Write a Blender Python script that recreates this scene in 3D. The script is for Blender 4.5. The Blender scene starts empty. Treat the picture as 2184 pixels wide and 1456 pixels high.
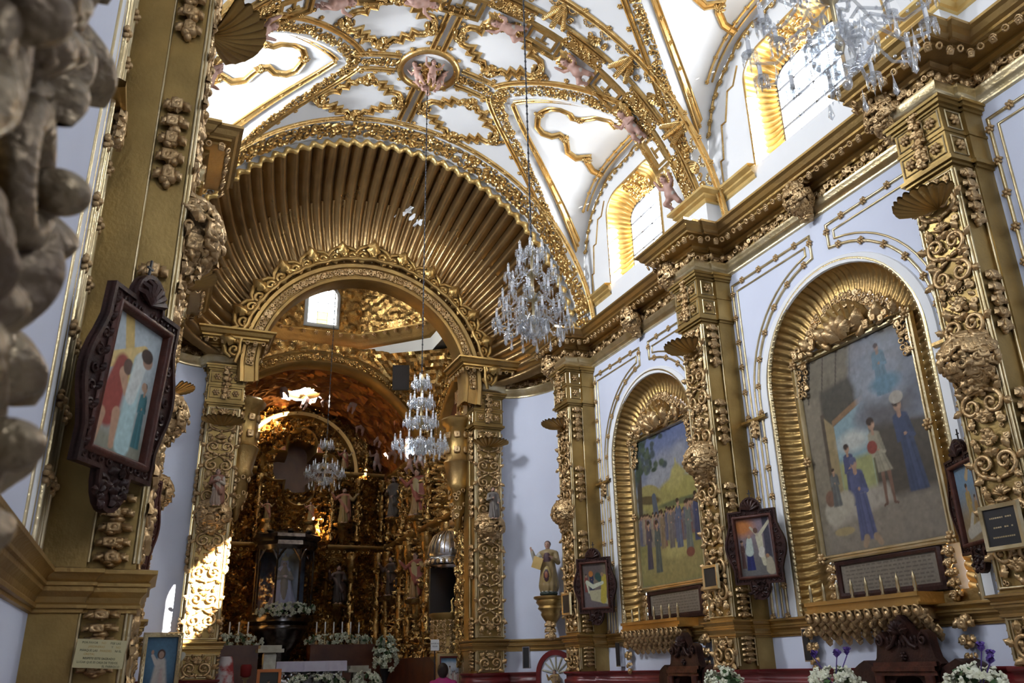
import bpy, math, random
import numpy as np
from mathutils import Vector, Matrix
PI = math.pi
sin, cos = math.sin, math.cos
scene = bpy.context.scene
COL = scene.collection

# ------------------------------------------------------------------ camera
F_PX, YAW, PITCH, ROLL = 1800.0, 22.9, 21.15, -1.25
def cam_axes():
    y, p, r = (math.radians(a) for a in (YAW, PITCH, ROLL))
    fw = Vector((sin(y)*cos(p), cos(y)*cos(p), sin(p)))
    rt0 = Vector((cos(y), -sin(y), 0)); up0 = rt0.cross(fw)
    return cos(r)*rt0+sin(r)*up0, -sin(r)*rt0+cos(r)*up0, fw
RT, UP, FW = cam_axes()
cd = bpy.data.cameras.new('camera'); cam = bpy.data.objects.new('camera', cd); COL.objects.link(cam)
cd.sensor_width = 36.0; cd.lens = F_PX/2184*36; cd.clip_start = .05; cd.clip_end = 200
cam.matrix_world = Matrix(((RT.x, UP.x, -FW.x, 0), (RT.y, UP.y, -FW.y, 0), (RT.z, UP.z, -FW.z, 1.5), (0, 0, 0, 1)))
cd.dof.use_dof = True; cd.dof.focus_distance = 10.0; cd.dof.aperture_fstop = 5.0
scene.camera = cam

# ------------------------------------------------------------------ light
vs = scene.view_settings
scene.display_settings.display_device = 'sRGB'
vs.view_transform = 'Standard'; vs.look = 'None'; vs.gamma = 1; vs.use_curve_mapping = False
vs.exposure = .28
scene.cycles.max_bounces = 7; scene.cycles.diffuse_bounces = 4; scene.cycles.glossy_bounces = 4
scene.cycles.transmission_bounces = 4; scene.cycles.transparent_max_bounces = 14
scene.cycles.caustics_reflective = False; scene.cycles.caustics_refractive = False
scene.cycles.sample_clamp_indirect = 6.0
world = bpy.data.worlds.new('sky'); scene.world = world; world.use_nodes = True
bg = world.node_tree.nodes['Background']; bg.inputs[0].default_value = (.80, .90, 1.0, 1); bg.inputs[1].default_value = 7.0

def area(name, loc, target, sx, sy, power, col=(1, .97, .93)):
    l = bpy.data.lights.new(name, 'AREA'); l.shape = 'RECTANGLE'; l.size = sx; l.size_y = sy
    l.energy = power; l.color = col
    o = bpy.data.objects.new(name, l); COL.objects.link(o); o.location = loc
    o.rotation_euler = (Vector(target)-Vector(loc)).to_track_quat('-Z', 'Y').to_euler()
    return o
COOL = (.92, .95, 1.0)
for yb, pw, pl in ((11.05, 140, 560), (6.95, 160, 165), (2.85, 0, 90), (-1.25, 0, 20)):
    if pw: area('window_daylight', (7.75, yb, 8.95), (0, yb, 8.5), 1.2, 1.3, pw, (.95, .97, 1))
    area('window_daylight', (-1.2, yb, 8.95), (7, yb+1.2, 6.6), 1.2, 1.3, pl, COOL)
area('rear_fill_light', (3.2, -3.1, 6.2), (3.2, 8, 5.2), 2.2, 2.8, 140, COOL)  # unseen fill lamp added before the solid rear wall, which has no window
for x, y in ((3.27, 20.9), (.1, 17.75)):
    area('drum_window_daylight', (x, y, 10.2), (3.27, 17.75, 7.0), .8, 1.2, 200, (1, .94, .8))
area('oculus_daylight', (3.2, 22.3, 9.6), (3.2, 20.5, 5.0), 1.0, .6, 60, (1, .95, .85))
sl = bpy.data.lights.new('sun', 'SUN'); sl.energy = 260; sl.angle = math.radians(.6); sl.color = (1, .92, .78)
sun = bpy.data.objects.new('sun', sl); COL.objects.link(sun)
sun.rotation_euler = Vector((-.905, 1.12, -.835)).to_track_quat('-Z', 'Y').to_euler()

# ------------------------------------------------------------------ materials
MATS = {}
def mat(name, col=(.8, .8, .8), rough=.5, metal=0., col2=None, nscale=6., bump=0., bscale=30., spec=.5, rvar=0., detail=4., mixpos=(.35, .65)):
    if name in MATS: return MATS[name]
    m = bpy.data.materials.new(name); m.use_nodes = True; nt = m.node_tree; N = nt.nodes; L = nt.links
    b = N['Principled BSDF']; b.inputs['Roughness'].default_value = rough; b.inputs['Metallic'].default_value = metal
    b.inputs['Specular IOR Level'].default_value = spec
    tc = N.new('ShaderNodeTexCoord')
    n = N.new('ShaderNodeTexNoise'); n.inputs['Scale'].default_value = nscale; n.inputs['Detail'].default_value = detail
    L.new(tc.outputs['Object'], n.inputs['Vector'])
    r = N.new('ShaderNodeValToRGB'); r.color_ramp.elements[0].position = mixpos[0]; r.color_ramp.elements[1].position = mixpos[1]
    r.color_ramp.elements[0].color = (*col, 1); r.color_ramp.elements[1].color = (*(col2 or tuple(c*.9 for c in col)), 1)
    L.new(n.outputs['Fac'], r.inputs['Fac']); L.new(r.outputs['Color'], b.inputs['Base Color'])
    if rvar:
        mr = N.new('ShaderNodeMapRange'); mr.inputs['To Min'].default_value = rough-rvar; mr.inputs['To Max'].default_value = rough+rvar
        mr.inputs['From Min'].default_value = .3; mr.inputs['From Max'].default_value = .7
        L.new(n.outputs['Fac'], mr.inputs['Value']); L.new(mr.outputs['Result'], b.inputs['Roughness'])
    if bump:
        n2 = N.new('ShaderNodeTexNoise'); n2.inputs['Scale'].default_value = bscale; n2.inputs['Detail'].default_value = 3
        L.new(tc.outputs['Object'], n2.inputs['Vector'])
        bp = N.new('ShaderNodeBump'); bp.inputs['Strength'].default_value = bump; bp.inputs['Distance'].default_value = .02
        L.new(n2.outputs['Fac'], bp.inputs['Height']); L.new(bp.outputs['Normal'], b.inputs['Normal'])
    MATS[name] = m; return m
def mat_vcol(name, rough=.5, metal=0., spec=.4):
    if name in MATS: return MATS[name]
    m = bpy.data.materials.new(name); m.use_nodes = True; nt = m.node_tree
    b = nt.nodes['Principled BSDF']; b.inputs['Roughness'].default_value = rough; b.inputs['Metallic'].default_value = metal
    b.inputs['Specular IOR Level'].default_value = spec
    a = nt.nodes.new('ShaderNodeAttribute'); a.attribute_name = 'Col'
    nt.links.new(a.outputs['Color'], b.inputs['Base Color'])
    MATS[name] = m; return m
def mat_glass(name, tint=(1, 1, 1), trans=.6, gl=.4, rough=.05, diff=0.):
    m = bpy.data.materials.new(name); m.use_nodes = True; nt = m.node_tree; N = nt.nodes; L = nt.links
    N.remove(N['Principled BSDF']); out = N['Material Output']
    t = N.new('ShaderNodeBsdfTransparent'); t.inputs[0].default_value = (*tint, 1)
    g = N.new('ShaderNodeBsdfGlossy'); g.inputs['Roughness'].default_value = rough; g.inputs[0].default_value = (1, 1, 1, 1)
    mx = N.new('ShaderNodeMixShader'); mx.inputs[0].default_value = gl
    L.new(t.outputs[0], mx.inputs[1]); L.new(g.outputs[0], mx.inputs[2]); last = mx
    if diff:
        d = N.new('ShaderNodeBsdfDiffuse'); d.inputs[0].default_value = (*tint, 1)
        m2 = N.new('ShaderNodeMixShader'); m2.inputs[0].default_value = diff
        L.new(mx.outputs[0], m2.inputs[1]); L.new(d.outputs[0], m2.inputs[2]); last = m2
    L.new(last.outputs[0], out.inputs['Surface']); MATS[name] = m; return m

GOLD = mat('old gold leaf', (.47, .31, .105), .40, .85, (.30, .19, .075), 1.6, .25, 26, rvar=.08, detail=6)
GOLDP = mat('flat gold leaf', (.42, .285, .10), .42, .8, (.24, .16, .055), 2.2, .12, 40, rvar=.1, detail=8)
GOLDC = mat('carved silvery gold leaf', (.60, .42, .22), .36, .72, (.42, .27, .12), 9, .3, 60, rvar=.1)
GOLDV = mat('bright vault gold', (.67, .46, .19), .32, .82, (.50, .31, .10), 8, .15, 60, rvar=.08)
GOLDY = mat('yellow gilding', (.80, .59, .24), .36, .6, (.70, .48, .17), 5, .1, 40)
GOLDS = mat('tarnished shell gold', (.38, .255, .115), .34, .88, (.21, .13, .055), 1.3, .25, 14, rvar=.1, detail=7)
GOLDR = mat('dark altarpiece gold', (.60, .40, .15), .27, .9, (.27, .15, .05), 7, .35, 45, rvar=.1)
GOLDL = mat('pale gold moulding', (.62, .52, .33), .32, .85, (.48, .38, .2), 5, .15, 40)
WHITE = mat('white plaster', (.86, .86, .85), .75, 0, (.82, .82, .82), 1.2, .08, 20)
WALL = mat('white plaster with cool light tint', (.70, .735, .85), .7, 0, (.65, .68, .80), .8, .06, 14, detail=6)  # white plaster with the cool cast of the light mixed into its colour
RED = mat('dark red dado', (.17, .018, .018), .35, 0, (.12, .012, .013), 3, .1, 20)
WOOD = mat('dark carved wood', (.05, .020, .015), .42, 0, (.022, .010, .009), 8, .2, 40, spec=.2)
WOODR = mat('reddish frame wood', (.09, .028, .018), .4, 0, (.05, .016, .011), 10, .2, 40, spec=.25)
WOODB = mat('brown panelled wood', (.13, .045, .02), .35, 0, (.07, .02, .012), 3, .15, 30)
DARK = mat('near black', (.012, .012, .014), .5)
IRON = mat('dark iron', (.04, .04, .045), .45, .6)
STONE = mat('floor stone', (.62, .59, .54), .4, 0, (.52, .49, .44), 1.5)
MARBLE = mat('pale marble', (.52, .50, .40), .3, 0, (.33, .30, .22), 5)
SILVER = mat('silver metal', (.6, .6, .62), .25, .95, (.4, .4, .42), 10)
SILVERD = mat('darkened silver metal', (.20, .19, .20), .22, .95, (.09, .085, .09), 10)
CLOTH = mat('lilac white cloth', (.74, .70, .83), .8, 0, (.68, .63, .78), 8)
CANDLE = mat('white candle', (.9, .9, .92), .5)
LEAF = mat('flower leaf green', (.07, .14, .05), .6)
PETAL = mat('white petal', (.80, .80, .66), .7, 0, (.66, .66, .48), 14)
VIOLET = mat('violet petal', (.10, .05, .28), .6)
SKIN = mat('painted pink flesh', (.62, .38, .31), .5, 0, (.52, .29, .22), 7)
CRYSTAL = mat_glass('cut crystal', (.90, .92, .94), gl=.32, rough=.10, diff=.09)
PANE = mat_glass('window glass', (.97, .98, 1), gl=.04, rough=.02)
CASEGLASS = mat_glass('display case glass', (.93, .95, .97), gl=.07, rough=.01)
VCOL = mat_vcol('painted polychrome', .5)
VPAINT = mat_vcol('oil on canvas', .42, 0, .3)

# ------------------------------------------------------------------ mesh helpers
class MB:
    def __init__(s): s.v = []; s.f = []; s.n = 0; s.c = []
    def add(s, V, Fc, col=None):
        V = np.asarray(V, float).reshape(-1, 3)
        s.v.append(V); s.f.append((s.n, Fc)); s.n += len(V)
        if col is not None: s.c.append(np.tile(np.array([*col, 1.]), (len(V), 1)) if np.ndim(col) == 1 else np.c_[col, np.ones(len(V))])
        return s
    def addM(s, vf, M=None, col=None):
        V, Fc = vf
        if M is not None:
            A = np.array(M); V = np.asarray(V) @ A[:3, :3].T + A[:3, 3]
        return s.add(V, Fc, col)
    def box(s, x0, x1, y0, y1, z0, z1, col=None):
        V = [(x, y, z) for x in (x0, x1) for y in (y0, y1) for z in (z0, z1)]
        return s.add(V, [(0, 1, 3, 2), (4, 6, 7, 5), (0, 4, 5, 1), (2, 3, 7, 6), (0, 2, 6, 4), (1, 5, 7, 3)], col)
    def grid(s, P, closeu=False, closev=False, col=None):
        P = np.asarray(P, float); nu, nv = P.shape[:2]
        Fc = [(i*nv+j, ((i+1) % nu)*nv+j, ((i+1) % nu)*nv+(j+1) % nv, i*nv+(j+1) % nv)
              for i in range(nu if closeu else nu-1) for j in range(nv if closev else nv-1)]
        return s.add(P.reshape(-1, 3), Fc, col)
    def tube(s, pts, r, n=6, closed=False, caps=True, flat=1.0, col=None):
        s.addM(tube_vf(pts, r, n, closed, caps, flat), None, col); return s
    def lathe(s, prof, n=16, M=None, col=None):
        s.addM(lathe_vf(prof, n), M, col); return s
    def ball(s, c, r, nu=8, nv=6, col=None):
        s.addM(ball_vf(nu, nv), TS(c, r), col); return s
    def arrays(s):
        V = np.concatenate(s.v) if s.v else np.zeros((0, 3))
        Fc = [tuple(i+o for i in q) for o, fs in s.f for q in fs]
        return V, Fc
    def build(s, name, m, parent=None, smooth=True, local=False, auto=62):
        V, Fc = s.arrays()
        if parent is not None and not local: V = V-ORG.get(parent.name, np.zeros(3))
        me = bpy.data.meshes.new(name); me.from_pydata(V.tolist(), [], Fc)
        if s.c:
            a = me.color_attributes.new('Col', 'FLOAT_COLOR', 'POINT'); a.data.foreach_set('color', np.concatenate(s.c).ravel())
        if smooth:
            me.polygons.foreach_set('use_smooth', [True]*len(me.polygons))
            if auto == 62 and m.name.startswith('carved'): auto = 0
        if auto: me.set_sharp_from_angle(angle=math.radians(auto))
        me.update(); me.materials.append(m)
        o = bpy.data.objects.new(name, me); COL.objects.link(o)
        if parent is not None:
            o.parent = parent
            if not local: ORG[o.name] = ORG.get(parent.name, np.zeros(3))
        return o
ORG = {}
def thing(name, label, cat, loc=(0, 0, 0), rot=None, group=None):
    o = bpy.data.objects.new(name, None); COL.objects.link(o); o.location = loc; o.empty_display_size = .1
    if rot is not None:
        o.rotation_euler = rot
    ORG[o.name] = np.array(loc, float); tag(o, label, cat, group); return o
def tag(o, label, cat, group=None, kind=None):
    o['label'] = label; o['category'] = cat
    if group: o['group'] = group
    if kind: o['kind'] = kind
    return o
def struct(o, label=None):
    o['kind'] = 'structure'
    if label: o['label'] = label
    return o
def dup(o, parent=None):
    c = o.copy(); COL.objects.link(c)
    if parent is not None: c.parent = parent
    for ch in o.children:
        dup(ch, c)
    return c
def inst(src, M, parent=None):          # another object on the same mesh, given a world matrix
    c = src.copy(); COL.objects.link(c); M = Matrix(M)
    if parent is not None:
        c.parent = parent; M = Matrix.Translation(-Vector(tuple(ORG.get(parent.name, (0, 0, 0))))) @ M
    c.matrix_local = M; return c
def TS(c, r):
    r = (r, r, r) if np.isscalar(r) else r
    return np.array([[r[0], 0, 0, c[0]], [0, r[1], 0, c[1]], [0, 0, r[2], c[2]], [0, 0, 0, 1.]])
def frame(p, n, up=(0, 0, 1), s=1.0):   # matrix: local z -> n, local y ~ up
    n = np.asarray(n, float); n = n/np.linalg.norm(n); u = np.asarray(up, float)
    x = np.cross(u, n); l = np.linalg.norm(x)
    if l < 1e-5: x = np.cross((0, 1, 0.01), n); l = np.linalg.norm(x)
    x /= l; y = np.cross(n, x); M = np.eye(4)
    M[:3, 0] = x*s; M[:3, 1] = y*s; M[:3, 2] = n*s; M[:3, 3] = p; return M
def rotz(a): return np.array(Matrix.Rotation(a, 4, 'Z'))
_bc = {}
def ball_vf(nu=8, nv=6):
    if (nu, nv) not in _bc:
        V = [(0, 0, -1)]+[(cos(2*PI*i/nu)*cos(a), sin(2*PI*i/nu)*cos(a), sin(a)) for a in (-PI/2+PI*j/nv for j in range(1, nv)) for i in range(nu)]+[(0, 0, 1)]
        Fc = [(0, 1+(i+1) % nu, 1+i) for i in range(nu)]
        for j in range(nv-2):
            Fc += [(1+j*nu+i, 1+j*nu+(i+1) % nu, 1+(j+1)*nu+(i+1) % nu, 1+(j+1)*nu+i) for i in range(nu)]
        l = 1+(nv-2)*nu; Fc += [(l+i, l+(i+1) % nu, l+nu) for i in range(nu)]
        _bc[nu, nv] = (np.array(V), Fc)
    return _bc[nu, nv]
def lathe_vf(prof, n=16):
    k = len(prof); V = [(r*cos(2*PI*i/n), r*sin(2*PI*i/n), z) for i in range(n) for r, z in prof]
    Fc = [(i*k+j, ((i+1) % n)*k+j, ((i+1) % n)*k+j+1, i*k+j+1) for i in range(n) for j in range(k-1)]
    return np.array(V), Fc
def tube_vf(pts, r, n=6, closed=False, caps=True, flat=1.0):
    P = np.asarray(pts, float); m = len(P); R = np.full(m, r) if np.isscalar(r) else np.asarray(r, float)
    T = np.roll(P, -1, 0)-np.roll(P, 1, 0)
    if not closed: T[0] = P[1]-P[0]; T[-1] = P[-1]-P[-2]
    T /= np.maximum(np.linalg.norm(T, axis=1, keepdims=True), 1e-9)
    a = np.array([0, 0, 1.]) if abs(T[0][2]) < .9 else np.array([1., 0, 0])
    N = np.cross(T[0], a); N /= np.linalg.norm(N); V = []
    ang = np.arange(n)*2*PI/n
    for i in range(m):
        N = N-T[i]*(N@T[i]); N /= max(np.linalg.norm(N), 1e-9); B = np.cross(T[i], N)
        V.append(P[i]+R[i]*(np.cos(ang)[:, None]*N+flat*np.sin(ang)[:, None]*B))
    V = np.concatenate(V)
    Fc = [(i*n+j, i*n+(j+1) % n, ((i+1) % m)*n+(j+1) % n, ((i+1) % m)*n+j) for i in range(m if closed else m-1) for j in range(n)]
    if caps and not closed: Fc += [tuple(range(n))[::-1], tuple((m-1)*n+j for j in range(n))]
    return V, Fc
def off2d(pts, d, closed=False):        # mitred offset to the left
    P = np.asarray(pts, float); m = len(P); E = np.roll(P, -1, 0)-P
    if not closed: E[-1] = E[-2]
    E /= np.maximum(np.linalg.norm(E, axis=1, keepdims=True), 1e-9)
    Nn = np.stack([-E[:, 1], E[:, 0]], 1); Np = np.roll(Nn, 1, 0)
    if not closed: Np[0] = Nn[0]
    B = Nn+Np; k = np.maximum((B*Nn).sum(1), .35)
    return P+d*B/k[:, None]
def resample(pts, step, closed=False, keep=True):
    P = [np.asarray(p, float) for p in pts]
    if closed: P = P+[P[0]]
    out = []
    for a, b in zip(P[:-1], P[1:]):
        k = max(1, int(math.ceil(np.linalg.norm(b-a)/step)))
        out += [a+(b-a)*i/k for i in range(k)]
    if not closed: out.append(P[-1])
    return np.array(out)
def along(pts, step, closed=False, start=0.):
    P = np.asarray(pts, float)
    if closed: P = np.concatenate([P, P[:1]])
    L = np.concatenate([[0], np.cumsum(np.linalg.norm(np.diff(P, axis=0), axis=1))])
    k = max(1, round((L[-1]-2*start)/step)); ss = start+(L[-1]-2*start)*np.arange(k+(0 if closed else 1))/k
    return np.stack([np.interp(ss, L, P[:, i]) for i in range(P.shape[1])], 1)
def sweep2(mb, pts, prof, S, closed=False, step=.25):   # profile (lateral, height) along a 2-D path lying on the surface S
    P = resample(pts, step, closed); rows = []
    for d, h in prof:
        Q = off2d(P, d, closed); rows.append([S(q[0], q[1], h) for q in Q])
    G = np.array(rows).transpose(1, 0, 2); mb.grid(G, closeu=closed)
def planS(a, b, h): return (a, b, h)
def arc(cx, cy, r, a0, a1, n=16, ry=None):
    ry = ry or r
    return [(cx+r*cos(math.radians(a0+(a1-a0)*i/n)), cy+ry*sin(math.radians(a0+(a1-a0)*i/n))) for i in range(n+1)]
BEAD = lambda w, h: [(-w/2, 0), (-w/2, h*.5), (-w*.28, h), (w*.28, h), (w/2, h*.5), (w/2, 0)]
BEAD2 = lambda w, h: [(-w/2, 0), (-w*.46, h*.7), (-w*.36, h), (-w*.24, h*.7), (-w*.2, h*.35), (w*.2, h*.35), (w*.24, h*.7), (w*.36, h), (w*.46, h*.7), (w/2, 0)]
def plate(mb, outer, inner, S, h=0.):    # flat plate with a hole; both outlines star-shaped about the hole's centre
    I = np.asarray(inner, float); O = np.asarray(outer, float); c = (I.max(0)+I.min(0))/2
    def hit(loop, a):
        d = np.array([cos(a), sin(a)]); best = 1e9
        for p, q in zip(loop, np.roll(loop, -1, 0)):
            e = q-p; den = d[0]*e[1]-d[1]*e[0]
            if abs(den) < 1e-12: continue
            w = p-c; t = (w[0]*e[1]-w[1]*e[0])/den; u = (w[0]*d[1]-w[1]*d[0])/den
            if t > 1e-6 and -1e-4 <= u <= 1.0001: best = min(best, t)
        return c+d*best
    ang = sorted({round(float(math.atan2(p[1]-c[1], p[0]-c[0])), 5) for p in list(I)+list(O)})
    A = [hit(I, a) for a in ang]; B = [hit(O, a) for a in ang]; m = len(ang)
    mb.add([S(*p, h) for p in A]+[S(*p, h) for p in B], [(i, (i+1) % m, m+(i+1) % m, m+i) for i in range(m)])
def loft(mb, loops, closed=True):
    mb.grid(np.asarray(loops, float), closev=closed)
# ------------------------------------------------------------------ ornament library
def floret_vf(n=7, k=.16):               # little cup-shaped flower, unit radius, opening along +z
    prof = [(.95, 0), (1.0, .35), (.8, .62), (.45, .34), (.22, .5), (0.02, .58)]
    V = []; K = len(prof)
    for i in range(n):
        for j, (r, z) in enumerate(prof):
            q = r*(1+(k*(1 if i % 2 else -1) if j in (1, 2) else 0)); V.append((q*cos(2*PI*i/n), q*sin(2*PI*i/n), z))
    Fc = [(i*K+j, ((i+1) % n)*K+j, ((i+1) % n)*K+j+1, i*K+j+1) for i in range(n) for j in range(K-1)]
    return np.array(V), Fc
FLORET = floret_vf(8)
def ring_vf(n=8):
    V, Fc = tube_vf([(.68*cos(2*PI*i/n), .68*sin(2*PI*i/n), .3) for i in range(n)], .3, 5, closed=True)
    return V, Fc
RINGF = ring_vf()
def rosette_mb(r=1.0):
    mb = MB()
    mb.lathe([(0.001, .95), (.3, .85), (.42, .55), (.40, .0)], 8)
    for i in range(6):
        a = 2*PI*i/6
        mb.addM(ball_vf(6, 5), np.array(Matrix.Translation((.62*cos(a), .62*sin(a), .32)) @ Matrix.Rotation(a, 4, 'Z') @ Matrix.Diagonal((.40, .32, .34, 1))))
    return mb
def leaf_vf(n=5, curl=.35, lobes=3):     # acanthus leaf lying on +y, unit length, rising in z
    V = []; rows = 9
    for i in range(rows):
        t = i/(rows-1); w = .34*sin(PI*min(1, t*.92+.06))**.7*(1+.28*cos(t*PI*2*lobes)); z = curl*sin(t*PI*.9)+.22*t*t
        for j in range(n):
            u = j/(n-1)*2-1; V.append((w*u, t, z*(1-.55*u*u)+.10*(1-abs(u))))
    Fc = [(i*n+j, i*n+j+1, (i+1)*n+j+1, (i+1)*n+j) for i in range(rows-1) for j in range(n-1)]
    return np.array(V), Fc
LEAFV = leaf_vf()
def scroll_pts(c, r, a0, turns, z=0., n=22, decay=.22, sgn=1):
    P = []
    for i in range(n+1):
        t = i/n; a = a0+sgn*turns*2*PI*t; q = r*(decay+(1-decay)*(1-t)**1.1); P.append((c[0]+q*cos(a), c[1]+q*sin(a), z+.25*r*t))
    return P
def scroll_cell(mb, y, w, h, rnd, kind=0, zs=1.0):   # one mirrored motif of carved strapwork in the xy plane
    r = w*.27
    for s in (1, -1):
        c = (s*w*.25, y+h*(.36 if kind != 1 else .6)); a0 = (-PI/2 if kind != 1 else PI/2)
        sg = s if kind != 1 else -s
        P = scroll_pts(c, r, a0, 1.35, .02*w, 20, sgn=sg)
        mb.tube(P, [w*.062*(1-.45*i/20)*zs for i in range(21)], 6)
        mb.ball((P[-1][0], P[-1][1], P[-1][2]+.02*w), w*.07, 6, 5)
        # stem
        q0 = (s*w*.03, y+h*(.98 if kind == 1 else .02), .02*w)
        mb.tube([q0, (s*w*.14, (q0[1]+P[0][1])/2, .05*w), P[0]], [w*.03, w*.05, w*.06], 5)
        for k in range(4):
            a = a0+sg*(.4+k*1.15); p = (c[0]+r*1.0*cos(a), c[1]+r*1.0*sin(a), 0.01*w)
            M = Matrix.Translation(p) @ Matrix.Rotation(a-PI/2+sg*.6, 4, 'Z') @ Matrix.Scale(w*(.23+.05*rnd.random()), 4)
            mb.addM(LEAFV, M)
        for k in range(2):
            p = (s*w*(.40-.06*k), y+h*(.82-.10*k+.05*rnd.random()) if kind != 1 else y+h*(.2+.1*k), .02*w)
            mb.addM(FLORET, frame(p, (s*.25, 0, 1), (0, 1, 0), w*.085))
    for k in range(7):
        px, py = rnd.uniform(.04, .46)*w, y+h*rnd.random()
        for s in (1, -1):
            if k % 2: mb.addM(RINGF, frame((s*px, py, .0), (s*.2, .1, 1), (0, 1, 0), w*.06))
            else: mb.addM(LEAFV, Matrix.Translation((s*px, py, -.01*w)) @ Matrix.Rotation(s*rnd.uniform(-2, 2), 4, 'Z') @ Matrix.Scale(w*.17, 4))
    yc = y+h*(.80 if kind != 1 else .28)
    if kind == 2:
        for k in range(7):
            a = PI*(k-3)/8
            mb.tube([(0, yc-.1*h, .03*w), (w*.12*sin(a), yc-.1*h+w*.12*cos(a), .10*w), (w*.24*sin(a), yc-.1*h+w*.22*cos(a), .05*w)], [w*.02, w*.04, w*.03], 5)
    else:
        for k in range(5):
            M = Matrix.Translation((0, yc, .02*w)) @ Matrix.Rotation((k-2)*.62, 4, 'Z') @ Matrix.Scale(w*.24, 4)
            mb.addM(LEAFV, M)
        mb.addM(FLORET, frame((0, yc, .05*w), (0, 0, 1), (0, 1, 0), w*.10))
    mb.ball((0, y+h*.03, .03*w), (w*.06, w*.09, w*.06), 6, 5)
def carved_panel_mb(w, H, seed=0, cell=None):
    rnd = random.Random(seed); mb = MB(); k = max(1, round(H/(cell or w*1.05))); h = H/k
    for i in range(k): scroll_cell(mb, i*h, w, h, rnd, (i+seed) % 3)
    return mb
def cluster_mb(rx, ry, rz, n, seed, fr=.09, hang=True):   # bunch of flowers over half an ellipsoid, back on z=0
    rnd = random.Random(seed); mb = MB()
    mb.addM(ball_vf(12, 8), TS((0, 0, 0), (rx*.8, ry*.85, rz*.8)))
    for i in range(n):
        u = rnd.uniform(-1, 1); a = rnd.uniform(0, PI); z = sin(a)
        q = np.array([math.sqrt(1-u*u)*cos(a), u, math.sqrt(1-u*u)*sin(a)])
        taper = 1.0 if (q[1] > -.1 or not hang) else max(.25, 1+.7*q[1])
        p = q*np.array([rx*taper, ry, rz*taper]); nn = q/np.array([rx, ry, rz]); f = fr*rnd.uniform(.75, 1.3)
        if rnd.random() < .5: mb.addM(RINGF, frame(p, nn, (0, 1, .01), f))
        elif rnd.random() < .75: mb.addM(FLORET, frame(p, nn, (0, 1, .01), f*1.15))
        else: mb.addM(LEAFV, frame(p, nn, (rnd.uniform(-1, 1), rnd.uniform(-1, .4), .2), f*1.9))
    return mb
def drop_mb(L, w, seed=0, taper=0.):               # hanging string of fruit and leaves, from y=0 down to y=-L, rising in z
    rnd = random.Random(seed); mb = MB(); k = max(3, round(L/(w*.80))); tp = lambda y: 1-taper*min(1, -y/L)
    for i in range(k):
        y = -(i+.3)*L/k
        for s in (-1, 0, 1):
            M = Matrix.Translation((s*w*.14, y+.25*L/k, .01)) @ Matrix.Rotation(PI+s*.75, 4, 'Z') @ Matrix.Scale(w*.66*tp(y), 4)
            mb.addM(LEAFV, M)
        for q in range(4):
            mb.ball((rnd.uniform(-.32, .32)*w*tp(y), y-rnd.uniform(-.2, .6)*L/k, w*.2), w*rnd.uniform(.17, .27)*tp(y), 8, 6)
        mb.addM(FLORET, frame((rnd.uniform(-.15, .15)*w, y-.1*L/k, w*.28), (0, 0, 1), (0, 1, 0), w*.30*tp(y)))
    mb.ball((0, -L+.02, w*.12), (w*.2, w*.25, w*.2), 7, 6)
    return mb
def scallop_mb(R, n=11, depth=.35, spread=2.4, thick=.02):   # shell: hinge at origin, opening along +y, hollow towards +z
    mb = MB(); nu = n*4; nv = 9
    for dz in (0, -thick):
        P = []
        for i in range(nu+1):
            a = (i/nu-.5)*spread; rr = R*(1-.10*(abs(a)/spread*2)**2)
            ph = abs(sin(PI*n*i/nu)); row = []
            for j in range(nv+1):
                t = .04+.96*j/nv; q = rr*t*(1+(.045*ph if j == nv else 0))
                z = depth*R*(t**1.6)*.75+.055*R*t*(ph-.5)-depth*.55*R*sin(t*PI)*.5+dz
                row.append((q*sin(a), q*cos(a), z))
            P.append(row)
        mb.grid(P)
    return mb
def band(mb, S, path, width, r, rows=3, seed=0, jit=.25, kinds=(RINGF, FLORET)):   # carpet of small flowers along a path on a surface
    rnd = random.Random(seed); stepd = r*1.75; Q = along(path, stepd)
    for d in range(rows):
        off = (d-(rows-1)/2)*width/rows; O = off2d(Q, off)
        for i, p in enumerate(O):
            if (i+d) % 2 and rows > 2 and rnd.random() < .12: continue
            p = p+np.array([rnd.uniform(-1, 1), rnd.uniform(-1, 1)])*r*jit
            a = np.array(S(p[0], p[1], .0)); b = np.array(S(p[0], p[1], .1)); h = rnd.uniform(-.2, .5)*r
            n = (b-a)*10+np.array([rnd.uniform(-.3, .3) for _ in range(3)])
            mb.addM(kinds[0] if rnd.random() < .6 else kinds[1], frame(a+(b-a)*10*h, n, (0, .3, 1), r*rnd.uniform(.8, 1.15)))
def bosses(S, path, step, r, parent, src, closed=False, name='rosette'):
    for p in along(path, step, closed):
        a = np.array(S(p[0], p[1], .0)); b = np.array(S(p[0], p[1], .1))
        inst(src, frame(a, b-a, (0, .2, 1), r), parent).name = name

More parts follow.
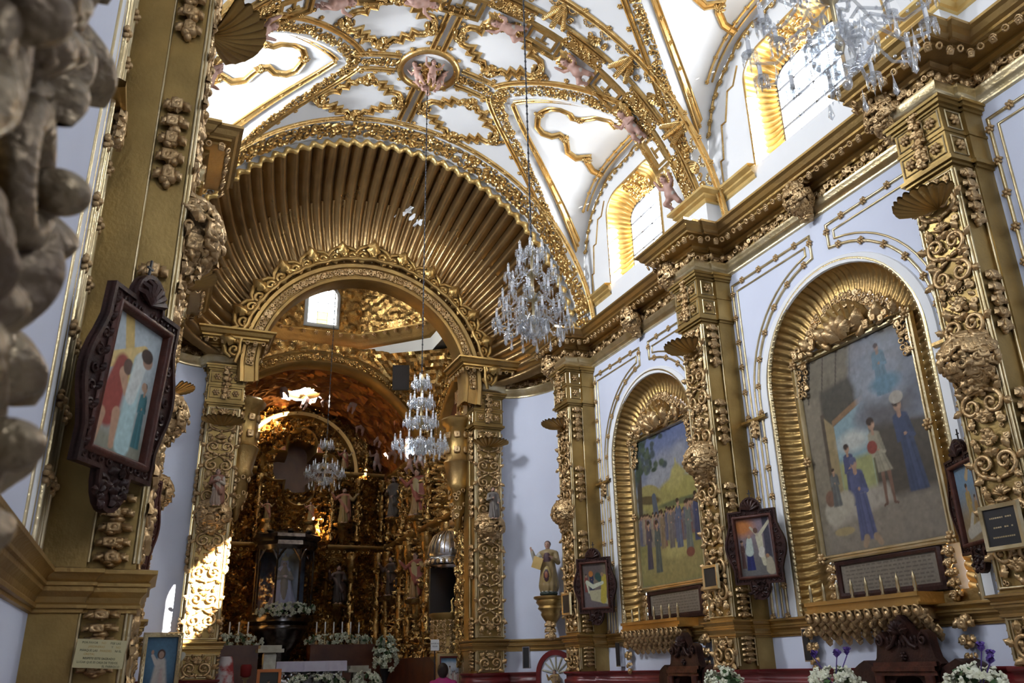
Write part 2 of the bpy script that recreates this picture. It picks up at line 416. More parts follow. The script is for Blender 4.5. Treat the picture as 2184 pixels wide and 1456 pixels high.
# ------------------------------------------------------------------ figures: one continuous surface from smooth-blended limbs
def surface_nets(Fv, lo, h):
    s = Fv < 0; nx, ny, nz = Fv.shape
    cs = np.zeros((nx-1, ny-1, nz-1), int); acc = np.zeros((nx-1, ny-1, nz-1, 3)); cnt = np.zeros((nx-1, ny-1, nz-1))
    corners = [(i, j, k) for i in (0, 1) for j in (0, 1) for k in (0, 1)]
    sl = lambda a, c: a[c[0]:nx-1+c[0], c[1]:ny-1+c[1], c[2]:nz-1+c[2]]
    for a in range(8):
        for b in range(a+1, 8):
            ca, cb = np.array(corners[a]), np.array(corners[b])
            if np.abs(ca-cb).sum() != 1: continue
            fa, fb = sl(Fv, ca), sl(Fv, cb); m = (fa < 0) != (fb < 0)
            t = np.where(m, fa/np.where(m, fa-fb, 1), 0)
            acc += np.where(m[..., None], ca+(cb-ca)*t[..., None], 0); cnt += m
    act = cnt > 0; idx = np.full(act.shape, -1); idx[act] = np.arange(act.sum())
    ii = np.argwhere(act); V = lo+h*(ii+acc[act]/cnt[act][:, None]); Fc = []
    for ax in range(3):
        o1, o2 = [(1, 2), (2, 0), (0, 1)][ax]
        A = np.take(s, range(0, s.shape[ax]-1), ax); B = np.take(s, range(1, s.shape[ax]), ax)
        for e in np.argwhere(A != B):
            if e[o1] < 1 or e[o2] < 1: continue
            q = []
            for d1, d2 in ((-1, -1), (0, -1), (0, 0), (-1, 0)):
                c = e.copy(); c[o1] += d1; c[o2] += d2
                if (c >= np.array(act.shape)).any(): q = None; break
                q.append(int(idx[tuple(c)]))
            if q is None or min(q) < 0: continue
            Fc.append(tuple(q) if A[tuple(e)] else tuple(q[::-1]))
    return V, Fc
def figure(prims, h=.018, name='figure', fold=None):
    # prims: ('c', a, b, ra, rb, colour, k) capsule   ('e', centre, radii, colour, k) ellipsoid
    pts = []
    for p in prims:
        if p[0] == 'c': pts += [np.array(p[1])-p[3], np.array(p[1])+p[3], np.array(p[2])-p[4], np.array(p[2])+p[4]]
        else: pts += [np.array(p[1])-np.array(p[2]), np.array(p[1])+np.array(p[2])]
    lo = np.min(pts, 0)-3*h; hi = np.max(pts, 0)+3*h; n = np.ceil((hi-lo)/h).astype(int)+1
    X = np.stack(np.meshgrid(*[lo[i]+h*np.arange(n[i]) for i in range(3)], indexing='ij'), -1)
    def dist(p, X):
        if p[0] == 'c':
            a, b = np.array(p[1], float), np.array(p[2], float); ba = b-a
            t = np.clip(((X-a)@ba)/max(ba@ba, 1e-9), 0, 1); return np.linalg.norm(X-a-t[..., None]*ba, axis=-1)-(p[3]+(p[4]-p[3])*t)
        r = np.array(p[2], float); q = (X-np.array(p[1]))/r; l = np.linalg.norm(q, axis=-1)
        return (l-1)*r.min()*np.where(l < 1, 1, 1) if r.max()/r.min() < 1.3 else l*(l-1)/np.maximum(np.linalg.norm(q/r, axis=-1), 1e-6)
    Fv = None
    for p in prims:
        d = dist(p, X); k = p[-1]
        if Fv is None: Fv = d
        else:
            hh = np.clip(.5+.5*(Fv-d)/k, 0, 1); Fv = Fv*(1-hh)+d*hh-k*hh*(1-hh)
    if fold is not None: Fv = Fv+fold(X)
    V, Fc = surface_nets(Fv, lo, h)
    D = np.stack([dist(p, V) for p in prims]); C = np.array([p[-2] for p in prims])[D.argmin(0)]
    mb = MB(); mb.add(V, Fc, C*.8); return mb
SK = (.58, .36, .27); HAIR = (.05, .028, .015); EYE = (.06, .03, .02); LIP = (.45, .14, .11)
def head_prims(c, r=.075, hair=HAIR, beard=False, f=(0, -1, 0), sk=SK, long=False, crown=False):
    c = np.array(c, float); f = np.array(f, float); f /= np.linalg.norm(f); s = np.cross(f, (0, 0, 1)); P = []
    P += [('e', c, (r*.80, r*.88, r*1.08), sk, r*.2), ('c', c+f*r*.82+np.array([0, 0, r*.05]), c+f*r*1.02-np.array([0, 0, r*.18]), r*.10, r*.17, sk, r*.12)]
    P += [('e', c+f*r*.45-np.array([0, 0, r*.72]), (r*.42, r*.42, r*.38), HAIR if beard else sk, r*.25)]
    P += [('e', c+f*r*.80-np.array([0, 0, r*.52]), (r*.26, r*.14, r*.07), LIP, r*.05)]
    for q in (1, -1):
        P += [('e', c+f*r*.76+s*q*r*.32+np.array([0, 0, r*.10]), (r*.13, r*.12, r*.09), EYE, r*.04), ('e', c+s*q*r*.84-np.array([0, 0, r*.1]), (r*.1, r*.16, r*.24), sk, r*.06)]
    if hair is not None:
        P += [('e', c-f*r*.22+np.array([0, 0, r*.28]), (r*.92, r*.95, r*.95), hair, r*.08)]
        if long:
            for q in (1, -1): P += [('c', c+s*q*r*.72-f*r*.25, c+s*q*r*.8-f*r*.25-np.array([0, 0, r*1.7]), r*.34, r*.26, hair, r*.15)]
    return P
def arm_prims(sh, el, ha, r, col, hand=SK, k=.02, fingers=True):
    sh, el, ha = (np.array(q, float) for q in (sh, el, ha)); d = (ha-el)/max(np.linalg.norm(ha-el), 1e-6)
    P = [('c', sh, el, r*1.15, r*.95, col, k), ('c', el, ha, r*1.0, r*.8, col, k), ('c', ha, ha+d*r*.9, r*.5, r*.55, hand, r*.3)]
    if fingers:
        s = np.cross(d, (0.3, .9, .2)); s /= np.linalg.norm(s); b = ha+d*r*1.3
        for i in range(4): P.append(('c', b+s*(i-1.5)*r*.34, b+s*(i-1.5)*r*.42+d*r*(1.25-.2*abs(i-1.4)), r*.17, r*.13, hand, r*.08))
        P.append(('c', ha+d*r*.5-s*r*.55, ha+d*r*1.35-s*r*1.05, r*.19, r*.15, hand, r*.1))
    return P
def saint(robe, mantle, tunic=None, beard=False, pose=0, hair=HAIR, base=(.30, .19, .06)):   # standing robed figure, 1 m tall, feet at z=0, facing -y
    P = [('c', (0, .0, .10), (0, 0, .46), .135, .095, robe, .05), ('c', (0, 0, .46), (0, .005, .76), .098, .098, tunic or robe, .05),
         ('e', (0, 0, .79), (.155, .085, .06), mantle, .04), ('c', (0, 0, .80), (0, -.01, .88), .035, .032, SK, .02)]
    P += head_prims((0, -.015, .925), .068, hair, beard, long=not beard and hair is not None)
    if pose == 0: ar = [((-.14, 0, .77), (-.19, -.05, .60), (-.09, -.15, .63)), ((.14, 0, .77), (.2, -.04, .60), (.13, -.15, .52))]
    elif pose == 1: ar = [((-.14, 0, .77), (-.23, -.05, .66), (-.27, -.13, .80)), ((.14, 0, .77), (.2, -.05, .60), (.10, -.15, .60))]
    elif pose == 2: ar = [((-.14, 0, .77), (-.25, -.03, .68), (-.34, -.1, .80)), ((.14, 0, .77), (.25, -.03, .68), (.34, -.1, .80))]
    else: ar = [((-.14, 0, .77), (-.17, -.05, .61), (-.02, -.15, .66)), ((.14, 0, .77), (.17, -.05, .61), (.02, -.15, .66))]
    for i, a in enumerate(ar): P += arm_prims(*a, .042, tunic or robe if i else mantle)
    P += [('c', (.10, .03, .78), (.13, .03, .16), .085, .095, mantle, .03), ('c', (-.12, -.03, .66), (.10, -.10, .34), .04, .05, mantle, .03)]
    for s in (-1, 1): P += [('e', (s*.06, -.13, .02), (.035, .075, .025), SK, .015)]
    P += [('e', (0, 0, .0), (.17, .16, .03), base, .01)]
    def fold(X):
        w = np.clip((.74-X[..., 2])/.5, 0, 1)*np.clip((X[..., 2]-.03)/.06, 0, 1); a = np.arctan2(X[..., 0], -X[..., 1])
        return -.012*w*np.sin(a*11+X[..., 2]*7)
    return figure(P, .0145, fold=fold)
def cherub(pose=0, hair=(.16, .08, .035)):     # naked winged child, about 1 unit tall, feet at z=0, facing -y
    sk = (.60, .36, .29); P = [('c', (0, 0, .42), (0, 0, .66), .135, .115, sk, .06), ('e', (0, -.05, .46), (.13, .11, .12), sk, .05), ('c', (0, 0, .70), (0, -.01, .78), .05, .05, sk, .03)]
    P += head_prims((0, -.02, .87), .115, hair, sk=sk)
    lg = [((-.08, 0, .38), (-.11, -.08, .20), (-.09, 0, .03)), ((.08, 0, .38), (.11, -.03, .2), (.12, .06, .03))]
    if pose == 1: lg = [((-.08, 0, .38), (-.14, -.17, .26), (-.12, -.02, .08)), ((.08, 0, .38), (.12, .04, .2), (.14, .14, .06))]
    for h_, kn, an in lg: P += [('c', h_, kn, .085, .062, sk, .04), ('c', kn, an, .064, .036, sk, .03), ('c', an, np.array(an)+(0, -.08, -.01), .034, .026, sk, .02)]
    ar = [((-.13, 0, .66), (-.27, -.04, .62), (-.30, -.12, .76)), ((.13, 0, .66), (.26, -.05, .58), (.20, -.2, .55))]
    if pose == 1: ar = [((-.13, 0, .66), (-.27, -.02, .74), (-.3, -.06, .95)), ((.13, 0, .66), (.28, -.04, .70), (.36, -.12, .86))]
    for a in ar: P += arm_prims(*a, .046, sk, sk, .03)
    P += [('c', (.12, -.03, .42), (-.12, -.07, .36), .05, .045, (.55, .50, .45), .03)]
    return figure(P, .024)
def wing_mb(s=1):
    mb = MB()
    for k in range(6):
        L = .5-.05*k; a = .5+.24*k
        M = Matrix.Translation((s*.05, .10, .70)) @ Matrix.Rotation(-s*a, 4, 'Y') @ Matrix.Rotation(PI/2, 4, 'X') @ Matrix.Diagonal((.35, L, .25, 1))
        mb.addM(LEAFV, M)
    return mb

# ------------------------------------------------------------------ paintings drawn into a vertex grid
class Canvas:
    def __init__(s, w, h, nx, ny, base, dim=.72):
        s.dim = dim; s.w, s.h, s.nx, s.ny = w, h, nx, ny
        s.u, s.v = np.meshgrid(np.linspace(0, 1, nx), np.linspace(0, 1, ny), indexing='ij'); s.asp = h/w
        s.c = np.ones((nx, ny, 3))*np.array(base, float); s.rng = np.random.default_rng(3)
    def mix(s, m, col): s.c = s.c*(1-m[..., None])+np.array(col, float)*m[..., None]; return s
    def grad(s, c0, c1, v0=0, v1=1): t = np.clip((s.v-v0)/(v1-v0), 0, 1); s.c = np.array(c0)*(1-t[..., None])+np.array(c1)*t[..., None]; return s
    def rect(s, u0, u1, v0, v1, col, e=.008, a=1.):
        m = np.clip((s.u-u0)/e+.5, 0, 1)*np.clip((u1-s.u)/e+.5, 0, 1)*np.clip((s.v-v0)/e+.5, 0, 1)*np.clip((v1-s.v)/e+.5, 0, 1); return s.mix(m*a, col)
    def ell(s, u, v, ru, rv, col, soft=.15, rot=0., a=1.):
        x = s.u-u; y = (s.v-v)*s.asp; X = x*cos(rot)+y*sin(rot); Y = -x*sin(rot)+y*cos(rot)
        d = np.sqrt((X/ru)**2+(Y/(rv*s.asp))**2); return s.mix(np.clip((1-d)/soft+.5, 0, 1)*a, col)
    def cap(s, p, q, r0, r1, col, soft=.25, a=1.):
        A = np.array([p[0], p[1]*s.asp]); B = np.array([q[0], q[1]*s.asp]); d = B-A; X = np.stack([s.u, s.v*s.asp], -1)
        t = np.clip(((X-A)@d)/max(d@d, 1e-9), 0, 1); D = np.linalg.norm(X-A-t[..., None]*d, axis=-1); r = r0+(r1-r0)*t
        return s.mix(np.clip((r-D)/(r0*soft+1e-4)+.5, 0, 1)*a, col)
    def poly(s, pts, col, e=.006, a=1.):
        m = np.ones_like(s.u); P = np.array(pts, float)
        for p, q in zip(P, np.roll(P, -1, 0)):
            n = np.array([-(q-p)[1], (q-p)[0]]); n /= np.linalg.norm(n); m = np.minimum(m, np.clip(((s.u-p[0])*n[0]+(s.v-p[1])*n[1])/e+.5, 0, 1))
        return s.mix(m*a, col)
    def person(s, u, v0, hgt, col, skin=(.42, .25, .16), hair=(.05, .03, .02), lean=0., wd=.14, legs=None):
        A = s.asp; H = hgt*A; w = wd*H*.62; col = np.array(col); X = lambda t: u+lean*t          # H: height in width units
        hem = v0+(hgt*.36 if legs is not None else hgt*.03)
        if legs is not None:
            for q in (-1, 1): s.cap((u+q*w*.45, v0+hgt*.4), (u+q*w*.6, v0+.02*hgt), w*.30, w*.2, legs); s.cap((u+q*w*.6, v0+.015*hgt), (u+q*w*1.0, v0), w*.16, w*.13, np.array(legs)*.7)
        s.poly([(u-w*1.12, hem), (u+w*1.12, hem), (X(.5)+w*.78, v0+hgt*.55), (X(.5)-w*.78, v0+hgt*.55)], col, .008)
        s.poly([(X(.5)-w*.78, v0+hgt*.55), (X(.5)+w*.78, v0+hgt*.55), (X(.9)+w*.86, v0+hgt*.78), (X(.9)-w*.86, v0+hgt*.78)], col, .008); s.ell(X(.92), v0+hgt*.785, w*.92, w*.42/A, col, .3)
        for k, t in ((-.55, .75), (.1, 1.3), (.62, .62), (-.15, .7), (.38, 1.2)): s.cap((u+k*w*1.1, hem+.01*hgt), (X(.7)+k*w*.6, v0+hgt*.62), w*.13, w*.07, np.clip(col*t, 0, 1), 1.0, .6)
        s.cap((X(.9)+w*.72, v0+hgt*.75), (X(.6)+w*.95, v0+hgt*.57), w*.26, w*.22, col*.8); s.cap((X(.6)+w*.95, v0+hgt*.57), (X(.6)+w*.1, v0+hgt*.60), w*.2, w*.16, col*1.15); s.ell(X(.6), v0+hgt*.605, w*.2, w*.17/A, skin)
        s.cap((X(.9)-w*.72, v0+hgt*.75), (X(.6)-w*.9, v0+hgt*.55), w*.24, w*.2, col*1.1); s.cap((X(1.), v0+hgt*.80), (X(1.), v0+hgt*.86), w*.24, w*.22, skin)
        r = H*.062; s.ell(X(1.05), v0+hgt*.905, r*.82, r*1.05/A, skin, .2); s.ell(X(1.05)-r*.15, v0+hgt*.94, r*.9, r*.75/A, hair, .25); s.ell(X(1.05)+r*.3, v0+hgt*.895, r*.3, r*.45/A, np.array(skin)*1.25, .8, 0, .6); return s
    def noise(s, amp=.06, cell=5):
        k = s.rng.normal(0, 1, (s.nx//cell+2, s.ny//cell+2)); i = np.arange(s.nx)/cell; j = np.arange(s.ny)/cell
        a = i.astype(int)[:, None]; b = j.astype(int)[None, :]; fu = (i-i.astype(int))[:, None]; fv = (j-j.astype(int))[None, :]
        m = k[a, b]*(1-fu)*(1-fv)+k[a+1, b]*fu*(1-fv)+k[a, b+1]*(1-fu)*fv+k[a+1, b+1]*fu*fv
        s.c = np.clip(s.c*(1+amp*m[..., None]), 0, 1); return s
    def mesh(s, M):          # local x right, y up, z out; lower left corner at the origin, then matrix M
        s.c = np.clip(s.c*s.dim, 0, 1); V = np.stack([s.u*s.w, s.v*s.h, 0*s.u], -1).reshape(-1, 3); A = np.array(M); V = V@A[:3, :3].T+A[:3, 3]
        mb = MB(); nx, ny = s.nx, s.ny
        mb.add(V, [(i*ny+j, (i+1)*ny+j, (i+1)*ny+j+1, i*ny+j+1) for i in range(nx-1) for j in range(ny-1)], s.c.reshape(-1, 3)); return mb
# ------------------------------------------------------------------ the nave: key dimensions (metres)
XC, ZC, RV = 3.25, 7.03, 3.75            # barrel vault axis and radius
XR, XL = 7.0, -.5                        # side walls
P_Y = (13.12, 9.02, 4.92)                # pilasters, from the shell towards the camera
BAYS = (11.05, 6.95, 2.85)
def mx(x):                               # right-wall plan point -> left wall
    t = min(1., max(0., XR-x)); return XL+(XR-x)*(.87+.17*t*t)
def barrelS(a, b, h):
    p = a/RV; return (XC+(RV-h)*sin(p), b, ZC+(RV-h)*cos(p))
def zwall(dy): return 8.45+1.6*math.sqrt(max(0, 1-(abs(dy)/1.88)**3))
def xgroin(dy): return 1.33+2.12*(min(abs(dy), 1.88)/1.88)**1.25
def lunS(side, yb):
    def base(x, dy):
        xg = xgroin(dy); zg = ZC+math.sqrt(RV*RV-xg*xg); t = min(1, max(0, (x-xg)/max(RV-xg, 1e-3)))
        return np.array([XC+side*x, yb+dy, zg+(zwall(dy)-zg)*t])
    def S(x, dy, h):
        p = base(x, dy)
        if h == 0: return p
        e = .02; xx = min(x, RV-e); a = base(xx+e, dy)-base(xx, dy); dd = min(max(dy, -1.8), 1.8); b = base(x, dd+e)-base(x, dd)
        n = np.cross(a, b); n /= max(np.linalg.norm(n), 1e-9)
        if n[2] > 0: n = -n
        return p+n*h
    return S
def wallS(side, yb):
    X = XR if side > 0 else XL
    return lambda b, z, h: (X-side*h, yb+b, z)
def groin(side, q, n=22):                # barrel coordinates (a, dy) of the groin, q = direction along the nave
    return [(side*RV*math.asin(xgroin(1.88*i/n)/RV), q*1.88*i/n) for i in range(n+1)]

# --- floor
mb = MB(); mb.box(-3, 10, -7.2, 25, -.2, 0); struct(mb.build('floor', STONE, smooth=False))
# --- vault shell
mb = MB(); Y_END = 13.28
def strip(y0f, y1f, a0, a1, n=24, m=6):
    G = []
    for i in range(n+1):
        a = a0+(a1-a0)*i/n; G.append([barrelS(a, y0f(a)+(y1f(a)-y0f(a))*j/m, 0) for j in range(m+1)])
    mb.grid(G)
A90, AF, AG = RV*PI/2, RV*math.asin(1.33/RV), RV*math.asin(3.45/RV)
ALLB = BAYS+(-1.25,)
strip(lambda a: -3.3, lambda a: Y_END, -AF, AF, 16, 40)
dyg = lambda a: 1.88*((RV*sin(abs(a)/RV)-1.33)/2.12)**.8 if RV*sin(abs(a)/RV) > 1.33 else 0.
for s in (1, -1):
    for yb in ALLB:
        hi = Y_END if yb > 11 else yb+2.05
        for q in (1, -1):
            lim = (hi if q > 0 else yb-2.05)
            strip(lambda a: yb+q*dyg(a), lambda a: lim, s*AF, s*AG, 24, 5)
            strip(lambda a: yb+q*1.88, lambda a: lim, s*AG, s*A90, 8, 2)
            c = wallS(s, yb); X = XR if s > 0 else XL
            P = [barrelS(s*(AG+(A90-AG)*i/8), yb+q*1.88, 0) for i in range(9)]
            mb.grid([P, [(X, yb+q*1.88, p[2]) for p in P]])
        L = lunS(s, yb)
        mb.grid([[L(xgroin(dy)+(RV-xgroin(dy))*j/6, dy, 0) for j in range(7)] for dy in [1.88*sin(PI/2*(i/24)) for i in range(-24, 25)]])
struct(mb.build('ceiling', WHITE, auto=25))
# --- side walls
def win_outline(hw, z0, z1, r, n=8):
    return [(-hw, z0), (hw, z0)]+[(hw-r+r*cos(t), z1-r*.8+r*.8*sin(t)) for t in (PI/2*i/n for i in range(n+1))]+[(-hw+r-r*sin(t), z1-r*.8+r*.8*cos(t)) for t in (PI/2*i/n for i in range(n+1))]
def niche_outline(hw, z0, zc, n=28): return [(-hw, z0), (hw, z0)]+[(hw*cos(PI*i/n), zc+hw*sin(PI*i/n)) for i in range(n+1)]
WIN_O = win_outline(.88, 7.86, 9.58, .42); WIN_I = win_outline(.66, 8.08, 9.34, .30)
NI_O = niche_outline(1.225, 1.97, 4.66); NI_I = niche_outline(.90, 2.10, 4.60)
def side_wall(side):
    mb = MB(); up = MB()
    for k, yb in enumerate(ALLB):
        S = wallS(side, yb); arch = [(1.88*cos(PI*i/40), zwall(1.88*cos(PI*i/40))) for i in range(41)]
        up.add([S(*p, 0) for p in [(-1.88, 7.03), (1.88, 7.03)]+arch], [tuple(range(43))]) if side > 0 and k > 1 else plate(up, [(-1.88, 7.03), (1.88, 7.03)]+arch, WIN_O, S)
        hi = 2.42 if k == 0 else 2.05
        if k < 2 and side > 0: plate(mb, [(-2.05, 1.43), (hi, 1.43), (hi, 7.04), (-2.05, 7.04)], NI_O, S)
        else: mb.grid([[S(-2.05, z, 0), S(hi, z, 0)] for z in (1.43, 7.04)])
        mb.grid([[S(-2.05, z, 0), S(hi, z, 0)] for z in (0, 1.43)])
    nm = 'wall_right' if side > 0 else 'wall_left'
    w = struct(mb.build(nm, WALL, smooth=False)); struct(up.build(nm+'_upper', WHITE, smooth=False))
side_wall(1); side_wall(-1)
# --- curved walls of the exedra, either side of the chancel arch
EXA = [(6.02+.96*cos(t), 13.50+1.55*sin(t)) for t in (PI/2*i/18 for i in range(19))]
for nm, f in (('wall_exedra_right', lambda x: x), ('wall_exedra_left', mx)):
    mb = MB(); pts = [(XR-.02, 13.3)]+EXA
    mb.grid([[(f(x), y, z) for x, y in pts] for z in (0, 1.43, 7.15)]); struct(mb.build(nm, WALL))
# --- rear wall (behind the camera)
mb = MB(); rearS = lambda a, b, h: (a, -3.3, b)
mb.grid([[rearS(a, b, 0) for a in (-.5, 7)] for b in (0, 10.8)])
struct(mb.build('wall_rear', WHITE, smooth=False))
# --- red dado
def plan_right(breaks=True, jamb=True):
    pts = [(XR, -3.3)]
    for yc in P_Y[::-1]:
        pts += [(XR, yc-.29), (6.76, yc-.29), (6.76, yc-.245), (6.51, yc-.245), (6.51, yc+.245), (6.76, yc+.245), (6.76, yc+.29)]
        pts += [(XR-.02 if yc > 13 else XR, yc+.29)]
    pts += EXA[1:-1]+[(6.02, 14.84), (5.42, 14.84)]
    if jamb: pts += [(5.42, 15.45)]
    return pts
PLAN_R = plan_right(); PLAN_L = [(mx(x), y) for x, y in PLAN_R]
def plan_sweep(mb, plan, prof, side):
    rows = []
    for o, z in prof:
        Q = off2d(plan, o*side); rows.append([(p[0], p[1], z) for p in Q])
    mb.grid(np.array(rows).transpose(1, 0, 2))
DADO = [(.015, 0), (.015, 1.22), (.045, 1.25), (.045, 1.31), (.02, 1.33), (.02, 1.38), (.05, 1.40), (.05, 1.43), (0, 1.43)]
RAIL = [(0, 1.78), (.015, 1.785), (.015, 1.80), (.03, 1.805), (.03, 1.82), (.02, 1.83), (.026, 1.855), (.05, 1.88), (.05, 1.90), (.062, 1.905), (.062, 1.92), (.052, 1.927), (.068, 1.95), (.088, 1.962), (.088, 1.98), (.03, 1.99), (0, 1.99)]
ARCHI = [(0, 6.55), (.03, 6.56), (.03, 6.60), (.055, 6.62), (.055, 6.66), (.08, 6.69), (.08, 6.73), (.03, 6.74)]
FRZ = [(.03, 6.74), (.03, 6.87), (.06, 6.88), (.06, 6.91), (.10, 6.93), (.10, 6.95), (.26, 6.96), (.26, 6.99), (.31, 7.00), (.31, 7.03), (.35, 7.05), (.38, 7.10), (.42, 7.12), (.42, 7.15), (0, 7.17)]
for side, plan, w in ((1, PLAN_R, 'right'), (-1, PLAN_L, 'left')):
    mb = MB(); plan_sweep(mb, plan, DADO, side); struct(mb.build('baseboard_'+w, RED, smooth=False))
    mb = MB(); plan_sweep(mb, plan, RAIL, side); struct(mb.build('trim_%d' % (1 if side > 0 else 2), GOLD, auto=30))
    co = MB(); plan_sweep(co, plan, FRZ, side); c = struct(co.build('trim_%d' % (3 if side > 0 else 4), GOLD, auto=30))
    a = MB(); plan_sweep(a, plan, ARCHI, side); a.build('architrave_moulding', GOLDL, c)
    fl = MB(); rnd = random.Random(5); n_skip = 0
    Q = along(off2d(plan, .275*side), .135); T = np.gradient(Q, axis=0)
    for i, (p, t) in enumerate(zip(Q, T)):
        if p[1] < 2.0: continue
        nn = np.array([-t[1]*side, t[0]*side, 0]); nn /= np.linalg.norm(nn)+1e-9
        fl.addM(RINGF, frame((p[0], p[1], 6.945), nn+np.array([0, 0, -.5]), (0, 0, 1), .043))
        if i % 2: fl.addM(FLORET, frame((p[0]+nn[0]*.01, p[1]+nn[1]*.01, 6.915), nn+np.array([0, 0, -.8]), (0, 0, 1), .04))
    fl.build('floret_row', GOLDC, c)
    fz = MB(); Q = along(off2d(plan, .035*side), .062); T = np.gradient(Q, axis=0)
    for i, (p, t) in enumerate(zip(Q, T)):
        if p[1] < 2.0: continue
        nn = np.array([-t[1]*side, t[0]*side, 0]); nn /= np.linalg.norm(nn)+1e-9
        z = 6.80+.035*sin(i*1.3)
        if i % 3 == 0: fz.addM(LEAFV, frame((p[0], p[1], z-.05), nn, (0, 0, 1), .11))
        fz.addM(RINGF if i % 2 else FLORET, frame((p[0]+nn[0]*.012, p[1]+nn[1]*.012, z), nn+np.array([rnd.uniform(-.3, .3) for _ in 'xyz']), (0, 0, 1), rnd.uniform(.035, .05)))
    fz.build('frieze_flowers', GOLDC, c)
    # upper string course, broken by the windows, breaking out over the pilasters
    st = MB(); SP = [(0, 7.68), (.03, 7.69), (.03, 7.74), (.07, 7.77), (.07, 7.80), (.13, 7.84), (.13, 7.88), (0, 7.90)]
    for seg in ([(XR, 7.86), (XR, 8.68), (6.74, 8.68), (6.74, 9.36), (XR, 9.36), (XR, 10.14)], [(XR, 11.95), (XR, 13.3)], [(XR, 3.76), (XR, 4.58), (6.74, 4.58), (6.74, 5.26), (XR, 5.26), (XR, 6.05)]):
        plan_sweep(st, [(x if side > 0 else mx(x), y) for x, y in seg], SP, side)
    struct(st.build('trim_%d' % (5 if side > 0 else 6), GOLDY, auto=50))
    pr = MB()
    for yc in P_Y[1:]:
        x0, x1 = sorted((XR if side > 0 else XL, 6.74 if side > 0 else mx(6.74))); pr.box(x0, x1, yc-.34, yc+.34, 7.15, 7.72)
    struct(pr.build('trim_%d' % (7 if side > 0 else 8), WHITE, smooth=False))
# --- clerestory windows: fluted gilded reveals, glass, glazing bars
def fluted(mb, outer, inner, S, d_in, nfl, bulge=.06, amp=.018, skip_first=True, nv=6):
    O = along(outer, .0001+1e9) if False else np.asarray(outer, float); I = np.asarray(inner, float)
    L = np.concatenate([[0], np.cumsum(np.linalg.norm(np.diff(O, axis=0), axis=1))]); m = nfl*5
    s = np.linspace(0, L[-1], m+1); o = np.stack([np.interp(s, L, O[:, i]) for i in (0, 1)], 1); q = np.stack([np.interp(s, L, I[:, i]) for i in (0, 1)], 1)
    G = []
    for k in range(m+1):
        rd = abs(sin(PI*k/5.0)); row = []
        for j in range(nv+1):
            t = j/nv; e = o[k]+(q[k]-o[k])*t; dep = -d_in*t**.75-bulge*sin(PI*t)+amp*(rd-.5)*min(1, 6*t, 6*(1-t)+.3)
            cc = (o[k]-q[k]); cc = cc/(np.linalg.norm(cc)+1e-9); e = e+cc*bulge*.9*sin(PI*t)-cc*amp*(rd-.5)*.8
            row.append(S(e[0], e[1], dep))
        G.append(row)
    mb.grid(G)
def roll(l): return l[1:]+[l[0]]        # start at the right-hand foot, so the sill edge is left out
for side in (1, -1):
    for k, yb in enumerate(ALLB[:2] if side > 0 else ALLB):
        S = wallS(side, yb); w = MB()
        fluted(w, roll(WIN_O), roll(WIN_I), S, .36, 46, .06, .032)
        w.addM((np.array([S(*p, h) for p, h in ((WIN_O[0], 0), (WIN_O[1], 0), (WIN_I[1], -.36), (WIN_I[0], -.36))]), [(0, 1, 2, 3)]))
        o = struct(w.build('window_%d' % (k+1 if side > 0 else k+4), GOLDY, auto=80))
        e = MB(); sweep2(e, roll(WIN_O), [(-.02, 0), (-.02, .02), (.02, .02), (.02, 0)], S, step=.3); e.build('edge_bead', GOLDV, o)
        g = MB(); g.add([S(*p, -.38) for p in WIN_I], [tuple(range(len(WIN_I)))]); g.build('glass_pane', PANE, o, smooth=False)
        b = MB(); FR = [(-.03, 0), (-.03, .03), (.03, .03), (.03, 0)]
        sweep2(b, WIN_I, [(d, h-.39) for d, h in FR], S, closed=True, step=.3)
        for i in range(1, 4): x = -.66+1.32*i/4; b.box(*sorted((S(0, 0, -.37)[0], S(0, 0, -.40)[0])), yb+x-.006, yb+x+.006, 8.08, 9.34)
        for i in range(1, 4): z = 8.08+1.26*i/4; b.box(*sorted((S(0, 0, -.37)[0], S(0, 0, -.40)[0])), yb-.66, yb+.66, z-.006, z+.006)
        b.build('glazing_bars', IRON, o, smooth=False)
        if k < 2 and side > 0:
            c = MB()
            for i in range(46):
                p = (random.Random(i).uniform(-.27, .27), random.Random(i+99).uniform(0, 1)); z = 9.55-.2*p[1]; hh = -.36*p[1]*.9
                c.addM(RINGF if i % 2 else FLORET, frame(S(p[0], z-.03, hh+.0), (-side*.5, 0, -1), (0, 1, 0), .055))
            c.build('keystone_flowers', GOLDV, o)
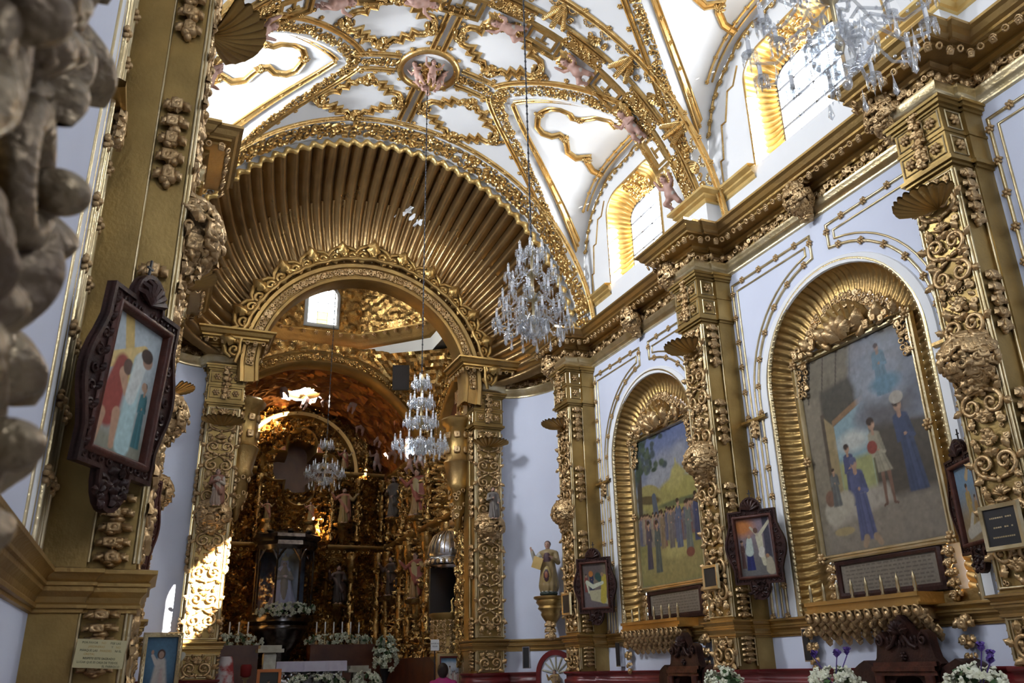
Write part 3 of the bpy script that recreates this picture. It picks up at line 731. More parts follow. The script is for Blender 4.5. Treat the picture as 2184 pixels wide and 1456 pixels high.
# stepped thin gold line and floret border round the lunette walls
# ------------------------------------------------------------------ pilasters: one built in local space (wall plane y=0, facing -y), then placed
ROS = rosette_mb().build('rosette', GOLDV, None); ROSC = rosette_mb().build('rosette', GOLDC, None)
for o_ in (ROS, ROSC): COL.objects.unlink(o_)
def seal(o): COL.objects.link(o); return o
panel_long = carved_panel_mb(.40, 3.72, 1)
def pilaster(label, loc, rz, sc=(1, 1, 1), proto=None, group=None):
    if proto is not None:
        r = dup(proto); r.location = loc; r.rotation_euler = (0, 0, rz); r.scale = sc; tag(r, label, 'pilaster', group); return r
    t = thing('pilaster', label, 'pilaster', (0, 0, 0), None, group)
    mb = MB(); mb.box(-.245, .245, -.49, -.24, 1.43, 5.86); mb.box(-.29, .29, -.24, .02, 1.43, 5.86)
    mb.build('shaft', GOLDP, t, smooth=False, local=True)
    b = MB()
    for s in (-1, 1):
        for z0, z1 in ((1.47, 1.80), (2.02, 5.80)):
            b.tube([(s*.232, -.495, z0), (s*.232, -.495, z1)], .014, 6); b.tube([(s*.20, -.492, z0), (s*.20, -.492, z1)], .008, 6)
            b.tube([(s*.249, -.475, z0), (s*.249, -.475, z1)], .010, 6); b.tube([(s*.268, -.245, z0), (s*.268, -.245, z1)], .012, 6)
    for z in (1.46, 1.79, 2.03, 5.79): b.tube([(-.232, -.495, z), (.232, -.495, z)], .012, 6)
    b.build('edge_fillets', GOLDL, t, local=True)
    Mf = lambda x, y, z: Matrix.Translation((x, y, z)) @ Matrix.Rotation(PI/2, 4, 'X')
    for nm, m, w, z in (('carved_panel', panel_long, .40, 2.06), ('carved_panel', carved_panel_mb(.38, .30, 2), .38, 1.48)):
        o = m.build(nm, GOLDC, t, local=True); o.matrix_local = Mf(0, -.495, z)
    o = cluster_mb(.25, .26, .24, 210, 4, .046).build('flower_bracket', GOLDC, t, local=True); o.matrix_local = Mf(0, -.50, 3.93)
    o = scallop_mb(.40, 11, .15, 2.3).build('shell_bracket', GOLD, t, local=True)
    o.matrix_local = Matrix.Translation((0, -.49, 5.50)) @ Matrix.Rotation(math.radians(-4), 4, 'X') @ Matrix.Rotation(PI, 4, 'Z')
    a = MB(); a.tube([(-.17, -.50, 5.55), (-.17, -.50, 5.62), (-.09, -.50, 5.64), (-.07, -.50, 5.72), (0, -.50, 5.76), (.07, -.50, 5.72), (.09, -.50, 5.64), (.17, -.50, 5.62), (.17, -.50, 5.55)], .012, 6)
    a.ball((0, -.50, 5.62), (.05, .04, .06)); a.build('arched_bead', GOLDL, t, local=True)
    c = MB(); c.box(-.275, .275, -.525, -.22, 5.90, 6.50); c.box(-.31, .31, -.24, .02, 5.90, 6.50)
    for z, e, h in ((5.84, .0, .03), (5.87, .03, .04), (6.19, .012, .03), (6.46, .02, .03), (6.49, .05, .04), (6.53, .07, .03)):
        c.box(-.275-e, .275+e, -.525-e, -.2, z, z+h); c.box(-.31-e, .31+e, -.24-e, .02, z, z+h)
    cap = c.build('capital_block', GOLDP, t, smooth=False, local=True)
    fr = MB(); spots = []
    for z in (6.055, 6.34):
        for x in (-.15, .15): spots.append(((x, -.525, z), (0, -1, 0), .095))
        for s in (-1, 1): spots.append(((s*.275, -.37, z), (s, 0, 0), .095))
    for p, n, w in spots:
        M = frame(p, n, (0, 0, 1)); q = [M @ np.array([x, y, .006, 1]) for x, y in ((-w, -w), (w, -w), (w, w), (-w, w))]
        fr.tube([k[:3] for k in q], .009, 4, closed=True)
        inst(ROSC, frame(p, n, (0, 0, 1), .062), cap).name = 'rosette'
    fr.build('square_frames', GOLDL, cap, local=True)
    o = drop_mb(.62, .13, 3).build('centre_drop', GOLDC, t, local=True); o.matrix_local = Mf(0, -.53, 6.56)
    base = drop_mb(.60, .15, 7)
    src = base.build('floral_drop', GOLDC, t, local=True); first = True
    for s in (-1, 1):
        R = Matrix.Rotation(s*PI/2, 4, 'Z') @ Matrix.Rotation(PI/2, 4, 'X')
        for z, k in ((5.80, 1.), (4.74, 1.), (3.64, 1.), (2.36, .6), (1.80, .5)):
            o = src if first else src.copy()
            if not first: COL.objects.link(o); o.parent = t
            first = False; o.matrix_local = Matrix.Translation((s*.247, -.355, z)) @ R @ Matrix.Diagonal((1, k, 1, 1))
    t.location = loc; t.rotation_euler = (0, 0, rz); t.scale = sc
    return t
PIL = pilaster('carved gilded pilaster at the right corner of the shell apse, behind the entombment picture', (XR, P_Y[0], 0), -PI/2)
pilaster('gilded carved pilaster on the right wall between the two big arched paintings', (XR, P_Y[1], 0), -PI/2, proto=PIL)
pilaster('gilded carved pilaster at the right edge, nearer than both big arched paintings', (XR, P_Y[2], 0), -PI/2, proto=PIL)
KL = .88
pilaster('gilded pilaster in the far left corner, mostly hidden behind the nearer left pilasters', (XL, P_Y[0], 0), PI/2, (1, KL, 1), PIL)
pilaster('second gilded pilaster of the left wall, only its shell and flowers jutting out', (XL, P_Y[1], 0), PI/2, (1, KL, 1), PIL)
pilaster('near left gilded pilaster bearing the picture of a cross being carried', (XL, P_Y[2], 0), PI/2, (1, KL, 1), PIL)
pilaster('gilded carved pilaster on the right side of the chancel arch', (5.72, 15.33, 0), 0, (1.08, 1, 1), PIL)
pilaster('sunlit gilded carved pilaster on the left side of the chancel arch', (.835, 15.33, 0), 0, (1.08, 1, 1), PIL)
# --- small figures standing on the flower brackets of the chancel pilasters
SAINTS = {}
def saint_obj(kind, label, loc, h, rz=0., group=None, cat='statue'):
    if kind not in SAINTS:
        SAINTS[kind] = saint(*SAINT_KINDS[kind][0], **SAINT_KINDS[kind][1]).build('saint_statue', VCOL, None, auto=0); o = SAINTS[kind]
    else: o = SAINTS[kind].copy(); COL.objects.link(o)
    o.location = loc; o.scale = (h, h, h); o.rotation_euler = (0, 0, rz); tag(o, label, cat, group); return o
SAINT_KINDS = {
    'grey': (((.20, .17, .15), (.22, .19, .16)), dict(beard=True, pose=0)),
    'red': (((.34, .10, .07), (.42, .27, .10), (.34, .22, .12)), dict(beard=False, pose=1)),
    'gold': (((.42, .28, .10), (.50, .20, .12), (.46, .30, .12)), dict(beard=True, pose=2)),
    'white': (((.42, .30, .22), (.30, .13, .08), (.55, .45, .35)), dict(beard=False, pose=3)),
    'dark': (((.06, .045, .04), (.10, .06, .05)), dict(beard=True, pose=1)),
    'tunic': (((.40, .24, .10), (.36, .10, .07), (.52, .40, .2)), dict(beard=False, pose=2))}
saint_obj('white', 'small saint figure on the flower bracket of the sunlit left chancel pilaster', (.84, 14.62, 4.06), .62, 0)
saint_obj('grey', 'small grey saint figure on the flower bracket of the right chancel pilaster', (5.72, 14.62, 4.06), .60, 0)

# ------------------------------------------------------------------ the great shell half dome and the chancel arch
NF = 46
def shellS(th, t):
    ph = PI*th; fl = abs(sin(PI*NF*th)); f2 = abs(sin(PI*2*NF*th))
    amp = .17*(1-.62*t); cx = XC; cz = ZC+(6.62-ZC)*t
    Rr = 3.60+(2.24-3.56)*t+.18*sin(PI*t); y = 13.24+1.62*sin(t*PI/2)
    n = amp*(fl-.6)
    Rr -= n*.75; y -= n*.5
    return (cx+Rr*cos(ph), y, cz+Rr*sin(ph))
t = thing('shell_half_dome', 'huge fluted gilded scallop half dome over the chancel arch', 'half dome', (XC, 14, ZC))
mb = MB(); nu = NF*8
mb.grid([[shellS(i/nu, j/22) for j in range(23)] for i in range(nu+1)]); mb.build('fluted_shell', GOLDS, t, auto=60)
mb = MB()
rimS = lambda th, rr, h: (XC+rr*cos(PI*th), 13.20-h, ZC+rr*sin(PI*th))
G = []
for i in range(nu+1):
    th = i/nu; fl = abs(sin(PI*NF*th)); inn = 3.585+.045*cos(2*PI*NF*th)
    G.append([rimS(th, inn-.0, -.10), rimS(th, inn-.012, .0), rimS(th, inn+.02, .035), rimS(th, inn+.06, .03), rimS(th, inn+.085, .0), rimS(th, inn+.085, -.12)])
mb.grid(G); mb.build('scalloped_rim', GOLDY, t, auto=60)
mb = MB(); rnd = random.Random(3)
for th0, t0_, w_, h_ in ((.44, .44, .010, .05), (.412, .50, .008, .05), (.461, .51, .003, .012), (.428, .47, .004, .04)):
    P = []
    for k in range(15):
        a = 2*PI*k/15; r = rnd.uniform(.45, 1.1); q = np.array(shellS(th0+w_*r*cos(a)+.012*sin(a)*h_*8, t0_+h_*r*sin(a))); d = np.array((XC, q[1]-2.0, ZC))-q; P.append(q+.02*d/np.linalg.norm(d))
    c_ = np.mean(P, 0); mb.add([c_]+P, [(0, 1+k, 1+(k+1) % 15) for k in range(15)])
mb.build('bare_plaster_patches', WHITE, t)
mb = MB()
for i in range(6, NF-5):
    th = (i+.0)/NF; P = []
    t0 = .98; t1 = .44 if 8 < i < NF-8 else .52
    for k in range(9):
        q = np.array(shellS(th, t0+(t1-t0)*k/8)); c = np.array((XC, q[1]-1.0, ZC)); d = c-q; d /= np.linalg.norm(d); P.append(q+d*(.035+.0*k))
    mb.tube(P, [.030]*8+[.036], 6)
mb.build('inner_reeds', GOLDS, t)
mb = MB(); mb.grid([[(XC+r*cos(PI*i/60), 13.27, ZC+r*sin(PI*i/60)) for r in (3.64, 3.77)] for i in range(61)]); struct(mb.build('wall_shell_border', WHITE))
mb = MB(); band(mb, lambda a, b, h: barrelS(a, b, h), [(RV*(i/60-.5)*PI*.995, 12.93) for i in range(61)], .42, .072, 4, 3)
o = mb.build('arch_band', GOLDV); tag(o, 'wide band of gilded flowers on the vault hugging the rim of the great shell', 'flower band')
t = thing('arch_bead', 'bossed double bead line on the vault just before the great shell', 'bead moulding', (XC, 12.62, ZC))
mb = MB(); pth = [(RV*(i/60-.5)*PI*.97, 12.60) for i in range(61)]; sweep2(mb, pth, BEAD2(.11, .04), barrelS); mb.build('double_bead', GOLDV, t)
bosses(barrelS, pth, .36, .05, t, ROS)
# chancel arch
CX, CZ, CY = 3.27, 6.62, 14.72
t = thing('chancel_arch', 'tarnished gilded arch over the chancel opening with scrolled cresting', 'arch', (CX, CY, CZ))
archS = lambda a, b, h: (CX+b*cos(a), CY-h, CZ+b*sin(a))
PR = [(1.93, -.40), (1.93, -.02), (1.95, .02), (2.0, .02), (2.02, -.01), (2.18, -.01), (2.20, .03), (2.26, .05), (2.30, .02), (2.32, -.2)]
A = [-.16]+[PI*i/72 for i in range(73)]+[PI+.16]
mb = MB(); mb.grid([[archS(a, r, h) for r, h in PR] for a in A]); mb.build('archivolt', GOLD, t, auto=40)
mb = MB(); band(mb, lambda a, b, h: archS(a/2.1, 2.1+b, h), [(2.1*PI*i/60, 0) for i in range(61)], .12, .04, 2, 8); mb.build('flower_inlay', GOLDC, t)
scr = MB()
for s in (1, -1): scr.tube(scroll_pts((s*.17, .05), .13, -PI/2, 1.2, 0, 18, sgn=s), [.045]*19, 6); scr.tube([(0, .30, .04), (s*.10, .26, .06), (s*.26, .20, .04), (s*.34, .08, .02)], [.03, .05, .045, .03], 6)
scr.addM(LEAFV, np.array(Matrix.Translation((0, .02, .05)) @ Matrix.Scale(.34, 4))); scr.addM(FLORET, TS((0, .02, .08), .07))
scr.tube([(-.42, -.02, .02), (-.2, -.06, .05), (0, -.03, .06), (.2, -.06, .05), (.42, -.02, .02)], .04, 6)
scr = scr.build('scroll_crest', GOLD, t, local=True)
for i in range(13):
    a = math.radians(8+164*i/12); p = archS(a, 2.34, .10); k = 1.05 if i == 6 else .9
    M = frame(p, (cos(a)*.25, -1, sin(a)*.25), (cos(a), 0, sin(a)), k)
    if i == 0: scr.matrix_local = Matrix.Translation(-Vector(ORG[t.name])) @ Matrix(M)
    else: inst(scr, M, t)
# jamb piers inside the arch, with hanging brackets
for s, w in ((1, 'right'), (-1, 'left')):
    j = CX+s*1.97; mb = MB(); x0, x1 = sorted((j, j+s*.8)); x0, x1 = sorted((CX+s*2.17, CX+s*2.8)); mb.box(x0, x1, 15.34, 15.9, 0, 6.70); x0, x1 = sorted((j, j+s*.8)); mb.box(x0-.01, x1+.01, 15.0, 15.4, 6.45, 6.70)
    for k_ in range(300):
        q_ = random.Random(k_); mb.addM(LEAFV if k_ % 2 else FLORET, frame((CX+s*2.17, q_.uniform(15.36, 15.88), q_.uniform(1.5, 6.5)), (-s, q_.uniform(-.3, .3), .1), (0, q_.uniform(-1, 1), 1), .12 if k_ % 2 else .07))
    struct(mb.build('wall_chancel_%s' % w, GOLDR, auto=30))
    t = thing('wall_lantern_bracket', 'tall carved gilded bracket hanging inside the %s jamb of the chancel arch' % w, 'bracket', (j-s*.22, 15.55, 5))
    mb = MB(); M = np.array(Matrix.Translation((j+s*.06, 15.4, 0)))
    mb.lathe([(0, 3.95), (.05, 4.0), (.08, 4.2), (.14, 4.3), (.17, 4.7), (.24, 4.78), (.21, 4.85), (.28, 5.2), (.30, 5.25), (.25, 5.3), (.25, 5.95), (.33, 6.0), (.36, 6.1), (.30, 6.15), (0, 6.15)], 8, M)
    mb.build('body', GOLD, t, smooth=False)
    mb = MB()
    for k in range(8):
        a = PI/4*k+PI/8
        for z in (5.48, 5.78): mb.addM(FLORET, frame((j+s*.06+.232*cos(a), 15.4+.232*sin(a), z), (cos(a), sin(a), 0), (0, 0, 1), .075))
    for k in range(40):
        a = random.Random(k).uniform(0, 2*PI); z = random.Random(k+50).uniform(4.15, 4.72); r = min(.165, .07+.24*(z-4.15))
        mb.addM(RINGF, frame((j+s*.06+r*cos(a), 15.4+r*sin(a), z), (cos(a), sin(a), 0), (0, 0, 1), .05))
    mb.build('flower_carving', GOLDC, t)

# ------------------------------------------------------------------ painted niches of the right wall
def panelM(x0, y0, z0): return np.array([[0, 0, -1, x0], [-1, 0, 0, y0], [0, 1, 0, z0], [0, 0, 0, 1.]])
def painting_village():
    c = Canvas(1.74, 2.3, 150, 200, (.2, .22, .3)); c.grad((.25, .25, .22), (.16, .20, .36), .45, 1.0)
    for u, v, r in ((.45, .76, .2), (.62, .68, .22), (.3, .66, .16), (.75, .82, .14)): c.ell(u, v, r, r*.45, (.36, .36, .38), .9, .3, .7)
    c.rect(0, 1, 0, .50, (.24, .22, .08), .03); c.ell(.70, .56, .36, .11, (.36, .31, .10), .25); c.ell(.35, .54, .3, .06, (.33, .29, .10), .3)
    c.poly([(.54, .60), (.70, .58), (.84, .68), (.70, .76), (.62, .72)], (.42, .36, .13), .03); c.rect(.68, .70, .74, .79, (.4, .35, .15))
    c.ell(.72, .5, .4, .02, (.14, .15, .07), .6); c.ell(.22, .60, .20, .075, (.34, .29, .11), .15, -.15); c.ell(.2, .57, .21, .03, (.12, .09, .04), .3, -.15)
    c.cap((.30, .58), (.33, .36), .035, .05, (.10, .12, .15)); c.cap((.08, 1), (.05, .3), .05, .03, (.06, .05, .04))
    for i in range(90):
        q = random.Random(i); u = abs(q.gauss(.12, .17)); v = q.uniform(.76, 1.0)-.25*max(0, .2-u)*q.random(); c.ell(u, v, q.uniform(.02, .05), q.uniform(.01, .03), [(.05, .075, .05), (.09, .12, .08), (.07, .09, .10)][i % 3], .6)
    c.ell(.5, .12, .55, .14, (.30, .25, .10), .5); c.ell(.6, .2, .2, .05, (.42, .36, .14), .6)
    for i in range(34):
        q = random.Random(i+7); u = .03+.95*i/33; v = .36+.05*q.random()+.09*abs(u-.45); c.person(u, v-.14, .2+.03*q.random(), [(.16, .14, .15), (.11, .12, .18), (.24, .20, .16), (.30, .26, .18), (.2, .1, .08)][i % 5], wd=.17)
    for u, v, h, col in ((.16, .10, .34, (.08, .07, .09)), (.30, .07, .36, (.09, .11, .10)), (.40, .22, .26, (.24, .17, .10)), (.54, .21, .28, (.17, .15, .14)), (.66, .20, .33, (.12, .14, .20)), (.80, .15, .36, (.15, .17, .15)), (.93, .22, .32, (.06, .07, .13))): c.person(u, v, h, col, lean=.01, wd=.16)
    c.ell(.80, .17, .06, .03, (.20, .07, .05)); return c.noise(.09, 4).noise(.05, 2)
def painting_interior():
    c = Canvas(1.74, 2.3, 150, 200, (.13, .11, .08)); c.grad((.20, .17, .13), (.12, .10, .07), .1, .6)
    c.rect(0, .16, 0, 1, (.24, .20, .14), .03); c.poly([(0, .80), (.45, .80), (.62, 1), (0, 1)], (.19, .16, .11), .02)
    for k in range(4): c.cap((.05+.13*k, .78), (.12+.13*k, 1), .006, .006, (.09, .07, .05))
    c.poly([(.17, .58), (.5, .66), (.52, .85), (.17, .82)], (.085, .075, .055), .03); c.rect(.52, 1, .14, .72, (.085, .07, .05), .03)
    c.rect(.14, .18, .16, .70, (.10, .075, .05)); c.poly([(.17, .18), (.25, .17), (.25, .62), (.17, .68)], (.32, .24, .12))
    c.poly([(.25, .16), (.54, .2), (.54, .70), (.25, .62)], (.26, .36, .38)); c.ell(.4, .52, .13, .05, (.5, .5, .44), .8); c.poly([(.25, .16), (.54, .2), (.54, .44), (.25, .43)], (.34, .34, .14), .03)
    c.poly([(.24, .62), (.54, .70), (.54, .73), (.24, .65)], (.27, .16, .08))
    for i in range(60):
        q = random.Random(i); c.ell(q.uniform(.50, .98), q.uniform(.56, .97)-.0, q.uniform(.05, .11), q.uniform(.03, .06), [(.22, .24, .28), (.29, .31, .34), (.17, .19, .24), (.25, .25, .27)][i % 4], .8, 0, .7)
    c.ell(.72, .62, .22, .07, (.13, .12, .12), .9); c.ell(.72, .74, .17, .09, (.33, .36, .40), .9, 0, .7); c.person(.72, .68, .27, (.14, .22, .27), skin=(.30, .2, .15), hair=(.07, .045, .04), wd=.24); c.ell(.74, .74, .12, .045, (.13, .23, .29), .6)
    c.poly([(.05, .0), (1, .0), (1, .22), (.4, .2), (.05, .14)], (.25, .21, .16), .05); c.poly([(.1, .12), (.66, .20), (.62, .28), (.2, .28)], (.38, .33, .26), .03)
    c.person(.33, .20, .32, (.075, .08, .15), wd=.17); c.person(.62, .18, .43, (.33, .29, .20), lean=-.05, wd=.15, legs=(.20, .11, .07)); c.person(.85, .20, .46, (.055, .07, .125), lean=-.05, wd=.17)
    c.ell(.545, .46, .042, .032, (.26, .06, .04)); c.ell(.80, .655, .055, .03, (.42, .37, .3))
    c.person(.40, .03, .42, (.095, .105, .19), lean=-.03, wd=.19, hair=(.11, .12, .20)); c.cap((.38, .05), (.36, .02), .025, .02, (.34, .24, .15)); c.cap((.46, .05), (.49, .02), .025, .02, (.34, .24, .15))
    c.cap((.14, .20), (.26, .24), .09, .07, (.42, .37, .28)); c.ell(.12, .27, .045, .04, (.2, .11, .07)); c.person(.18, .22, .2, (.13, .13, .12), wd=.22); c.ell(.2, .1, .09, .02, (.35, .27, .13)); return c.noise(.08, 4).noise(.05, 2)
def text_lines(w, h, base, ink, rows, nx=150, ny=60, seed=1):
    c = Canvas(w, h, nx, ny, base); q = random.Random(seed)
    for r in range(rows):
        v = .90-.8*r/max(1, rows-1) if rows > 1 else .5; u = .05
        while u < .93:
            l = q.uniform(.02, .07); c.rect(u, min(.95, u+l), v-.25/rows, v+.15/rows, ink, .01, .55); u += l+.014
    return c.noise(.08, 3)
def framed(parent, w, h, M, prof, m, name='frame', closed=True):
    mb = MB(); S = lambda a, b, hh: tuple((M @ np.array([a, b, hh, 1]))[:3])
    sweep2(mb, [(0, 0), (w, 0), (w, h), (0, h)], prof, S, closed=closed, step=9); return mb.build(name, m, parent, auto=30)
FPROF = [(.0, 0), (.0, .02), (-.02, .05), (-.05, .05), (-.06, .03), (-.09, .03), (-.10, .06), (-.13, .05), (-.14, 0)]
def niche(yb, k):
    S = wallS(1, yb); which = ('crowd by a temple' if k == 0 else 'vision in clouds')
    n = thing('arched_niche', 'fluted gilded arched niche surround around the painting of a %s' % which, 'niche', (XR, yb, 2))
    f = MB(); fluted(f, roll(NI_O), roll(NI_I), S, .24, 92, .07, .022); f.build('fluted_surround', GOLD, n, auto=80)
    e = MB(); sweep2(e, roll(NI_O), [(-.03, -.02), (-.03, .02), (-.01, .03), (.02, .02), (.03, 0)], S, step=.3)
    for p in along(roll(NI_O), .075): e.ball(S(p[0]*.985, p[1], .0), .028, 6, 4)
    e.build('beaded_edge', GOLDL, n)
    sill = MB(); sill.box(6.99, 7.32, yb-1.23, yb+1.23, 1.90, 1.975); sill.box(7.2, 7.32, yb-1.23, yb+1.23, 1.9, 2.12); sill.build('sill', GOLD, n, smooth=False)
    w = MB(); sweep2(w, [(x*1.075, z) for x, z in roll(NI_O)], [(-.06, 0), (-.05, .025), (.05, .025), (.06, 0)], S, step=.3); w.build('white_border', WHITE, n)
    b = MB(); b.add([S(*p, -.25) for p in NI_I], [tuple(range(len(NI_I)))]); b.build('back_wall', WALL, n, smooth=False)
    IN = roll(NI_I)
    g = MB(); band(g, lambda a, bb, h: S(a, bb, h-.17), [(x*.93, z-.04) for x, z in IN if z > 4.3], .17, .04, 4, 11, kinds=(RINGF, FLORET)); g.build('flower_arch', GOLDC, n)
    # painting
    p = thing('framed_painting', 'large gold framed painting of a %s' % which, 'painting', (7.2, yb, 2.63))
    M = panelM(7.18, yb+.87, 2.63); c = painting_village() if k == 0 else painting_interior(); c.mesh(M).build('canvas', VPAINT, p, smooth=False)
    framed(p, 1.74, 2.30, M, [(x*.62, h) for x, h in FPROF], GOLDL)
    for q in ((-.03, -.03), (1.77, -.03), (-.03, 1.1), (1.77, 1.1), (-.03, 2.33), (1.77, 2.33)): inst(ROSC, frame((M @ np.array([*q, .03, 1]))[:3], (-1, 0, 0), (0, 0, 1), .07), p).name = 'corner_rosette'
    cr = MB(); rnd = random.Random(k)
    for s in (1, -1):
        for x, r in ((.22, .13), (.52, .11), (.76, .07)):
            cr.tube([(s*(x)+q[0], .06+q[1], q[2]) for q in scroll_pts((0, .06), r, -PI/2, 1.3, .02, 16, sgn=s)], [r*.32]*17, 6)
            cr.addM(LEAFV, np.array(Matrix.Translation((s*x, .05, .03)) @ Matrix.Rotation(-s*.6, 4, 'Z') @ Matrix.Scale(r*1.9, 4)))
    for i in range(5): cr.addM(LEAFV, np.array(Matrix.Translation((0, .02, .06)) @ Matrix.Rotation((i-2)*.5, 4, 'Z') @ Matrix.Scale(.26, 4)))
    for i in range(14): cr.addM(FLORET, frame((rnd.uniform(-.8, .8), rnd.uniform(.02, .13), .08), (0, 0, 1), (0, 1, 0), .045))
    cr = cr.build('scroll_cresting', GOLDC, p, local=True); cr.matrix_local = Matrix.Translation(-Vector(ORG[p.name])) @ Matrix(panelM(7.14, yb, 4.97))
    sh = scallop_mb(.50, 12, .22, 2.75).build('shell_crest', GOLD, p, local=True)
    sh.matrix_local = Matrix.Translation(-Vector(ORG[p.name])) @ Matrix(panelM(7.20, yb, 4.93))
    # inscription tablet
    q = thing('inscription_tablet', 'dark framed inscription tablet under the painting of a %s' % which, 'tablet', (7.2, yb, 2.2))
    M2 = panelM(7.17, yb+.66, 2.20); text_lines(1.32, .30, (.26, .22, .17), (.09, .07, .05), 7, 220, 60, k).mesh(M2).build('inscription', VPAINT, q, smooth=False)
    framed(q, 1.32, .30, M2, [(0, 0), (0, .02), (-.03, .03), (-.07, .02), (-.08, 0)], WOOD)
    for s in (-1, 1):
        dr = drop_mb(.5, .13, 5+k).build('flower_strip', GOLDC, q, local=True); dr.matrix_local = Matrix.Translation(-Vector(ORG[q.name])) @ Matrix(panelM(7.19, yb+s*.80, 2.52))
    # shelf with candle-like spindles and hanging flowers
    s = thing('bracket_shelf', 'gilded shelf with small spindles below the painting of a %s' % which, 'shelf', (6.9, yb, 2))
    m = MB()
    for z, e, hh in ((1.98, .0, .03), (2.01, -.03, .05), (2.06, .0, .04)): m.box(6.68-e, 7.02, yb-.78, yb+.78, z, z+hh)
    m.build('shelf_board', GOLD, s, smooth=False)
    pr = MB(); pr.lathe([(.012, 0), (.02, .01), (.012, .03), (.02, .06), (.014, .12), (.018, .14), (.008, .17), (0, .20)], 8); src = pr.build('spindle', GOLDL, s, local=True)
    for i in range(8):
        M_ = TS((6.74, yb-.72+1.44*i/7, 2.10), 1)
        if i == 0: src.matrix_local = Matrix.Translation(-Vector(ORG[s.name])) @ Matrix(M_)
        else: inst(src, M_, s)
    m = MB(); rnd = random.Random(k+3)
    for r_, (z, x) in enumerate(((1.95, 6.72), (1.87, 6.80), (1.78, 6.90))):
        for i in range(13-r_):
            yy = yb-.74+1.48*i/(12-r_)
            m.addM(LEAFV, frame((x, yy, z+.03), (-.8, 0, -.5), (0, 0, -1), .15)); m.ball((x-.02, yy, z-.03), .045, 7, 6)
            if r_ == 0: m.addM(RINGF, frame((x-.03, yy, z), (-1, 0, -.3), (0, 0, 1), .05))
    m.box(6.80, 7.0, yb-.72, yb+.72, 1.86, 1.99); m.build('hanging_flowers', GOLDC, s)
    for d in (-1, 1):
        dr = drop_mb(.46, .20, 9, .7).build('corner_pendant', GOLDC, s, local=True); dr.matrix_local = Matrix.Translation(-Vector(ORG[s.name])) @ Matrix(panelM(6.96, yb+d*1.02, 1.86))
niche(BAYS[0], 0); niche(BAYS[1], 1)
# --- bossed bead mouldings of the wall panels
def wall_mould(side, yb, q, label, full=True, name='wall_moulding'):
    S = wallS(side, yb); t = thing(name, label, 'moulding', S(q*1.6, 4, 0))
    rr = 1.43; z1 = 6.38; xt = .15
    a0 = math.degrees(math.acos(xt/rr)); ar = [(q*rr*cos(math.radians(a)), 4.66+rr*sin(math.radians(a))) for a in np.linspace(a0, 0, 14)]
    pth = [(q*1.70, 2.0), (q*1.70, z1), (q*xt, z1)]+ar+[(q*rr, 2.0)] if full else [(q*1.70, 2.0), (q*1.70, z1), (q*1.1, z1)]
    m = MB(); sweep2(m, pth, BEAD(.035, .022), S, step=.2); m.build('outer_bead', GOLDL, t)
    rr2 = rr+.09; ar = [(q*rr2*cos(math.radians(a)), 4.66+rr2*sin(math.radians(a))) for a in np.linspace(math.degrees(math.acos((xt+.1)/rr2)), 0, 14)]
    p2 = [(q*1.61, 2.0), (q*1.61, z1-.11), (q*(xt+.10), z1-.11)]+ar+[(q*rr2, 2.0)] if full else [(q*1.61, 2.0), (q*1.61, z1-.11), (q*1.1, z1-.11)]
    m = MB(); sweep2(m, p2, BEAD(.025, .018), S, step=.2); m.build('inner_bead', GOLDL, t)
    bosses(S, pth, .36, .052, t, ROSC)
    if full:
        m = MB(); b0, b1 = sorted((q*1.30, q*1.80)); sweep2(m, [(b0, 4.42), (b1, 4.42)], BEAD(.06, .07), S); m.build('cross_bar', GOLD, t)
        d = drop_mb(.2, .13, 2).build('tassel', GOLDC, t, local=True); d.matrix_local = Matrix.Translation(-Vector(ORG[t.name])) @ Matrix(frame(S(q*1.55, 4.40, .02), (-side, 0, 0), (0, 0, 1)))
for k in (0, 1):
    nm = 'temple crowd painting' if k == 0 else 'cloud vision painting'
    wall_mould(1, BAYS[k], 1, 'bossed gold bead moulding on the white wall, far side of the %s' % nm)
    wall_mould(1, BAYS[k], -1, 'bossed gold bead moulding on the white wall, near side of the %s' % nm)
wall_mould(1, BAYS[2], 1, 'bossed gold bead moulding on the wall at the upper right corner, nearest the viewer', False)
wall_mould(-1, BAYS[2], 1, 'bossed gold bead moulding on the left wall beside the near pilaster', True)
# --- left wall: white reveal with a gilt edge where the wall turns in beside the near pilaster
S = wallS(-1, BAYS[2]); t = thing('niche_edge', 'white rounded strip with gilded edge on the wall left of the near pilaster', 'moulding', S(1.1, 2, 0))
m = MB(); sweep2(m, [(1.17, 2.0), (1.17, 6.2)], [(-.09, -.0), (-.08, .008), (-.03, .012), (.04, .010), (.07, 0)], S, step=9); m.build('white_strip', WHITE, t)
m = MB()
for d in (-.10, .085): sweep2(m, [(1.17+d, 2.0), (1.17+d, 6.2)], BEAD(.02, .012), S, step=9)
m.build('gilt_edges', GOLDL, t)
# --- flower clusters tucked under the cornice
cc = cluster_mb(.20, .26, .18, 120, 17, .042); first = None
for lb, x, y, z in (('over the temple crowd painting', 6.86, 11.07, 6.80), ('over the cloud vision painting', 6.86, 6.97, 6.80), ('over the middle pilaster, far corner', 6.52, 9.36, 6.76), ('over the nearest right pilaster, far corner', 6.52, 5.26, 6.76), ('over the shell corner pilaster, far corner', 6.50, 13.45, 6.72)):
    if first is None: first = cc.build('flower_bracket', GOLDC, None, local=True); o = first
    else: o = first.copy(); COL.objects.link(o)
    o.matrix_world = Matrix(frame((x, y, z), (-1, 0, -.25), (0, 0, 1))); tag(o, 'gilded flower bracket under the right cornice, %s' % lb, 'bracket')
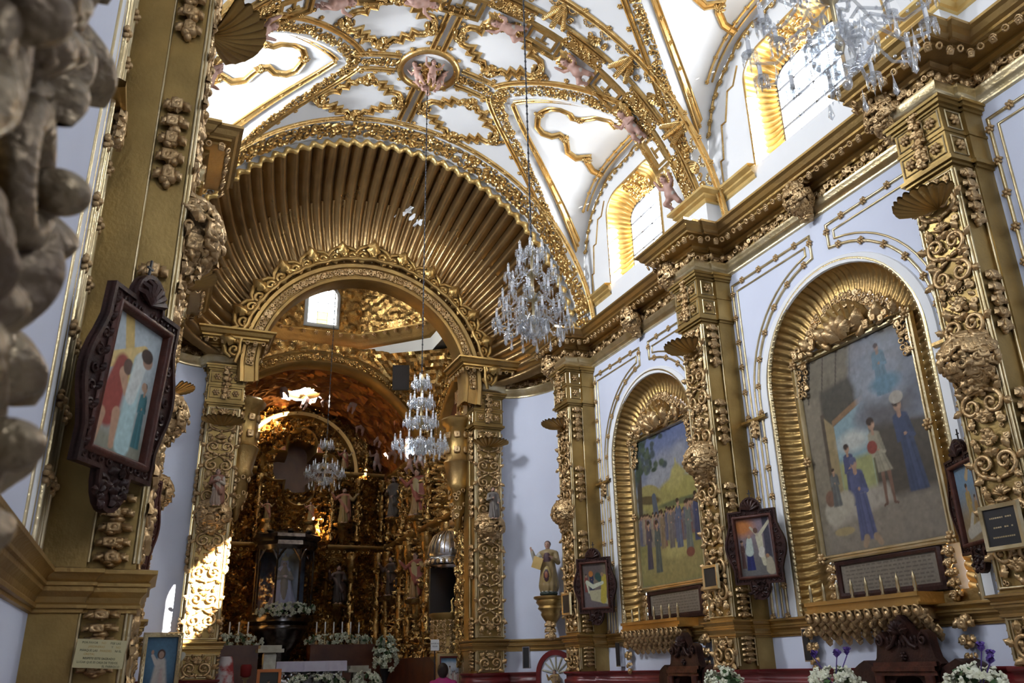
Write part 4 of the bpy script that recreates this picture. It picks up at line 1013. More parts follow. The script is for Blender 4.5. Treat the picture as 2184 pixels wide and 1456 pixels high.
# --- white statue bracket by the right pilaster of the arch
t = thing('statue_bracket', 'small gilded shelf bracket inside the right jamb of the chancel arch', 'bracket', (5.62, 15.95, 4.1))
m = MB(); m.lathe([(0, 3.82), (.08, 3.86), (.12, 4.0), (.24, 4.12), (.32, 4.16), (.32, 4.24), (0, 4.26)], 12, np.array(Matrix.Translation((5.64, 15.95, 0)))); m.build('shelf', GOLDC, t)
# ------------------------------------------------------------------ gilded ribs, frames and figures of the vault
def bayS(yb): return lambda a, b, h: barrelS(a, yb+b, h)
MED_Q = [(.70, 0), (.68, .11), (.61, .20), (.50, .22), (.43, .19), (.43, .33), (.30, .30), (.30, .43), (.17, .41), (.12, .49), (0, .50)]
MED = MED_Q+[(-x, y) for x, y in MED_Q[-2::-1]]+[(-x, -y) for x, y in MED_Q[1:]]+[(x, -y) for x, y in MED_Q[-2:0:-1]]
hm = MB()
for j in range(5): a = PI*(j+.5)/5; hm.addM(RINGF, frame((.05*cos(a), -.05*sin(a), .03), (0, -.2, 1), (0, 1, 0), .024))
hm.ball((0, 0, .02), .035, 6, 5); HALF = hm.build('half_flower', GOLDV, None); COL.objects.unlink(HALF)
CLUS = cluster_mb(.14, .10, .09, 22, 12, .042, False).build('flower_cluster', GOLDV, None); COL.objects.unlink(CLUS)
def rib(yb, side, q, label, nm='vault_rib'):
    S = bayS(yb); L0 = lunS(side, yb); t = thing(nm, label, 'vault rib', S(side*AG, q*1.88, 0))
    g = groin(side, q); off = lambda d: [tuple(p) for p in off2d(np.array(g), d*(-1 if side*q > 0 else 1)*-1)]
    sg = -1 if side*q > 0 else 1                 # left of travel is towards the lunette when sg < 0
    outer = off2d(np.array(g), -.27*sg*-1 if False else .27*(1 if side*q > 0 else -1))
    mid = off2d(np.array(g), .10*(1 if side*q > 0 else -1))
    m = MB(); sweep2(m, outer, BEAD2(.10, .04), S, step=.2); m.build('outer_bead', GOLDV, t)
    m = MB(); band(m, S, mid, .17, .045, 3, 21+side+2*q); m.build('flower_band', GOLDV, t)
    pl = off2d(np.array([(xgroin(1.88*i/30), 1.88*i/30) for i in range(31)]), -.15); lp = [(min(x, RV-.02), q*y) for x, y in pl if y > .01]
    m = MB(); sweep2(m, lp, BEAD2(.10, .035), L0, step=.2); m.build('inner_bead', GOLDV, t)
    bosses(S, [tuple(p) for p in off2d(outer, .10*(1 if side*q > 0 else -1))], .36, .045, t, ROS); bosses(L0, lp, .34, .04, t, ROS)
def level_link(S, side, w, k):
    t = thing('vault_rib', 'short level flower rib from the keystone to the %s fork of ribs' % w, 'vault rib', S(side*.9, 0, 0))
    m = MB(); band(m, S, [(side*(.52+.85*i/10), 0) for i in range(11)], .16, .05, 3, 5+k); m.build('flower_band', GOLDV, t)
    m = MB()
    for d in (-.19, .19): sweep2(m, [(side*.52, d), (side*(1.30), d)], BEAD2(.11, .04), S, step=.2)
    m.build('double_beads', GOLDV, t)
    for d in (-.28, .28): bosses(S, [(side*.6, d), (side*1.3, d)], .24, .042, t, ROS)
def vault_bay(yb, k):
    S = bayS(yb); where = 'shell bay' if k == 0 else 'nearer bay'
    for side, w in ((1, 'right'), (-1, 'left')):
        for q, e in ((1, 'far'), (-1, 'near')):
            if k == 1 and (side < 0 or q < 0): continue
            rib(yb, side, q, 'gilded flower rib on the %s edge of the %s lunette, %s' % (e, w, where))
        if k == 1 and side < 0: continue
        L0 = lunS(side, yb)
        # link from the keystone to the fork
        if k == 0: level_link(S, side, w, k)
        # three-lobed frame in the lunette
        t = thing('trefoil_moulding', 'gilded trefoil frame in the %s lunette of the vault, %s' % (w, where), 'frame', L0(2.6, 0, 0))
        half = [(3.62, .80), (3.40, .76), (3.22, .62), (3.18, .50), (3.00, .62), (2.80, .56), (2.70, .40), (2.62, .30), (2.50, .26), (2.40, .36), (2.22, .37), (2.08, .28), (2.02, .12), (2.0, 0)]
        pth = half+[(x, -y) for x, y in half[-2::-1]]
        m = MB(); sweep2(m, pth, BEAD2(.115, .045), L0, step=.15); m.build('moulding', GOLDY if side > 0 and False else GOLDV, t)
        for p in ((2.0, 0), (2.62, .3), (2.62, -.3), (3.2, .56), (3.2, -.56)): inst(CLUS, frame(L0(*p, 0), np.array(L0(*p, .1))-L0(*p, 0), (0, 1, 0), .6), t).name = 'flower_cluster'
        # border where the lunette meets the wall
        W = wallS(side, yb); t = thing('lunette_border', 'border of gilded half flowers along the %s wall arch, %s' % (w, where), 'border', W(0, 10, 0))
        ap = [(1.80*cos(PI*i/40), zwall(1.80*cos(PI*i/40))-.06) for i in range(1, 40)]; zz = [(x, z+(.05 if int(i/4) % 2 else 0)) for i, (x, z) in enumerate(ap)]
        m = MB(); sweep2(m, zz, BEAD(.03, .03), W, step=.3); m.build('stepped_bead', GOLDV, t)
        for p in along(ap, .20):
            inst(HALF, frame(W(p[0], p[1]-.03, 0), (-side, 0, 0), (0, 0, 1)), t).name = 'half_flower'
        lp = [(RV-.22, y) for y in np.linspace(-1.45, 1.45, 20)]
        m = MB(); sweep2(m, lp, BEAD(.03, .03), L0, step=.2); sweep2(m, [(x+.09, y) for x, y in lp], BEAD(.025, .025), L0, step=.2); m.build('beads', GOLDV, t)
        bosses(L0, lp, .26, .042, t, ROS)
        tl = MB()
        for q in (1, -1): sweep2(tl, [(q*1.62, 7.92), (q*1.62, 8.35), (q*1.55, 8.35), (q*1.50, 8.9), (q*1.40, 8.9), (q*1.28, 9.35), (q*1.14, 9.35), (q*1.0, 9.6)], BEAD(.022, .02), W, step=.3)
        tl.build('thin_line', GOLDV, t)
        for q, e in ((1, 'far'), (-1, 'near')) if k == 0 else ():
            t = thing('vault_medallion', 'zigzag gilded frame on the %s side of the vault crown, %s the keystone' % (w, 'beyond' if q > 0 else 'nearer than'), 'frame', S(side*.92, q*.98, 0))
            pth = [(side*.92+x, q*.98+y) for x, y in MED]
            m = MB(); sweep2(m, pth, BEAD2(.115, .045), S, closed=True, step=.12); m.build('moulding', GOLDV, t)
            for x, y in ((.69, 0), (-.69, 0), (0, .52), (0, -.52)):
                p = (side*.92+x, q*.98+y); inst(CLUS, frame(S(*p, 0), np.array(S(*p, .1))-S(*p, 0), (1, 0, 0) if y == 0 else (0, 1, 0), 1.0), t).name = 'flower_cluster'
            for x, y in ((.66, .16), (.66, -.16), (-.66, .16), (-.66, -.16), (.46, .34), (-.46, .34), (.46, -.34), (-.46, -.34), (.2, .44), (-.2, .44), (.2, -.44), (-.2, -.44)):
                p = (side*.92+x, q*.98+y); inst(ROS, frame(S(*p, .02), np.array(S(*p, .1))-S(*p, 0), (1, 0, 0), .045), t).name = 'rosette'
    if k == 1: return
    for q, e in ((1, 'far'), (-1, 'near')):
        t = thing('vault_rib', 'straight double gold line along the vault crown, %s side of the keystone' % e, 'vault rib', S(0, q*.9, 0))
        m = MB()
        for d in (-.09, .09): sweep2(m, [(d, q*.5), (d, q*1.52)], BEAD2(.10, .045), S, step=.2)
        m.build('double_beads', GOLDV, t)
        for d in (-.19, .19): bosses(S, [(d, q*.6), (d, q*1.5)], .3, .042, t, ROS)
    # keystone
    t = thing('keystone_boss', 'round keystone ring with a gilded flower cluster and four pink children', 'boss', S(0, 0, 0))
    m = MB(); sweep2(m, [(.47*cos(2*PI*i/40), .47*sin(2*PI*i/40)) for i in range(40)], BEAD(.11, .07), S, closed=True, step=9); m.build('ring', GOLDV, t)
    bosses(S, [(.56*cos(2*PI*i/40), .56*sin(2*PI*i/40)) for i in range(40)], .42, .042, t, ROS, True)
    o = cluster_mb(.20, .20, .26, 60, 31, .055, False).build('flower_cluster', GOLDV, t, local=True)
    o.matrix_local = Matrix.Translation((0, 0, .0)) @ Matrix.Rotation(PI, 4, 'X')
vault_bay(BAYS[0]-.06, 0); vault_bay(BAYS[1]-.02, 1)
# ------------------------------------------------------------------ transverse arch between the bays
t = thing('transverse_arch', 'broad gilded transverse arch across the vault with coffers and flower panels', 'arch', (XC, 9.02, ZC))
phis = [-59, -39.5, -20, .8, 21, 40.3, 59.4]; RAD = PI/180*RV
m = MB(); P = [(RV*(i/60-.5)*PI*.93, 0) for i in range(61)]
sweep2(m, [(a, 9.08) for a, _ in P], [(-.05, 0), (-.05, .05), (.05, .05), (.05, 0)], barrelS); m.build('white_fillet', WHITE, t)
m = MB()
for y, w in ((9.18, .05), (8.94, .04)): sweep2(m, [(a, y) for a, _ in P], BEAD(w, .06), barrelS)
sweep2(m, [(a, 8.56) for a, _ in P], BEAD2(.11, .045), barrelS); m.build('long_beads', GOLDV, t)
bosses(barrelS, [(a, 8.50) for a, _ in P], .42, .05, t, ROS)
m = MB(); rnd = random.Random(2)
for a in np.arange(-80, 80, 2.0):
    d = min(abs(a-p) for p in phis)
    if d > 5.2: m.addM(RINGF if rnd.random() < .6 else FLORET, frame(barrelS(a*RAD, 9.60+rnd.uniform(-.02, .02), .02), np.subtract(barrelS(a*RAD, 9.6, .1), barrelS(a*RAD, 9.6, 0)), (0, 1, 0), .04))
    r = int(a) % 10
    for yy, sc in ((8.82, .05), (8.78, .045)):
        if r < 6: m.addM(RINGF if rnd.random() < .6 else FLORET, frame(barrelS((a+rnd.uniform(-.5, .5))*RAD, yy, .02), np.subtract(barrelS(a*RAD, yy, .1), barrelS(a*RAD, yy, 0)), (0, 1, 0), sc))
for a in np.arange(-78, 80, 4.6):
    for j in range(5): b = PI*(j+.5)/5; m.addM(RINGF, frame(barrelS(a*RAD+.07*cos(b), 8.62+.07*sin(b), .02), np.subtract(barrelS(a*RAD, 8.6, .1), barrelS(a*RAD, 8.6, 0)), (0, 1, 0), .03))
m.build('flower_strings', GOLDV, t)
sh = scallop_mb(.14, 7, .3, 2.2).build('small_shell', GOLDV, None); COL.objects.unlink(sh)
for a in (-49, -30, -10, 11, 31, 50, 69): inst(sh, frame(barrelS(a*RAD, 8.76, .02), np.subtract(barrelS(a*RAD, 8.8, .1), barrelS(a*RAD, 8.8, 0)), (0, 1, 0)), t).name = 'small_shell'
cf = None; fp = None; tb = None
def arch_part(build, a, y, prev, nm, m_):
    n = np.subtract(barrelS(a*RAD, y, .1), barrelS(a*RAD, y, 0)); M = frame(barrelS(a*RAD, y, 0), n, (0, 1, 0))
    if prev is None:
        o = build().build(nm, m_, t, local=True); o.matrix_local = Matrix.Translation(-Vector(tuple(ORG[t.name]))) @ Matrix(M); return o
    inst(prev, M, t); return prev
def coffer():
    m = MB(); F = lambda a, b, h: (a, b, h-.004*(a/.1)**2*0+a*a/RV*-.5*0)
    sweep2(m, [(-.29, -.20), (.29, -.20), (.29, .20), (-.29, .20)], [(-.025, 0), (-.025, .06), (.025, .06), (.025, 0)], F, True, 9)
    sweep2(m, [(-.21, -.12), (.21, -.12), (.21, .12), (-.21, .12)], [(-.02, 0), (-.02, .035), (.02, .035), (.02, 0)], F, True, 9)
    m.box(-.02, .02, -.12, .06, 0, .03); m.box(-.10, .10, .03, .06, 0, .03)
    for x in (-.12, .12): m.addM(rosette_mb().arrays(), TS((x, .20, .04), .045))
    return m
def flowerpanel():
    m = MB(); rnd = random.Random(4); m.box(-.37, .37, -.135, .135, -.02, .06)
    for c in (-.22, .22):
        for j in range(11): a = 2*PI*j/11; m.addM(RINGF, TS((c+.10*cos(a), .085*sin(a), .065), .032))
    for j in range(26): m.addM(RINGF if j % 2 else FLORET, TS((rnd.uniform(-.12, .12), rnd.uniform(-.1, .1), .06), .03))
    for x in (-.33, .33):
        for y in (-.1, 0, .1): m.addM(FLORET, TS((x, y, .06), .03))
    return m
def tribracket():
    m = MB(); 
    for j in range(14):
        u = j/13; w = .16*(1-u)
        for s in (-1, 1): m.addM(RINGF, frame((s*w, .14-.28*u, .05+.10*(1-u)), (s*.5, -.4, 1), (0, 1, 0), .045))
        m.addM(FLORET, TS((0, .14-.28*u, .08+.12*(1-u)), .05))
    m.addM(ball_vf(), TS((0, .04, .0), (.15, .16, .13))); return m
for a in phis:
    cf = arch_part(coffer, a, 9.40, cf, 'coffer_frame', GOLDV); tb = arch_part(tribracket, a, 8.76, tb, 'flower_bracket', GOLDV)
for a in (-68, -49.5, -30, -10, 11.4, 30.6, 50, 68.6): fp = arch_part(flowerpanel, a, 9.12, fp, 'flower_panel', GOLDV)
# ------------------------------------------------------------------ winged children
CHS = {}
def cherub_obj(label, M, pose=0, wings=True, group=None):
    r = thing('cherub', label, 'cherub figure', (0, 0, 0), None, group); r.matrix_world = Matrix(M)
    if pose not in CHS:
        CHS[pose] = cherub(pose).build('body', VCOL, r, local=True, auto=0)
        if 'w' not in CHS: CHS['w'] = [wing_mb(s).build('wing', GOLDV, r, local=True) for s in (1, -1)]; return r
    else: c = CHS[pose].copy(); COL.objects.link(c); c.parent = r
    if wings:
        for w in CHS['w']: c = w.copy(); COL.objects.link(c); c.parent = r
    return r
def figM(p, up, out, s):                 # figure stands along `up`, looks along `out`
    up = np.array(up, float)/np.linalg.norm(up); f = -np.array(out, float); f -= up*(f@up); f /= np.linalg.norm(f); x = np.cross(f, up)
    M = np.eye(4); M[:3, 0] = x*s; M[:3, 1] = f*s; M[:3, 2] = up*s; M[:3, 3] = p; return M
names = {69.5: 'lowest pink child on the right end of the broad vault arch, above the cornice', 50: 'second pink child up the right half of the broad vault arch', 31: 'third pink child up the right half of the broad vault arch', 11.8: 'fourth pink child up the right of the broad vault arch, behind a chain',
         -9: 'pink child on the left half of the broad vault arch, nearest the crown', -29: 'pink child halfway down the left half of the broad vault arch', -49: 'pink child low on the left of the vault arch, by the dark shell', -66: 'lowest pink child on the left of the vault arch, under the dark shell'}
for a, lb in names.items():
    p = np.array(barrelS((a+5.5*(1 if a > 0 else -1))*RAD, 9.42, .10)); up = np.subtract(barrelS((a-3)*RAD if a > 0 else (a+3)*RAD, 9.42, 0), barrelS(a*RAD, 9.42, 0)); n = np.subtract(barrelS(a*RAD, 9.42, .1), barrelS(a*RAD, 9.42, 0))
    cherub_obj(lb, figM(p, up, n, .60), 1 if int(a) % 2 else 0)
kp = np.array(barrelS(0, BAYS[0]-.06, 0))
for i, (dx, dy, lb) in enumerate(((-.34, -.12, 'left'), (.02, -.30, 'nearest'), (.34, -.05, 'right'), (0, .34, 'far'))):
    d = np.array((dx, dy, 0)); cherub_obj('pink child clinging to the keystone cluster, %s one of four' % lb, figM(kp+d*.35+(0, 0, -.42), d+np.array((0, 0, .9)), d*1.0+np.array((0, 0, -.4)), .44), i % 2, False)
# ------------------------------------------------------------------ pictures in carved wooden frames
def st_cross():
    c = Canvas(.46, .68, 90, 130, (.42, .47, .46), .95); c.grad((.30, .30, .26), (.44, .50, .52), .05, .8); c.rect(0, 1, 0, .14, (.26, .26, .2), .08)
    c.cap((.30, 1.0), (.62, .36), .085, .085, (.60, .43, .15), .1); c.cap((.02, .60), (.70, .80), .085, .085, (.66, .49, .20), .1)
    c.cap((.24, .30), (.34, .62), .20, .14, (.30, .06, .045)); c.cap((.14, .24), (.10, .06), .075, .05, (.45, .27, .17)); c.cap((.40, .28), (.42, .06), .075, .05, (.47, .28, .18)); c.cap((.38, .58), (.50, .46), .07, .05, (.5, .3, .19)); c.cap((.5, .46), (.62, .5), .05, .04, (.5, .3, .19)); c.ell(.45, .64, .09, .06, (.12, .07, .05))
    c.cap((.62, .10), (.64, .70), .15, .11, (.42, .58, .58)); c.cap((.60, .45), (.68, .72), .10, .12, (.62, .66, .62)); c.ell(.80, .75, .10, .055, (.36, .22, .15)); c.ell(.77, .79, .12, .055, (.06, .04, .03)); c.cap((.68, .62), (.6, .48), .07, .05, (.6, .62, .58))
    c.person(.86, .08, .52, (.06, .17, .19), wd=.16); c.ell(.83, .56, .05, .035, (.42, .27, .18)); return c.noise(.07, 3)
def st_cruc():
    c = Canvas(.46, .68, 90, 130, (.2, .16, .2)); c.grad((.16, .15, .14), (.30, .22, .25), .2, .9); c.ell(.16, .86, .32, .16, (.55, .20, .05), .9); c.rect(.76, .94, .05, 1, (.06, .055, .075), .03)
    c.person(.30, .08, .6, (.025, .03, .13), wd=.2); c.cap((.30, .42), (.33, .62), .12, .08, (.52, .58, .50)); c.ell(.33, .68, .05, .035, (.45, .28, .18)); c.person(.1, .12, .52, (.10, .05, .04), wd=.12)
    c.cap((.70, .20), (.64, .44), .06, .07, (.60, .55, .38)); c.cap((.64, .44), (.62, .66), .075, .10, (.62, .57, .40)); c.cap((.64, .70), (.95, .92), .05, .035, (.62, .57, .4)); c.cap((.58, .70), (.40, .84), .04, .03, (.55, .48, .34)); c.ell(.54, .78, .065, .05, (.16, .08, .05)); c.cap((.63, .36), (.66, .44), .08, .08, (.66, .62, .52))
    c.cap((.86, .10), (.84, .26), .14, .09, (.46, .40, .28)); c.ell(.80, .33, .05, .035, (.38, .2, .1)); return c.noise(.07, 3)
def st_tomb():
    c = Canvas(.46, .60, 90, 118, (.2, .16, .1)); c.grad((.17, .13, .12), (.22, .18, .10), .3, .8); c.ell(.4, .88, .5, .2, (.12, .09, .08), .6); c.rect(0, 1, 0, .42, (.15, .12, .12), .05)
    c.poly([(.30, .16), (.98, .05), (.98, .16), (.72, .40), (.22, .38)], (.46, .42, .26), .02); c.cap((.62, .70), (.76, .60), .12, .09, (.03, .07, .06)); c.cap((.80, .16), (.88, .66), .12, .11, (.46, .36, .05)); c.ell(.80, .74, .06, .05, (.3, .19, .1))
    c.person(.14, .34, .44, (.20, .05, .04), wd=.2); c.person(.36, .38, .42, (.025, .03, .07), wd=.24, skin=(.45, .2, .06)); c.ell(.34, .77, .09, .07, (.46, .17, .03))
    c.cap((.16, .58), (.40, .47), .06, .065, (.58, .60, .44)); c.cap((.40, .47), (.80, .55), .065, .05, (.60, .61, .45)); c.cap((.15, .56), (.22, .34), .035, .025, (.55, .57, .42)); return c.noise(.07, 3)
def st_plain():
    c = Canvas(.46, .68, 90, 130, (.3, .3, .3)); c.grad((.30, .22, .12), (.20, .30, .40), .3, .75); c.person(.42, .12, .66, (.40, .28, .10), wd=.18); c.person(.7, .1, .5, (.36, .22, .08), wd=.16); c.cap((.5, .84), (.62, .96), .07, .05, (.5, .36, .2)); c.cap((.2, .12), (.75, .18), .11, .10, (.48, .44, .36)); c.cap((.25, .14), (.45, .34), .07, .06, (.5, .46, .38)); return c.noise(.07, 3)
def bulged(w, h):          # outline of the frame with crest, apron and rounded ears
    hw, hh = w/2, h/2; P = []
    P += [(-hw, -hh), (-hw*.42, -hh)]+[(hw*.42*cos(PI*i/10+PI), -hh+.36*w*sin(PI*i/10+PI)*.85) for i in range(1, 10)]+[(hw*.42, -hh), (hw, -hh)]
    P += [(hw, -hh*.62)]+[(hw+.13*w*sin(PI*i/8), -hh*.55+hh*1.1*i/8) for i in range(1, 8)]+[(hw, hh*.62), (hw, hh), (hw*.45, hh)]
    P += [(hw*.45*cos(PI*i/10), hh+.26*w*sin(PI*i/10)) for i in range(1, 10)]+[(-hw*.45, hh), (-hw, hh), (-hw, hh*.62)]
    P += [(-hw-.13*w*sin(PI*i/8), hh*.55-hh*1.1*i/8) for i in range(1, 8)]+[(-hw, -hh*.62)]
    return P
def station(label, c, face, canvas, tilt=0., w=.60, h=.86, mname='carved_picture', wood=WOOD):
    M = frame(c, face, (0, 0, 1)); t = thing(mname, label, 'picture'); t.matrix_world = Matrix(M)
    o = bulged(w, h); m = MB(); n = len(o)
    m.add([(*p, z) for z in (.0, .035) for p in o], [(i, (i+1) % n, n+(i+1) % n, n+i) for i in range(n)]+[tuple(range(n))[::-1]])
    cw, chh = w-.17, h-.19
    top = MB(); plate(top, o, [(-cw/2, -chh/2), (cw/2, -chh/2), (cw/2, chh/2), (-cw/2, chh/2)], lambda a, b, z: (a, b, .035)); m.addM(top.arrays())
    sweep2(m, o, [(-.0, .02), (.0, .05), (.022, .05), (.022, .035)], lambda a, b, z: (a, b, z), True, 9)
    m.build('frame_board', wood, t, smooth=False, local=True)
    m = MB(); sweep2(m, [(-cw/2, -chh/2), (cw/2, -chh/2), (cw/2, chh/2), (-cw/2, chh/2)], [(.0, .0), (.0, .045), (-.012, .06), (-.028, .06), (-.04, .04)], lambda a, b, z: (a, b, z), True, 9); m.build('inner_moulding', WOODR, t, smooth=False, local=True)
    m = MB(); rnd = random.Random(3)
    def sc(x, y, r, a, s): m.tube([(p[0], p[1], .035+p[2]) for p in scroll_pts((x, y), r, a, 1.2, .0, 14, sgn=s)], r*.28, 5)
    for s in (1, -1):
        for y in np.linspace(-h*.40, h*.40, 9): sc(s*(w/2-.045+.05*max(0, cos(y/h*PI*1.6))), y, .030, y*20, s); m.addM(LEAFV, TS((s*(w/2-.05), y-.02, .03), .055))
        for x in np.linspace(.06, w*.42, 4):
            for yy in (h/2-.045, -h/2+.045): sc(s*x, yy, .026, x*9, s)
        sc(s*.07, h/2+.05, .045, 0, s); sc(s*.07, -h/2-.07, .05, 2, s)
    for i in range(7):
        a = (i-3)*.42; m.tube([(0, h/2, .05), (.10*sin(a), h/2+.10*cos(a), .065), (.125*sin(a), h/2+.125*cos(a), .04)], [.008, .02, .014], 5)
    for i in range(18): m.addM(LEAFV, np.array(Matrix.Translation((rnd.uniform(-.1, .1), -h/2-rnd.uniform(.0, .12), .035)) @ Matrix.Rotation(rnd.uniform(0, 6), 4, 'Z') @ Matrix.Scale(.06, 4)))
    m.build('leaf_carving', wood, t, local=True)
    cv = canvas(); cv.w, cv.h = cw, chh; m = cv.mesh(np.array(Matrix.Translation((-cw/2, -chh/2, .012)))); m.build('canvas', VPAINT, t, smooth=False, local=True)
    m = MB(); m.box(-.005, .005, h/2+.15, h/2+.25, .0, .01); m.box(-.025, .025, h/2+.20, h/2+.21, .0, .01); m.build('small_cross', IRON, t, smooth=False, local=True)
    return t
station('carved dark wood picture of a figure carrying a cross, on the near left pilaster', (-.225, 4.335, 2.82), (.863, -.505, -.06), st_cross)
station('carved wood picture glimpsed edge-on behind the big cross picture on the left', (-.20, 8.42, 2.80), (.863, -.505, -.04), st_plain, wood=WOODR)
station('carved wood picture of a crucifixion under an orange sky, on the middle pilaster', (6.68, 8.42, 2.80), (-.863, -.505, -.04), st_cruc)
station('carved wood picture of an entombment, beside the niche of the temple crowd', (6.66, 12.52, 2.72), (-.80, -.60, -.04), st_tomb)
station('narrow slanted carved picture right of the cloud vision painting', (6.74, 5.42, 2.80), (-.86, .42, 0), st_plain)
station('carved dark picture cut off by the right edge of the view', (6.70, 4.33, 2.82), (-.863, -.505, -.04), st_plain)
# ------------------------------------------------------------------ small dark plaques on the pilasters
def text(s, M, size, m, parent, ext=.0006, name='lettering', align='CENTER', sx=1.0):
    cu = bpy.data.curves.new(name, 'FONT'); cu.body = s; cu.size = size; cu.align_x = align; cu.align_y = 'CENTER'; cu.extrude = ext; cu.space_line = 1.0; cu.resolution_u = 2
    me = bpy.data.meshes.new_from_object(bpy.data.objects.new('t', cu)); o = bpy.data.objects.new(name, me); COL.objects.link(o); me.materials.append(m)
    o.parent = parent; o.matrix_local = Matrix(M) @ Matrix.Diagonal((sx, 1, 1, 1)); return o
def plaque(label, c, face, w, h, lines):
    t = thing('plaque', label, 'plaque'); t.matrix_world = Matrix(frame(c, face, (0, 0, 1)))
    m = MB(); m.box(-w/2, w/2, -h/2, h/2, -.01, .012); m.build('board', DARK, t, smooth=False, local=True)
    m = MB(); sweep2(m, [(-w/2, -h/2), (w/2, -h/2), (w/2, h/2), (-w/2, h/2)], [(.0, .0), (.0, .025), (-.03, .03), (-.04, 0)], lambda a, b, z: (a, b, z), True, 9); m.build('frame', GOLDL, t, smooth=False, local=True)
    if lines:
        m = MB(); q = random.Random(4)
        for i in range(lines):
            x = -w*.34
            while x < w*.33:
                l = q.uniform(.010, .018)
                if q.random() < .82: m.box(x, x+l, h*(.25-.26*i)-.006, h*(.25-.26*i)+.006, .012, .0135)
                x += l+.005
        m.build('lettering', GOLDL, t, smooth=False, local=True)
plaque('black framed text plaque on the nearest right-hand pilaster', (6.41, 4.92, 2.50), (-1, 0, 0), .30, .30, 3)
plaque('small black plaque on the carved front of the middle pilaster', (6.42, 9.02, 2.50), (-1, 0, 0), .24, .22, 0)
plaque('small black plaque on the pilaster beside the saint, left of the entombment picture', (6.42, 13.10, 2.47), (-1, 0, 0), .24, .28, 0)
# ------------------------------------------------------------------ the notice on the left pilaster
INK = mat('dark green ink', (.015, .03, .02), .6); OCH = mat('faded ochre ink', (.42, .25, .06), .6); CREAM = mat('cream card', (.55, .49, .27), .5, 0, (.50, .44, .24), 3)
t = thing('notice_sign', 'cream notice board with dark lettering on the left pilaster', 'sign', (-.17, 4.56, 1.60)); t.rotation_euler = (math.radians(90-3), math.radians(3), 0)
m = MB(); m.box(-.105, .105, -.062, .062, -.006, .004); m.build('board', CREAM, t, smooth=False, local=True)
for s, x, y, mt in (('POR FAVOR', -.05, .047, INK), ('NO', .008, .047, OCH), ('PISE LAS', .058, .047, INK), ('JARDINERAS', -.02, .030, OCH), ('Y', .047, .030, INK), ('NO', .072, .030, OCH), ('MARQUE LAS', -.05, .013, INK), ('PAREDES', .022, .013, OCH), ('NI EL', .075, .013, INK), ('CRISTAL', -.045, -.003, OCH), ('RESPETE ESTE SAGRADO', 0, -.021, INK), ('LUGAR QUE ES CASA DE TODOS.', -.003, -.038, INK), ('EL PARROCO', .055, -.054, INK)):
    text(s, Matrix.Translation((x, y, .0046)), .0135, mt, t, .0003, sx=.92 if len(s) < 22 else .86)
# ------------------------------------------------------------------ slim wall loudspeakers
sp = None
for lb, c, f in (('slim black wall loudspeaker right of the cloud vision niche pendant', (6.97, 8.04, 1.68), (-1, 0, 0)), ('slim black wall loudspeaker below the entombment picture', (6.97, 12.38, 1.67), (-1, 0, 0)), ('slim black wall loudspeaker on the curved wall, left of the small red arched niche', (6.30, 14.55, 1.67), (-.62, -.78, 0))):
    t = thing('wall_speaker', lb, 'speaker'); t.matrix_world = Matrix(frame(c, f, (0, 0, 1)))
    if sp is None:
        m = MB(); m.box(-.065, .065, -.18, .18, -.02, .06); a = m.build('case', SILVER, t, smooth=False, local=True)
        m = MB(); m.box(-.05, .05, -.165, .165, .0, .068); b = m.build('grille', DARK, t, smooth=False, local=True); sp = (a, b)
    else:
        for q in sp: c_ = q.copy(); COL.objects.link(c_); c_.parent = t
# ------------------------------------------------------------------ vested saint on a gilded bracket
def vested():
    gold, pur = (.46, .33, .12), (.075, .03, .04)
    P = [('c', (0, 0, .06), (0, 0, .40), .15, .12, (.62, .58, .52), .03), ('c', (0, 0, .20), (0, 0, .70), .185, .115, (.36, .25, .11), .04), ('e', (0, 0, .79), (.165, .10, .065), (.40, .29, .14), .04), ('c', (0, 0, .8), (0, -.01, .88), .038, .034, SK, .02)]
    P += head_prims((0, -.015, .93), .068, (.14, .08, .06), False)
    P += [('e', (0, -.155, .36), (.085, .04, .17), gold, .01), ('e', (0, -.165, .36), (.062, .04, .13), pur, .005), ('e', (0, -.17, .37), (.045, .04, .09), (.36, .13, .07), .004), ('e', (0, -.10, .66), (.07, .03, .12), pur, .01)]
    P += arm_prims((-.15, 0, .77), (-.24, -.05, .66), (-.27, -.13, .80), .045, (.62, .58, .5)); P += arm_prims((.15, 0, .77), (.2, -.06, .6), (.13, -.17, .66), .045, (.40, .29, .14))
    P += [('e', (0, -.04, .04), (.17, .14, .05), (.03, .05, .04), .01)]
    def fold(X):
        w = np.clip((.5-X[..., 2])/.4, 0, 1)*np.clip((X[..., 2]-.02)/.06, 0, 1); return -.010*w*np.sin(np.arctan2(X[..., 0], -X[..., 1])*12)
    return figure(P, .014, fold=fold)
s = vested().build('saint_statue', VCOL, None, auto=0); s.location = (6.52, 14.0, 2.66); s.scale = (.95,)*3; s.rotation_euler = (0, 0, math.radians(-38)); tag(s, 'saint statue in gold and purple vestments with one hand raised', 'statue')
t = thing('wall_bracket', 'stepped gilded corbel under the vested saint statue', 'bracket', (6.55, 14.02, 2.0))
m = MB(); m.lathe([(0, 2.14), (.06, 2.18), (.16, 2.32), (.18, 2.36), (.17, 2.40), (.23, 2.46), (.21, 2.50), (.26, 2.56), (.25, 2.60), (.30, 2.63), (.30, 2.66), (0, 2.66)], 12, np.array(Matrix.Translation((6.55, 14.02, 0)))); m.build('corbel', GOLD, t, smooth=False)
d = drop_mb(.28, .17, 4).build('leaf_pendant', GOLDC, t, local=True); d.matrix_local = Matrix.Translation((0, 0, .24)) @ Matrix.Rotation(math.radians(-38), 4, 'Z') @ Matrix.Translation((0, -.06, 0)) @ Matrix.Rotation(PI/2, 4, 'X')
